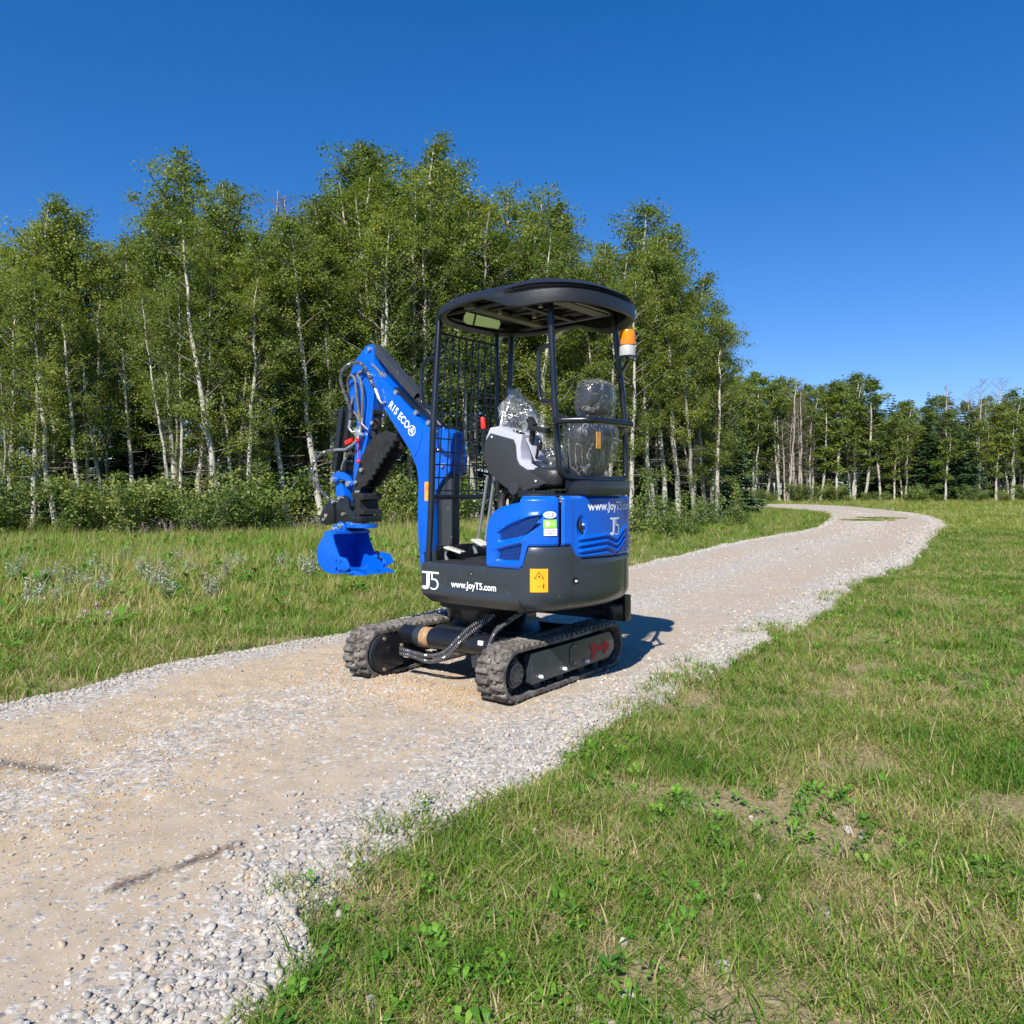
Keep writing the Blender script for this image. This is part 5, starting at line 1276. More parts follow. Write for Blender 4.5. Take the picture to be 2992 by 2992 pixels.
def field(name, lab, rects, dens, protos, wts, s0, sel, zoff=0, tall=lambda x, y: 1, cat='grass'):
    xs, ys = [], []
    for (x0, x1, y0, y1, d) in rects:
        n_ = int((x1-x0)*(y1-y0)*d); xs.append(NR.uniform(x0, x1, n_)); ys.append(NR.uniform(y0, y1, n_))
    x = np.concatenate(xs); y = np.concatenate(ys); r = np.hypot(x, y)
    k = NR.random(len(x)) < dens(x, y, r); x, y, r = x[k], y[k], r[k]
    k = ~in_road(x, y); x, y, r = x[k], y[k], r[k]; k = sel(x, y); x, y, r = x[k], y[k], r[k]
    s = s0(r)*NR.uniform(.7, 1.35, len(x)); t_ = tall(x, y)
    P = np.stack([x, y, gz(x, y)+zoff], 1); rot = np.stack([NR.normal(0, .08, len(x)), NR.normal(0, .08, len(x)), NR.uniform(0, 6.28, len(x))], 1)
    p = np.array(wts, float); p /= p.sum()
    o = scatter(name, P, rot, np.stack([s, s, s*t_], 1), NR.choice(len(protos), len(x), p=p), protos); tag(o, lab, cat); return o
fr_ = lambda x, y, r: (np.abs(x) < .74*y+1.0)
def road_side(x, y):   # right of the road (the camera's side)
    return True
cR = ER
def right_of(x, y):
    # side by comparing with the nearest point of both edges
    return edge_dist(x, y, ER) < edge_dist(x, y, EL)
patch = lambda x, y: np.clip(.70+1.4*n2d(x*2.0, y*2.0, 61), .06, 1.2)*(1-.9*np.exp(-((x-1.0)/.3)**2-((y-2.66)/.16)**2))
field('lawn_grass', 'short mown grass mixed with dry blades beside the road', [(-1.6, 3.6, .9, 4.2, 900), (-.5, 9, 3.5, 11, 380), (1, 18, 10, 26, 90)],
      lambda x, y, r: fr_(x, y, r)*np.where(r < 4.6, patch(x, y), np.where(r < 11, patch(x, y), 1)), LAWN, [5, 5, 5, 5, 4, 4, 4, 4, 4], lambda r: 1+.07*np.clip(r-3.5, 0, 9)+.07*np.clip(r-12, 0, 20), right_of, 0, lambda x, y: np.where(np.hypot(x, y) > 9, .75, .9))
field('lawn_thatch', 'flattened dry straw and clippings lying between the grass', [(-1.6, 3.6, .9, 4.2, 260), (-.5, 9, 3.5, 11, 70)],
      lambda x, y, r: fr_(x, y, r)*np.clip(.75-.6*n2d(x*2.0, y*2.0, 61), .1, 1), LAWN[7:], [1, 1], lambda r: .9+.05*np.clip(r-3.5, 0, 9), right_of, -.004, lambda x, y: .55+0*x)
field('lawn_weeds', 'clover and broad leaved weeds in the lawn', [(-1.6, 3.6, .9, 4.2, 260), (-.5, 9, 3.5, 12, 90)],
      lambda x, y, r: fr_(x, y, r)*np.clip(.4+1.8*n2d(x*1.1, y*1.1, 91), 0, 1), HERB, [1, 1, 1], lambda r: .75+.02*r, right_of, 0, lambda x, y: .9+0*x, 'weeds')
field('seedy_grass', 'few taller seedy stalks standing in the lawn', [(-1.6, 3.6, .9, 4.2, 9), (-.5, 9, 3.5, 12, 5)],
      lambda x, y, r: fr_(x, y, r)*np.clip(.3+1.6*n2d(x*.9, y*.9, 37), 0, 1), MEAD[:6], [1, 1, 1, 1, 1, 1], lambda r: .42+.02*r, right_of, 0, lambda x, y: .95+0*x)
field('field_grass', 'grass of the open field running back to the woods', [(6, 75, 22, 46, 10), (14, 110, 44, 100, 3)],
      lambda x, y, r: (np.abs(x) < .8*y+4), MEAD[:4]+LAWN[:2], [3, 3, 3, 3, 1, 1], lambda r: 1.5+.02*r, right_of, -.02, lambda x, y: .45+0*x)
field('verge_grass', 'cut green verge between the road and the meadow', [(-9, 3, 4.2, 13, 130), (0, 19, 12, 60, 14)],
      lambda x, y, r: fr_(x, y, r)*(edge_dist(x, y, EL) < 1.9+.06*y), LAWN, [5, 5, 5, 5, 4, 4, 4, 2, 2], lambda r: 1.5+.06*np.clip(r-6, 0, 30), lambda x, y: ~right_of(x, y), 0, lambda x, y: 1.0+0*x)
field('meadow_grass', 'tall uncut meadow grass with dry stalks in front of the aspens', [(-26, 8, 5, 26, 55), (-2, 19, 16, 60, 8)],
      lambda x, y, r: (np.abs(x) < .8*y+3)*(edge_dist(x, y, EL) > .9+.05*y)*np.clip(1.1+.5*n2d(x*.6, y*.6, 8), .3, 1.2), MEAD, [5, 5, 5, 5, 2, 2, 2, 2], lambda r: .95+.015*r, lambda x, y: ~right_of(x, y), 0,
      lambda x, y: .62+.55*sm(1.2, 7, edge_dist(x, y, EL))-.62*sm(26, 40, y))
# grass growing on the crown of the road at the bend
n = 420; k_ = NR.integers(0, 2, n); cx, cy, ax_, ay = np.array([[17.3, 37.5, 1.0, 1.4], [15.4, 34.5, 1.1, .9]])[k_].T; a_ = NR.uniform(0, 6.28, n); r_ = np.sqrt(NR.random(n)); x = cx+ax_*r_*np.cos(a_); y = cy+ay*r_*np.sin(a_)
o = scatter('bend_grass', np.stack([x, y, 0*x+.012], 1), np.stack([0*x, 0*x, a_], 1), np.stack([0*x+1.8, 0*x+1.8, 0*x+1.0], 1), NR.choice(7, n), LAWN[:7]); tag(o, 'ragged strip of grass growing in the middle of the road bend', 'grass')
# tufts invading the road edge and one grassy patch on the bend
n = 420; i = NR.uniform(60, 640, n); f = 1-np.abs(NR.normal(0, .03, n)); x, y, z, _ = road_point(i, f)
k = n2d(x*1.1, y*1.1, 71) > .25; s = .9+.04*np.hypot(x, y)
o = scatter('edge_tufts', np.stack([x, y, z-.004], 1)[k], np.stack([0*x, 0*x, NR.uniform(0, 6, n)], 1)[k], np.stack([s, s, s], 1)[k], NR.choice(10, n)[k], LAWN+HERB[:1]); tag(o, 'grass tufts creeping over the gravel edge', 'grass')

# ------------------------------------------------------------------ trees
def bark_mat(name, pale, dark, scale=1.0, amount=.5):
    m, t, b = nodes(name); L = t.links; tc = t.nodes.new('ShaderNodeTexCoord')
    mp = t.nodes.new('ShaderNodeMapping'); mp.inputs['Scale'].default_value = (5*scale, 5*scale, 9*scale); L.new(tc.outputs['Object'], mp.inputs[0])
    n = noise_n(t, 1.0, 6, .7, mp.outputs[0]); mp2 = t.nodes.new('ShaderNodeMapping'); mp2.inputs['Scale'].default_value = (2, 2, .35); L.new(tc.outputs['Object'], mp2.inputs[0])
    n2 = noise_n(t, 1.3, 3, .6, mp2.outputs[0])
    c = ramp(t, [(amount-.12, dark), (amount-.03, tuple(p*.6 for p in pale)), (amount+.06, pale)]); L.new(n.outputs[0], c.inputs[0])
    col = mixc(t, rng_n(t, n2.outputs[0], .4, .75, 0, .7), c.outputs[0], tuple(p*.45 for p in pale))
    at = t.nodes.new('ShaderNodeAttribute'); at.attribute_name = 'limb'
    col = mixc(t, at.outputs['Fac'], col, tuple((p*.35+q)/2 for p, q in zip(pale, dark)))
    L.new(col, b.inputs['Base Color']); b.inputs['Roughness'].default_value = .85; b.inputs['Specular IOR Level'].default_value = .2
    return m
M_aspen = bark_mat('aspen_bark', (.46, .44, .37), (.06, .05, .04), 1, .40)
M_aspen2 = bark_mat('grey_aspen_bark', (.30, .28, .235), (.045, .038, .03), 1, .45)
M_dead = bark_mat('dead_bark', (.40, .35, .29), (.12, .1, .08), 1, .4)
M_sbark = bark_mat('spruce_bark', (.12, .095, .075), (.04, .03, .025), 1, .45)
M_leaf = plant_mat('aspen_leaves', [(0, (.085, .13, .028)), (.3, (.145, .20, .038)), (.55, (.205, .26, .046)), (.8, (.27, .315, .056)), (1, (.36, .34, .08))], .5, .45, .22, .4, False)
M_leafb = plant_mat('shrub_leaves', [(0, (.05, .095, .022)), (.35, (.11, .17, .036)), (.65, (.19, .25, .055)), (1, (.33, .3, .09))], .32, .5, .9, .3, True)
M_need = plant_mat('spruce_needles', [(0, (.03, .06, .024)), (.5, (.055, .105, .038)), (1, (.10, .165, .055))], .12, .7, .4, .2, False)

class Tubes:
    def __init__(s): s.V = []; s.F = []; s.R = []
    def add(s, pts, rr, n=5, limb=0.0):
        P = np.asarray(pts, float); m = len(P); T = np.gradient(P, axis=0); T /= np.linalg.norm(T, axis=1)[:, None]+1e-9
        ref = np.array([1., .13, .07]) if abs(T[0, 0]) < .9 else np.array([0, 1., 0]); A = np.cross(T, ref); A /= np.linalg.norm(A, axis=1)[:, None]+1e-9; B = np.cross(T, A)
        th = np.arange(n)*2*PI/n; b0 = sum(len(v) for v in s.V) if False else s.n0()
        V = P[:, None]+(A[:, None]*np.cos(th)[None, :, None]+B[:, None]*np.sin(th)[None, :, None])*np.asarray(rr)[:, None, None]
        s.V.append(V.reshape(-1, 3)); i, k = np.meshgrid(np.arange(m-1), np.arange(n), indexing='ij'); i = i.ravel(); k = k.ravel(); k2 = (k+1) % n
        s.F.append(np.stack([i*n+k, i*n+k2, (i+1)*n+k2, (i+1)*n+k], 1)+b0); s.R.append(np.full(m*n, limb)); s._n = b0+m*n
    _n = 0
    def n0(s): return s._n
    def mesh(s, name, m):
        me = np_mesh(name, np.concatenate(s.V), [np.concatenate(s.F)], m); attr_f(me, 'limb', np.concatenate(s.R)); return me
def leaves(C, size, rng, m, name, up=.25, shape=1.0, out=None):
    n = len(C); N = rng.normal(size=(n, 3)); N[:, 2] = np.abs(N[:, 2])+up
    if out is not None: N += out*.9
    N /= np.linalg.norm(N, axis=1)[:, None]; A = np.cross(N, rng.normal(size=(n, 3))); A /= np.linalg.norm(A, axis=1)[:, None]; B = np.cross(N, A)
    s = size*rng.uniform(.6, 1.3, n)[:, None]/2
    V = np.stack([C-A*s, C-B*s*shape*.8, C+A*s, C+B*s*shape*.8], 1).reshape(-1, 3); F = np.arange(4*n).reshape(n, 4)
    me = np_mesh(name, V, [F], m, False); attr_f(me, 'rnd', np.repeat(rng.random(n), 4)); return me
def aspen_mesh(seed, H=12., crown=.36, W=1.7, nl=9000, nb=46, lean=.6, leafs=.115, dead=False, r0=.12, stems=1):
    rng = np.random.default_rng(seed); T = Tubes(); LC = []; OUT = []
    for st_ in range(stems):
        la = rng.uniform(0, 6.28) if st_ else 0; ln = lean*rng.uniform(.5, 1.2)
        dx, dy = (ln*math.cos(la), ln*math.sin(la)) if st_ else (lean, rng.uniform(-.3, .3)); Hs = H*(1 if not st_ else rng.uniform(.75, .95))
        t = np.linspace(0, 1, 22); wob = np.cumsum(rng.normal(0, .035, (22, 2)), 0); wob -= wob[0]
        tx = dx*(t**.8)+wob[:, 0]+st_*.25*math.cos(la); ty = dy*(t**.8)+wob[:, 1]+st_*.25*math.sin(la)
        trunk = np.stack([tx, ty, t*Hs-.1], 1); rr = r0*(1-t)**.75*(.8 if st_ else 1)+.012; rr[0] *= 1.25
        T.add(trunk, rr, 9)
        def at(q): return np.array([np.interp(q, t, trunk[:, k]) for k in range(3)])
        for b in range(nb):
            q = crown*.45+(1-crown*.45-.02)*((b+rng.random())/nb); p = at(q); az = rng.uniform(0, 6.28); c_ = (q-crown)/(1-crown)
            prof_ = (.25+.75*math.sin(PI*min(1, max(0, c_*.82+.18)))**.8) if c_ > 0 else .35+.45*rng.random()
            Lb = W*prof_*rng.uniform(.55, 1.15)*(1.0 if c_ < .8 else 1-.55*(c_-.8)/.2); up_ = rng.uniform(.25, .7)+.5*max(0, c_)
            u = np.linspace(0, 1, 6); d = np.array([math.cos(az), math.sin(az)])
            bx = p[0]+d[0]*Lb*u+rng.normal(0, .03, 6)*u*2; by_ = p[1]+d[1]*Lb*u+rng.normal(0, .03, 6)*u*2; bz = p[2]+Lb*up_*u**(.9 if c_ > .2 else 1.3)*(1 if c_ > .05 else rng.uniform(-.2, .5))
            br = np.stack([bx, by_, bz], 1); rb = max(.010, min(.045, .03*Lb/1.5+.008)); T.add(br, rb*(1-.8*u)+.003, 4, rng.uniform(.75, 1))
            for s_ in range(4 if dead or c_ < .1 else 1):
                q2 = rng.uniform(.3, .95); o = br[0]*(1-q2)+br[-1]*q2; e = o+np.array([rng.normal(0, .35), rng.normal(0, .35), rng.uniform(.05, .5)])*(1.0 if not dead else 1.2); T.add(np.stack([o, (o+e)/2+rng.normal(0, .04, 3), e]), [.008, .006, .003], 3, 1.0)
            if dead or c_ < -.02 and rng.random() < .85: continue
            ncl = 3+int(Lb*3.2); k = int(nl/nb/ncl/stems*rng.uniform(.6, 1.5))
            for c in range(ncl):
                q2 = rng.uniform(.28, 1.08); o = np.array([np.interp(q2, u, br[:, kk]) for kk in range(3)])+rng.normal(0, .16, 3); sg = rng.uniform(.10, .22)
                L_ = o+rng.normal(size=(k, 3))*[sg, sg, sg*.7]; LC.append(L_); OUT.append(np.tile(np.append(d*.6, .25), (k, 1)))
    tm = T.mesh('trunk', M_dead if dead else M_aspen)
    if dead: return tm, None
    return tm, leaves(np.concatenate(LC), leafs, rng, M_leaf, 'crown', out=np.concatenate(OUT))
def spruce_mesh(seed, H=6., W=1.5, tiers=26, fine=1.0, fat=1.0):
    rng = np.random.default_rng(seed); T = Tubes(); t = np.linspace(0, 1, 8)
    T.add(np.stack([0*t, 0*t, t*H], 1), .09*(1-t)+.01, 7); V = []; R = []
    for k in range(tiers):
        q = (k+.5)/tiers; z = H*(.04+.95*q); r = W*(1-q)**.85*rng.uniform(.85, 1.1)+.05; nb_ = int(7+9*(1-q))
        for b in range(nb_):
            a = rng.uniform(0, 6.28); L_ = r*rng.uniform(.7, 1.15); d = np.array([math.cos(a), math.sin(a), 0]); s = np.array([-d[1], d[0], 0]); dr = rng.uniform(-.35, .02) if q < .8 else rng.uniform(0, .5)
            tip = np.array([0, 0, z])+d*L_+np.array([0, 0, dr*L_]); m_ = max(3, int(L_*9*fine)); rv = rng.random()
            for j in range(m_):
                u = (j+.3)/m_; c = np.array([0, 0, z])+(tip-np.array([0, 0, z]))*u; w = (.30*(1-u*.6)*min(1, L_)*rng.uniform(.6, 1.2)+.03)*fat
                for sg in (-1, 1):
                    e = c+s*sg*w*rng.uniform(.7, 1.2)+d*w*.7+np.array([0, 0, -w*rng.uniform(.1, .6)])
                    V += [c+np.array([0, 0, .02]), c+d*.10*fat*1.3, e]; R += [rv*.7+.3*rng.random()]*3
    V = np.array(V); F = np.arange(len(V)).reshape(-1, 3); me = np_mesh('crown', V, [F], M_need, False); attr_f(me, 'rnd', R)
    return T.mesh('trunk', M_sbark), me
def shrub_mesh(seed, H=1.6, W=.8, nl=2600, ns=9, leafs=.06):
    rng = np.random.default_rng(seed); T = Tubes(); LC = []
    for s_ in range(ns):
        a = rng.uniform(0, 6.28); r = W*rng.uniform(.1, .95); h = H*rng.uniform(.55, 1.05)*(1-.25*r/W); t = np.linspace(0, 1, 6); b = rng.normal(0, .12, 2)
        P = np.stack([b[0]+math.cos(a)*r*t**1.2, b[1]+math.sin(a)*r*t**1.2, h*t-.05], 1)+rng.normal(0, .012, (6, 3)); T.add(P, .012*(1-t*.8)+.003, 4, .6)
        for c in range(9):
            q = rng.uniform(.2, 1.03); o = np.array([np.interp(q, t, P[:, k]) for k in range(3)])+rng.normal(0, .09, 3)*(1.3-q); k = int(nl/ns/9*rng.uniform(.6, 1.4)); LC.append(o+rng.normal(size=(k, 3))*[.1, .1, .085])
    return T.mesh('stems', M_dead), leaves(np.concatenate(LC), leafs, rng, M_leafb, 'foliage', up=.3, shape=.9)

ASP = [aspen_mesh(200+k, 12, c, w_, 13000, 58, ln, .088) for k, (c, w_, ln) in enumerate(((.26, 1.8, .5), (.34, 1.6, -.7), (.24, 1.9, .2), (.38, 1.55, -1.2), (.3, 1.75, .8), (.42, 1.5, -0.3)))]
THIN = [aspen_mesh(210+k, 12, .5, 1.2, 4500, 30, ln, .088, r0=.085) for k, ln in enumerate((-1.5, -.9, -2.3, .4, -.5))]
for k_, (a_, b_) in enumerate(THIN+[ASP[1], ASP[4]]):
    if k_ % 2: a_.materials.clear(); a_.materials.append(M_aspen2)
ASPT = [aspen_mesh(220+k, 12, .38, 1.5, 9500, 46, ln, .088) for k, ln in enumerate((-1.9, -1.1))]
FARA = [aspen_mesh(240+k, 12, c, w_*1.35, 5600, 44, ln, .17, r0=.11, stems=st) for k, (c, w_, ln, st) in enumerate(((.34, 1.15, .4, 1), (.46, 1.0, -.4, 2), (.28, 1.25, .1, 1), (.55, 1.05, .5, 3)))]
DEAD = [aspen_mesh(260+k, 12, .3, 1.3, 0, 44, ln, dead=True, stems=st) for k, (ln, st) in enumerate(((.3, 1), (-.4, 2), (.6, 3)))]
SPR = [spruce_mesh(280+k, 6, 1.4, 30, 1.0, 1.2) for k in range(3)]
FSPR = [spruce_mesh(290+k, 12, 2.5, 38, .6, 1.9) for k in range(3)]
SAP = [shrub_mesh(320+k, 1.5, .34, 1300, 5, .06) for k in range(3)]
SHR = [shrub_mesh(300+k, 1.5, .75+.1*k, 3000, 10, .062) for k in range(4)]
RR = random.Random(4)
def tree(name, pair, x, y, h, h0, label, cat, group, wscale=1.0, names=('trunk', 'crown'), rz=None):
    o = empty(name, (x, y, float(gz(x, y))), RR.uniform(-.5, .5) if rz is None else rz)
    s = h/h0; o.scale = (s*wscale*RR.uniform(.92, 1.1), s*wscale, s)
    link(names[0], pair[0], o)
    if pair[1]: link(names[1], pair[1], o)
    return tag(o, label, cat, group)
GROVE = [('P', -15.85, 26.8, 11.37, 0), ('P', -14.53, 27.34, 11.31, 1), ('P', -12.19, 27.58, 11.73, 2), ('P', -10.42, 28.24, 13.29, 3), ('P', -7.08, 29.16, 12.72, 4), ('P', -5.32, 31.33, 15.21, 5), ('P', -3.3, 28.29, 13.88, 6), ('P', -1.69, 31.41, 14.64, 7), ('P', 1.02, 35.09, 14.62, 8), ('P', 3.1, 34.86, 13.84, 9), ('P', 5.25, 36.98, 14.94, 10), ('P', 7.22, 34.65, 11.46, 11), ('P', 9.18, 36.99, 10.06, 12), ('P', -17.1, 25.11, 9.83, 13), ('P', -19.23, 26.45, 10.46, 14), ('P', -10.95, 26.58, 11.04, 15), ('P', -7.63, 24.67, 10.25, 16), ('P', -8.55, 24.98, 11.19, 17), ('P', -5.65, 27.82, 12.6, 18), ('P', -4.65, 31.73, 14.92, 19), ('P', -0.47, 33.5, 14.01, 20), ('P', 1.9, 32.11, 12.53, 21), ('P', 6.37, 37.06, 13.64, 22), ('P', 6.61, 34.46, 12.32, 23), ('P', 8.37, 37.23, 11.48, 24), ('P', 8.53, 35.33, 10.3, 25), ('P', 8.97, 35.03, 9.02, 26), ('P', 10.21, 39.04, 8.87, 27), ('F', -7.97, 22.2, 9.43, 425), ('F', -9.19, 24.26, 8.86, 395), ('F', -7.63, 22.81, 7.56, 462), ('F', -11.74, 23.24, 6.66, 205), ('F', -12.02, 22.47, 7.23, 160), ('F', -9.96, 23.59, 7.54, 330), ('F', -7.37, 24.91, 9.24, 520), ('F', -6.7, 23.99, 9.33, 545), ('F', -5.74, 24.29, 9.75, 610), ('F', -5.2, 25.2, 9.3, 655), ('F', -4.42, 25.06, 10.2, 700), ('F', -3.47, 26.69, 11.65, 770), ('F', -2.03, 28.89, 11.49, 860), ('F', -1.15, 28.29, 11.27, 905), ('F', -0.12, 29.85, 10.95, 960), ('F', 2.86, 32.19, 11.82, 1100), ('F', 3.94, 32.28, 9.82, 1150), ('F', 4.62, 31.09, 9.9, 1190), ('F', 5.91, 32.5, 9.52, 1240), ('F', 7.43, 32.53, 8.64, 1310), ('F', -13.48, 22.42, 7.24, 60), ('F', -12.75, 22.45, 7.61, 110), ('F', -11.47, 24.14, 7.34, 250), ('F', -14.38, 22.79, 7.58, 15), ('F', -15.8, 23.21, 6.95, -60), ('F', -4.05, 25.65, 10.23, 728), ('F', -6.51, 25.42, 8.74, 580), ('F', -2.71, 26.51, 10.12, 812), ('F', 0.85, 29.05, 10.68, 1010), ('F', 1.92, 30.86, 9.21, 1060), ('F', -9.01, 22.78, 7.68, 370), ('F', -7.62, 23.62, 8.6, 480), ('F', -5.53, 24.95, 9.43, 632), ('T', -14.63, 23.28, 5.96, 0), ('T', -14.06, 22.38, 5.81, 1), ('T', -12.42, 23.87, 7.09, 2), ('T', -12.36, 24.18, 7.12, 3), ('T', -9.21, 22.3, 7.43, 4), ('T', -9.31, 22.43, 6.97, 5), ('T', -9.54, 23.13, 7.04, 6), ('T', -7.71, 22.66, 7.4, 7), ('T', -7.93, 23.08, 7.33, 8), ('T', -7.9, 23.82, 8.0, 9), ('T', -7.96, 23.47, 8.35, 10), ('T', -7.73, 23.34, 8.0, 11), ('T', -7.8, 24.47, 7.71, 12), ('T', -7.77, 23.6, 8.58, 13), ('T', -7.48, 24.66, 8.48, 14), ('T', -7.44, 24.53, 7.69, 15), ('T', -7.49, 24.51, 8.42, 16), ('T', -7.27, 23.84, 7.95, 17), ('T', -6.88, 25.93, 7.83, 18), ('T', -7.01, 26.34, 10.21, 19), ('T', -6.94, 25.87, 8.44, 20), ('T', -7.21, 26.67, 8.7, 21), ('T', -6.64, 26.99, 8.77, 22), ('T', -6.27, 26.58, 8.24, 23), ('T', -6.36, 27.05, 8.01, 24), ('T', -5.18, 28.36, 11.79, 25), ('T', -5.09, 28.93, 11.37, 26), ('T', -5.13, 28.62, 10.5, 27), ('T', -4.2, 26.68, 10.03, 28), ('T', -4.41, 26.74, 9.93, 29), ('T', -3.65, 27.65, 11.83, 30), ('T', -3.93, 28.52, 11.9, 31), ('T', -3.78, 28.49, 12.46, 32), ('T', -1.44, 28.95, 11.84, 33), ('T', -1.39, 29.13, 11.73, 34), ('T', -1.58, 29.52, 11.4, 35), ('T', -0.66, 29.95, 9.13, 36), ('T', -1.04, 30.19, 11.54, 37), ('T', 2.16, 32.07, 10.17, 38), ('T', 2.09, 31.77, 10.9, 39), ('T', 2.4, 31.38, 9.42, 40), ('T', 3.88, 33.59, 8.98, 41), ('T', 3.75, 33.52, 10.89, 42), ('T', 4.87, 33.97, 9.2, 43), ('T', 4.78, 33.12, 9.22, 44), ('T', 4.31, 32.78, 10.21, 45), ('T', 5.97, 34.3, 8.55, 46), ('T', 6.1, 34.02, 10.33, 47), ('T', 6.17, 34.78, 10.13, 48), ('T', 8.28, 35.92, 8.12, 49), ('T', 8.3, 35.78, 7.52, 50), ('D', -19.74, 25.96, 7.24, 0), ('D', -18.7, 25.86, 8.66, 0), ('D', -18.67, 26.87, 9.2, 0), ('D', -18.12, 27.35, 7.85, 0), ('D', -16.94, 26.6, 8.8, 0), ('D', -16.1, 27.35, 10.48, 0), ('D', -14.18, 25.46, 8.27, 0), ('D', -14.07, 26.82, 9.27, 0), ('D', -12.97, 26.81, 8.53, 0), ('D', -12.43, 27.28, 10.15, 0), ('D', -10.85, 26.01, 9.72, 0), ('D', -10.0, 26.39, 10.82, 0), ('D', -9.02, 26.9, 10.86, 0), ('D', -8.23, 27.07, 9.0, 0), ('D', -7.25, 28.21, 11.59, 0), ('D', -6.1, 28.67, 10.32, 0), ('D', -5.11, 30.07, 12.99, 0), ('D', -3.7, 30.21, 13.25, 0), ('D', -2.33, 30.49, 12.67, 0), ('D', -0.95, 30.94, 11.33, 0), ('D', 0.38, 32.82, 11.89, 0), ('D', 1.96, 35.07, 12.62, 0), ('D', 3.22, 34.66, 11.7, 0), ('D', 4.3, 34.09, 11.54, 0), ('D', 5.94, 34.67, 11.91, 0), ('D', 8.16, 37.67, 9.31, 0), ('D', 9.2, 37.94, 7.26, 0), ('D', -23.65, 31.1, 10.27, 0), ('D', -21.19, 29.66, 9.36, 0), ('D', -20.74, 31.14, 10.09, 0), ('D', -20.12, 31.75, 10.55, 0), ('D', -17.94, 30.24, 11.42, 0), ('D', -16.11, 29.13, 10.84, 0), ('D', -15.14, 29.22, 10.29, 0), ('D', -14.96, 31.23, 9.4, 0), ('D', -13.65, 30.3, 11.03, 0), ('D', -12.51, 30.47, 9.66, 0), ('D', -10.97, 29.17, 11.09, 0), ('D', -10.73, 30.89, 11.83, 0), ('D', -9.42, 31.45, 10.75, 0), ('D', -8.58, 32.03, 12.14, 0), ('D', -7.34, 32.73, 12.32, 0), ('D', -6.35, 32.86, 12.48, 0), ('D', -5.64, 34.43, 13.91, 0), ('D', -4.75, 34.8, 15.37, 0), ('D', -3.8, 35.1, 15.26, 0), ('D', -2.19, 35.62, 14.63, 0), ('D', -0.58, 35.09, 11.96, 0), ('D', 0.36, 35.94, 10.96, 0), ('D', 1.91, 36.93, 13.05, 0), ('D', 3.95, 39.16, 11.61, 0), ('D', 5.13, 39.57, 13.75, 0), ('D', 6.31, 39.26, 12.69, 0), ('D', 7.78, 40.04, 12.28, 0), ('D', 10.0, 41.67, 8.2, 0), ('D', -27.8, 36.55, 10.43, 0), ('D', -25.74, 35.72, 10.44, 0), ('D', -23.52, 34.29, 11.64, 0), ('D', -22.37, 34.12, 8.87, 0), ('D', -22.44, 36.28, 12.94, 0), ('D', -21.33, 36.67, 12.16, 0), ('D', -19.33, 35.4, 12.73, 0), ('D', -17.83, 34.48, 10.85, 0), ('D', -17.67, 36.64, 12.33, 0), ('D', -15.71, 34.83, 12.64, 0), ('D', -14.53, 34.71, 11.66, 0), ('D', -14.44, 36.77, 13.28, 0), ('D', -12.42, 36.06, 12.85, 0), ('D', -11.53, 37.48, 13.57, 0), ('D', -9.65, 36.28, 12.33, 0), ('D', -8.18, 36.69, 13.21, 0), ('D', -7.36, 37.37, 15.36, 0), ('D', -6.52, 40.24, 16.56, 0), ('D', -5.08, 39.33, 16.63, 0), ('D', -3.51, 40.88, 16.32, 0), ('D', -2.26, 41.31, 14.67, 0), ('D', -0.57, 41.35, 12.67, 0), ('D', 0.48, 40.7, 12.54, 0), ('D', 1.94, 41.31, 13.18, 0), ('D', 4.21, 43.64, 14.15, 0), ('D', 5.31, 42.8, 12.57, 0), ('D', 7.43, 46.08, 16.13, 0), ('D', 8.47, 44.0, 12.4, 0), ('D', 9.89, 45.11, 10.94, 0), ('D', 11.36, 45.1, 10.27, 0)]
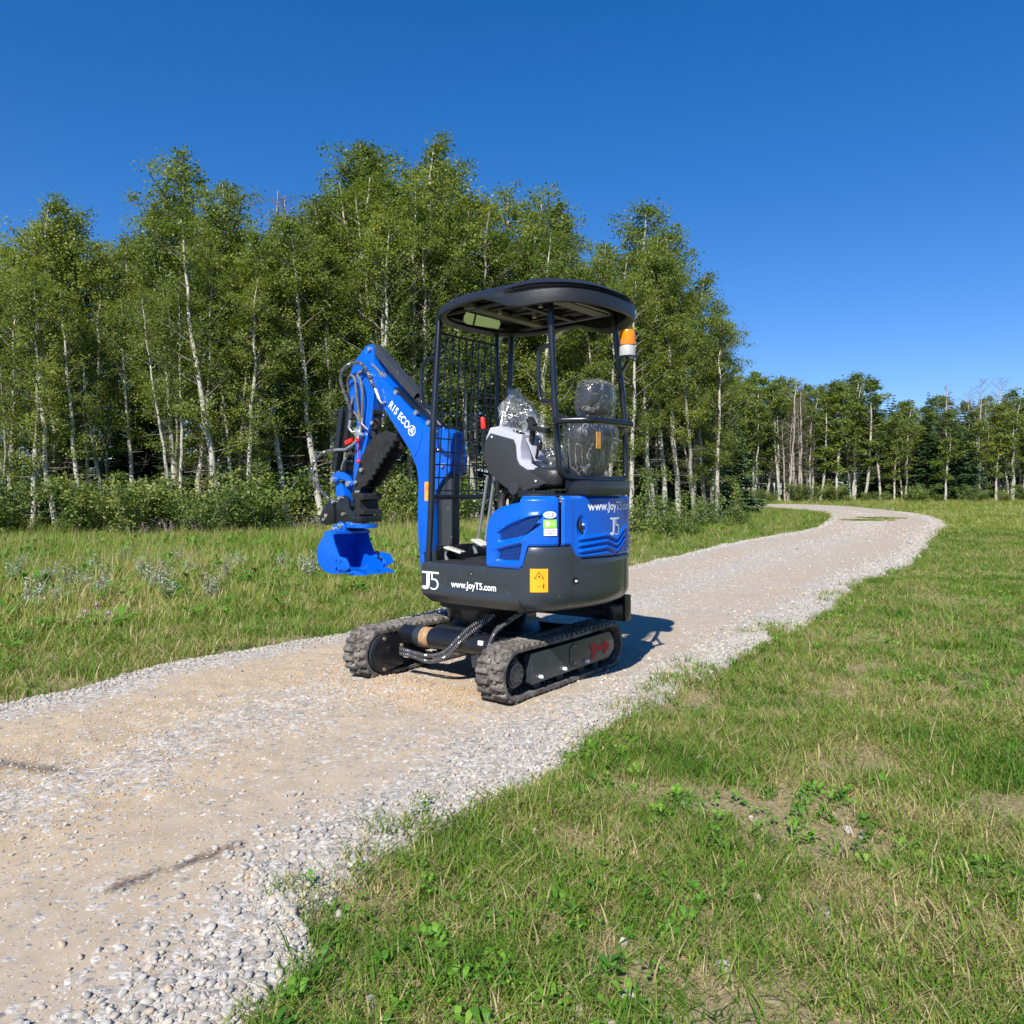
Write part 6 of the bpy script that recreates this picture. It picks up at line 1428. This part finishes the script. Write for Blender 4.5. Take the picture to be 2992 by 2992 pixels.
FARWOOD = [('A', 10.5, 74.2, 10.2, 0), ('A', 11.7, 73.8, 10.4, 0), ('A', 13.4, 77.2, 10.5, 0), ('A', 13.7, 73.6, 10.1, 0), ('A', 15.2, 75.0, 10.2, 0), ('A', 16.7, 74.7, 10.4, 0), ('A', 17.4, 74.0, 10.4, 0), ('A', 19.5, 76.8, 10.8, 0), ('A', 19.7, 74.5, 11.6, 0), ('A', 20.9, 74.5, 11.6, 0), ('A', 21.6, 74.3, 11.2, 0), ('A', 22.7, 75.2, 11.1, 0), ('A', 24.5, 77.1, 10.9, 0), ('A', 25.2, 75.3, 11.4, 0), ('A', 27.2, 76.4, 10.6, 0), ('A', 28.1, 75.0, 10.6, 0), ('A', 28.8, 74.6, 10.2, 0), ('S', 30.4, 76.6, 10.8, 0), ('A', 30.1, 74.0, 11.1, 0), ('A', 32.5, 75.9, 11.9, 0), ('A', 33.0, 74.8, 11.4, 0), ('A', 35.2, 76.4, 9.7, 0), ('A', 36.1, 75.3, 8.5, 0), ('A', 38.0, 77.2, 9.4, 0), ('A', 39.5, 77.2, 9.0, 0), ('S', 40.0, 76.8, 9.3, 0), ('A', 40.0, 73.6, 8.5, 0), ('S', 41.4, 74.4, 9.0, 0), ('S', 43.0, 74.9, 9.0, 0), ('A', 43.7, 74.5, 8.6, 0), ('A', 46.1, 76.0, 9.3, 0), ('A', 47.3, 75.5, 10.0, 0), ('A', 48.7, 76.4, 9.6, 0), ('A', 49.1, 74.8, 9.5, 0), ('S', 51.6, 76.7, 9.9, 0), ('A', 52.3, 75.8, 9.8, 0), ('A', 51.7, 73.6, 9.5, 0), ('A', 54.8, 76.3, 9.7, 0), ('A', 56.9, 77.2, 9.5, 0), ('A', 57.7, 76.7, 9.8, 0), ('A', 58.2, 75.6, 9.7, 0), ('A', 58.5, 74.9, 9.4, 0), ('A', 12.2, 78.7, 11.1, 1), ('A', 13.8, 77.8, 11.1, 1), ('A', 16.6, 81.1, 11.6, 1), ('A', 18.2, 79.9, 11.9, 1), ('A', 19.8, 78.5, 11.0, 1), ('A', 20.9, 77.5, 12.4, 1), ('A', 23.7, 81.1, 12.2, 1), ('A', 24.1, 77.9, 11.5, 1), ('A', 26.2, 79.0, 12.4, 1), ('A', 27.4, 78.6, 12.0, 1), ('A', 29.1, 80.0, 11.5, 1), ('A', 30.0, 79.8, 10.7, 1), ('A', 31.6, 79.2, 12.0, 1), ('A', 33.4, 78.7, 12.9, 1), ('S', 35.3, 78.2, 11.8, 1), ('S', 37.6, 79.9, 10.1, 1), ('A', 39.4, 80.1, 10.1, 1), ('A', 41.3, 80.8, 9.7, 1), ('A', 43.3, 81.2, 10.5, 1), ('S', 43.0, 77.9, 10.0, 1), ('S', 44.1, 78.1, 9.9, 1), ('A', 47.3, 80.4, 10.0, 1), ('A', 49.6, 81.2, 10.1, 1), ('A', 49.7, 77.9, 11.1, 1), ('A', 51.5, 79.0, 10.9, 1), ('A', 52.6, 77.8, 10.6, 1), ('A', 54.0, 78.0, 10.3, 1), ('A', 56.8, 79.5, 10.2, 1), ('A', 58.6, 80.5, 10.6, 1), ('A', 58.9, 79.4, 10.8, 1), ('A', 60.6, 79.0, 10.8, 1), ('A', 13.6, 87.7, 12.6, 2), ('A', 15.3, 87.9, 12.7, 2), ('A', 16.7, 85.5, 12.2, 2), ('A', 18.1, 84.9, 12.3, 2), ('A', 20.3, 86.0, 12.0, 2), ('A', 22.4, 87.7, 13.2, 2), ('A', 23.3, 84.6, 13.6, 2), ('A', 25.6, 86.6, 13.8, 2), ('A', 28.1, 86.3, 13.4, 2), ('A', 30.3, 88.3, 13.4, 2), ('A', 30.8, 86.1, 12.0, 2), ('A', 33.6, 88.1, 11.9, 2), ('A', 33.5, 84.6, 12.3, 2), ('A', 37.2, 87.8, 13.7, 2), ('S', 39.8, 87.5, 11.8, 2), ('A', 41.5, 86.2, 10.5, 2), ('S', 42.9, 85.6, 10.7, 2), ('A', 44.8, 85.0, 11.1, 2), ('S', 48.2, 88.1, 10.5, 2), ('A', 49.2, 87.8, 10.6, 2), ('S', 51.0, 88.2, 10.9, 2), ('A', 51.3, 86.2, 11.2, 2), ('A', 53.8, 87.6, 11.8, 2), ('A', 56.3, 87.3, 12.5, 2), ('A', 57.5, 86.0, 11.8, 2), ('A', 61.2, 88.4, 12.0, 2), ('A', 61.6, 86.7, 11.3, 2), ('A', 63.9, 87.3, 12.1, 2), ('A', 65.1, 86.5, 11.4, 2), ('A', 66.4, 86.5, 12.0, 2)]

zone = lambda x, y: (lambda u: 'at the far left of the grove' if u < -.48 else 'in the left part of the grove' if u < -.33 else 'behind and left of the bucket' if u < -.19 else 'right behind the boom' if u < -.05 else 'behind the open cab' if u < .1 else 'at the right end of the tall grove')(x/y)
PK = {0: 'round topped aspen that makes the first high crown from the left', 1: 'aspen with a blunt crown just right of the first high crown', 2: 'broad aspen crown midway between the left pair and the tall leafy spire',
      3: 'tall aspen with a bushy spire, highest crown of the left half', 4: 'aspen with a narrow crown just right of the bare grey treetops', 5: 'tallest aspen of the grove, left one of the twin tops above the boom',
      6: 'tallest aspen of the grove, right one of the twin tops above the boom', 7: 'aspen with a loose knobbly crown standing right of the twin tops', 8: 'slender aspen rising above the front of the black canopy', 9: 'aspen with a rounded crown above the middle of the black canopy',
      10: 'airy aspen rising above the rear of the black canopy', 11: 'sloping aspen crown on the right shoulder of the grove', 12: 'last and lowest aspen at the right end of the tall grove, before the sky gap',
      13: 'aspen whose crown is cut by the left edge of the picture', 14: 'aspen standing outside the left edge of the grove', 15: 'aspen tucked against the left side of the bushy spire', 16: 'aspen half hidden behind the bare grey treetops', 17: 'aspen tucked against the right side of the bushy spire',
      18: 'aspen on the left shoulder of the twin tops', 19: 'aspen filling the notch between the twin tops', 20: 'aspen stepping down right of the knobbly crown', 21: 'low aspen in the dip above the canopy', 22: 'aspen between the canopy rear and the amber beacon top', 23: 'aspen above and right of the amber beacon', 24: 'sloping aspen right of the beacon on the grove shoulder', 25: 'leafy aspen on the descending right edge of the grove', 26: 'low leafy aspen just before the last one of the grove', 27: 'lowest leafy aspen closing the grove beside the sky gap'}
ORD = []
_a = ['first', 'second', 'third', 'fourth', 'fifth', 'sixth', 'seventh', 'eighth', 'ninth', 'tenth', 'eleventh', 'twelfth', 'thirteenth', 'fourteenth', 'fifteenth', 'sixteenth', 'seventeenth', 'eighteenth', 'nineteenth']
ORD = _a+['twentieth']+['twenty-'+q for q in _a[:9]]+['thirtieth']+['thirty-'+q for q in _a[:9]]+['fortieth']+['forty-'+q for q in _a[:9]]+['fiftieth']+['fifty-'+q for q in _a[:9]]+['sixtieth']+['sixty-'+q for q in _a[:9]]+['seventieth']+['seventy-'+q for q in _a[:9]]
FO = sorted({g_[4] for g_ in GROVE if g_[0] == 'F'})
FT = {425: 'white trunked aspen leaning left, its base out in the meadow edge, nearest of the grove', 462: 'straight bright white aspen trunk left of the bucket', 205: 'grey aspen trunk leaning left among the spruces', 395: 'thin aspen close beside the leaning white trunk'}
for kind, x, y, h, i in GROVE:
    if kind == 'P':
        tree('aspen_tree', ASP[i % 6], x, y, h, 12.2, PK[i], 'tree', 'aspens of the grove behind the excavator')
    elif kind == 'T':
        tree('aspen_tree', THIN[i % 5], x, y, h, 12.2, 'slim aspen '+zone(x, y), 'tree', 'slim aspens growing in clumps', .95, rz=RR.uniform(-.6, .6))
    elif kind == 'F':
        pr = ASPT[0] if i in (425, 205, 520) else ASPT[1] if i in (545, 610, 860, 160) else ASP[(i//7) % 6]
        tree('aspen_tree', pr, x, y, h, 12.2, FT.get(i, 'front row aspen, '+ORD[FO.index(i)]+' pale trunk from the left edge of the grove'), 'tree', 'front row of aspens behind the shrubs', .95, rz=.0 if i in FT or i % 5 < 2 else RR.uniform(0, 6.28))
    else:
        tree('aspen_tree', ASP[int(abs(x*7)) % 6], x, y, h, 12.2, 'shaded aspen deep '+zone(x, y), 'tree', 'aspens deep inside the grove')
DN = ['bare dead aspen with grey branches above the left grove, taller one', 'bare dead aspen with reddish twigs above the left grove, lower one']
for k, (u, top, Y) in enumerate(((508, 335, 27), (548, 350, 28))):
    tree('dead_aspen', DEAD[k], (u-966)/1507*Y, Y, 1.15+(932-top)/1507*Y, 12.2, DN[k], 'dead tree', 'dead aspens', .9)
SPL = [(-17.6, 25, 4.6), (-15.9, 27.5, 5.6), (-13.6, 24.8, 5.2), (-12.2, 26.5, 6.4), (-10.7, 25.3, 4.4), (-8.8, 27, 5.8), (-7.5, 26, 4.2), (-5.2, 29, 5.5), (-2.8, 30, 5), (.4, 32, 5.6), (3.4, 34, 6.2), (6, 36, 5.6), (8.2, 38, 6), (-19.5, 28, 6), (-14.5, 31, 7), (-9.6, 32, 7), (-4, 34, 6.5), (1.8, 37, 6.6),
       (-20, 36, 6), (-17, 38, 6), (-12.5, 38, 6.4), (-7, 39, 6), (-2, 40, 6.4), (4.6, 41, 6.8), (7.4, 42, 6.6), (10, 42, 6.2)]+[(-34+2.6*k, 46+(k % 3)*1.6, 5.2+.5*((k*7) % 4)) for k in range(19)]
for k, (x, y, h) in enumerate(SPL):
    tree('spruce_tree', SPR[k % 3], x, y, h, 6, 'small dark spruce '+zone(x, y), 'tree', 'spruces under the aspens', 1.15)
# far wood beyond the bend
for k, (kind, x, y, h, row) in enumerate(FARWOOD):
    u = x/y
    where = 'behind the grove end' if u < .27 else 'left of the pale dead trunks' if u < .345 else 'between the dead trunks and the spruce tops' if u < .46 else 'under the spruce tops' if u < .56 else 'at the right edge of the far wood'
    dp_ = ('front row', 'second row', 'back row')[row]
    if kind == 'A': tree('aspen_tree', FARA[k % 4], x, y, h, 12.2, 'distant aspen, '+dp_+', '+where, 'tree', 'aspens of the far wood', 1.15)
    else: tree('spruce_tree', FSPR[k % 3], x, y, h, 12, 'distant dark spruce, '+dp_+', '+where, 'tree', 'spruces of the far wood', .8)
for k, (u, top, Y, lab) in enumerate(((1497, 706, 72.5, 'pale bare dead aspen, tallest beside the bend of the road'), (1512, 725, 73.5, 'pale bare dead aspen leaning right beside the bend'), (1486, 760, 72, 'thin bare trunk left of the tall dead aspen'), (1528, 770, 74, 'small bare aspen right of the leaning dead one'),
                                      (1790, 720, 76, 'bare grey treetop just right of the dark spruce'), (1835, 708, 77, 'bare grey treetop highest at the far right'), (1883, 705, 78, 'bare grey treetop next to the right picture edge'))):
    tree('dead_aspen', DEAD[k % 3], (u-966)/1507*Y, Y, 1.15+(932-top)/1507*Y-(.5 if u > 1600 else .2), 12.2, lab, 'dead tree', 'dead trees of the far wood', 1.0)
for u, top, lab in ((1752, 737, 'lone dark pointed spruce above the far wood, highest of the spruces'), (1776, 752, 'dark spruce just right of the pointed one'), (1712, 752, 'blunt spruce left of the pointed one'), (1687, 742, 'green spruce with a notched top further left')):
    Y = 80; tree('spruce_tree', FSPR[u % 3], (u-966)/1507*Y, Y, 1.15+(932-top)/1507*Y-.6, 12, lab, 'tree', 'spruces of the far wood', .75)
for k in range(84):
    u = 1150+k*12+RR.uniform(-8, 8); Y = 90+RR.uniform(0, 14)
    if k % 5 < 4:
        tree('aspen_tree', FARA[k % 4], (u-966)/1507*Y, Y, RR.uniform(7.5, 10), 12.2, 'distant aspen at the very back of the far wood', 'tree', 'aspens at the back of the far wood', 1.9); continue
    tree('spruce_tree', FSPR[k % 3], (u-966)/1507*Y, Y, RR.uniform(6.5, 9), 12, 'dark spruce filling the shade at the back of the far wood', 'tree', 'spruces at the back of the far wood', 1.25)
# shrubs in front of the trees
SH = []
for k in range(34):
    u = -120+k*29+RR.uniform(-22, 22); Y = 21.2+max(0, u-450)/900*9+RR.uniform(-.5, 1.0); SH.append((u, Y, RR.choice((.5, .7, .9, 1.2, 1.6, 2.2))*RR.uniform(.85, 1.15)))
for k in range(9):
    u = -100+k*115+RR.uniform(-10, 10); Y = 23.2+max(0, u-450)/900*9; SH.append((u, Y, RR.uniform(1.6, 2.5)))
SH = sorted(SH[:34])+SH[34:]
for k, (u, Y, h) in enumerate(SH):
    x = (u-966)/1507*Y; tree('shrub', SHR[int(abs(u)) % 4], x, Y, h, 1.5, (ORD[min(k, 33)]+' leafy shrub from the left in the band below the grove') if k < 34 else 'taller shrub in the second row of the band below the grove', 'shrub', 'shrubs along the foot of the grove', 1.1, ('stems', 'foliage'))
for k, (u, v, h, lab) in enumerate(((1195, 1018, 1.45, 'bushy sapling half hidden by the rear of the excavator'), (1222, 1015, 1.5, 'leafy willow shrub just right of the excavator'), (1252, 1018, 1.4, 'leafy willow shrub, second from the excavator'), (1268, 1008, 1.2, 'willow shrub between the two fuller ones right of the excavator'), (1297, 1012, 1.15, 'round willow shrub in the middle of the roadside clump'),
                                (1318, 1002, 1.2, 'small shrub right of the round willow'), (1342, 1000, 1.6, 'tall thin sapling in the roadside clump'), (1362, 998, 1.0, 'low shrub right of the tall thin sapling'), (1390, 996, 1.75, 'tall slim young aspen at the right end of the roadside clump'), (1408, 995, .9, 'low bush at the foot of the slim young aspen'))):
    Y = 1.18*1507/(v-932); tree('shrub', SAP[k % 3], (u-966)/1507*Y, Y, h*1.12, 1.5, lab, 'shrub', 'shrubs on the verge right of the excavator', 1.1 if h < 1.5 else .8, ('stems', 'foliage'))
for k in range(17):
    u = 1420+k*36+RR.uniform(-16, 16); Y = 71+RR.uniform(-1, 1.5); tree('shrub', SHR[k % 4], (u-966)/1507*Y, Y, RR.uniform(.7, 2.4), 1.5, 'distant low bush along the foot of the far wood', 'shrub', 'bushes along the far wood', 1.5, ('stems', 'foliage'))

# flowering and grey herbs of the meadow
M_sage = plant_mat('grey_sage_leaves', [(0, (.2, .25, .17)), (.5, (.32, .37, .27)), (1, (.52, .56, .45))], .2)
M_purple = mat('purple_petals', (.30, .19, .30), .7, var=.3, vscale=9)
def sage(seed):
    rng = np.random.default_rng(seed); T = Tubes(); C = []
    for s_ in range(11):
        a = rng.uniform(0, 6.28); r = rng.uniform(.02, .13); h = rng.uniform(.16, .33); t = np.linspace(0, 1, 4); P = np.stack([math.cos(a)*r*t, math.sin(a)*r*t, h*t], 1); T.add(P, .004*(1-.6*t), 3, 1)
        k = 22; q = rng.uniform(.2, 1, k); C.append(np.stack([np.interp(q, t, P[:, j]) for j in range(3)], 1)+rng.normal(0, .02, (k, 3)))
    return T.mesh('stems', M_dead), leaves(np.concatenate(C), .035, rng, M_sage, 'foliage', shape=.4)
SG = [sage(400+k) for k in range(3)]
sp = [(28, 1085), (50, 1068), (75, 1106), (90, 1110), (105, 1095), (128, 1112), (152, 1113), (170, 1085), (178, 1090), (225, 1060), (240, 1058), (285, 1112), (300, 1118), (272, 1095), (315, 1138), (185, 1132), (110, 1142), (60, 1150), (420, 1100), (535, 1078), (572, 1084), (585, 1092), (455, 1078), (20, 1100), (330, 1070), (360, 1090), (395, 1130)]
for k, (u, v) in enumerate(sp):
    Y = 1.2*1507/(v-932+8); x = (u-966)/1507*Y
    tree('sage_plant', SG[k % 3], x, Y, 1.0+.45*RR.random(), 1.05, 'whitish grey sage plant in the meadow '+('near the left picture edge' if u < 140 else 'midway between left edge and bucket' if u < 400 else 'just left of the bucket'), 'plant', 'grey sage plants in the meadow', 1, ('stems', 'foliage'))
def flower_kind(seed):
    rng = np.random.default_rng(seed); C = []
    for s_ in range(9):
        a = rng.uniform(0, 6.28); r = rng.uniform(0, .2); h = rng.uniform(.2, .65); C.append(np.array([math.cos(a)*r, math.sin(a)*r, h])+rng.normal(0, .03, (6, 3)))
    return leaves(np.concatenate(C), .035, rng, M_purple, 'petals')
n = 120; u = np.concatenate([NR.normal(c, s, k) for c, s, k in ((150, 25, 16), (235, 18, 18), (320, 25, 26), (300, 60, 14), (560, 25, 14), (590, 20, 10), (380, 60, 12), (700, 40, 10))]); Y = 20.6+NR.uniform(-.6, .9, n)+np.maximum(0, u-450)/900*9; x = (u-966)/1507*Y
FLW = [flower_kind(500+k) for k in range(3)]
k_ = NR.random(n) < .3; x, Y, n = x[k_], Y[k_]+.35, int(k_.sum())
o = scatter('purple_wildflowers', np.stack([x, Y, gz(x, Y)], 1), np.zeros((n, 3)), np.full((n, 3), 1.), NR.integers(0, 3, n), FLW); tag(o, 'purple wildflowers at the foot of the shrubs', 'flowers')
cl = flower_kind(510)
for k, (u, v, lab) in enumerate(((182, 1152, 'purple clover head at the left, uppermost of three'), (160, 1165, 'purple clover head, leftmost of three'), (205, 1168, 'purple clover head, rightmost of three near the verge'))):
    Y = 1.12*1507/(v-932); x = (u-966)/1507*Y; b = G().ball((0, 0, .12), (.018, .018, .02), 8, 6); b = b.tube([(0, 0, 0), (.004, 0, .06), (0, 0, .11)], .002, 4)
    q = b.build('clover_flower', M_purple); q.location = (x, Y, float(gz(x, Y))); tag(q, lab, 'flower', 'purple clover flowers')
# loose pale stones lying in the lawn
ST = [(1365, 1815, .022, 'pale oval stone standing out in the bottom lawn'), (1185, 1870, .026, 'cream flat stone near the bottom middle of the lawn'), (1153, 1935, .03, 'stone at the very bottom of the lawn'), (1152, 1632, .018, 'small white stone left in the lawn below the gravel edge'), (1090, 1900, .02, 'white stone in dry grass near the bottom'), (1430, 1690, .022, 'white stone beside the bare patch'),
      (1472, 1660, .016, 'small pale stone above the bare patch'), (1395, 1620, .016, 'two tone stone in the middle of the lawn'), (1318, 1425, .03, 'white stone in the grass near the gravel edge'), (1332, 1388, .02, 'small white stone close to the gravel edge'), (1285, 1365, .02, 'pale stone hidden in grass by the edge'), (1600, 1560, .018, 'small stone in the right lawn'), (1625, 1570, .02, 'pinkish stone in the right lawn'),
      (1290, 1510, .02, 'white stone between clover leaves'), (1420, 1540, .02, 'grey stone near the centre of the lawn'), (1010, 1560, .024, 'stone just below the gravel edge'), (640, 1720, .022, 'white stone among grass blades at the lawn corner'), (700, 1880, .024, 'stone among grass near the bottom left of the lawn'), (1175, 1770, .02, 'small grey stone in thin grass'), (1560, 1720, .018, 'tiny stone in the dry grass at right')]
for k, (u, v, r, lab) in enumerate(ST):
    Y = 1.15*1507/(v-932); x = (u-966)/1507*Y
    if bool(in_road(np.array([x]), np.array([Y]))[0]): x += .2
    o = link('stone', PB[k % 7]); o.location = (x, Y, float(gz(x, Y))+r*.5); o.scale = (r, r, r); o.rotation_euler = (.2, .1*k, k); tag(o, lab, 'stone', 'loose stones in the lawn')

# alike things told apart by their order across the view
from collections import defaultdict
same = defaultdict(list)
for o in COL.objects:
    if o.parent is None and 'label' in o and 'group' in o: same[(o['group'], o['label'])].append(o)
for (g_, l_), obs in same.items():
    if len(obs) > 1:
        obs.sort(key=lambda o: o.location.x/o.location.y)
        for k, o in enumerate(obs): o['label'] = l_+', '+ORD[min(k, 78)]+' from left'
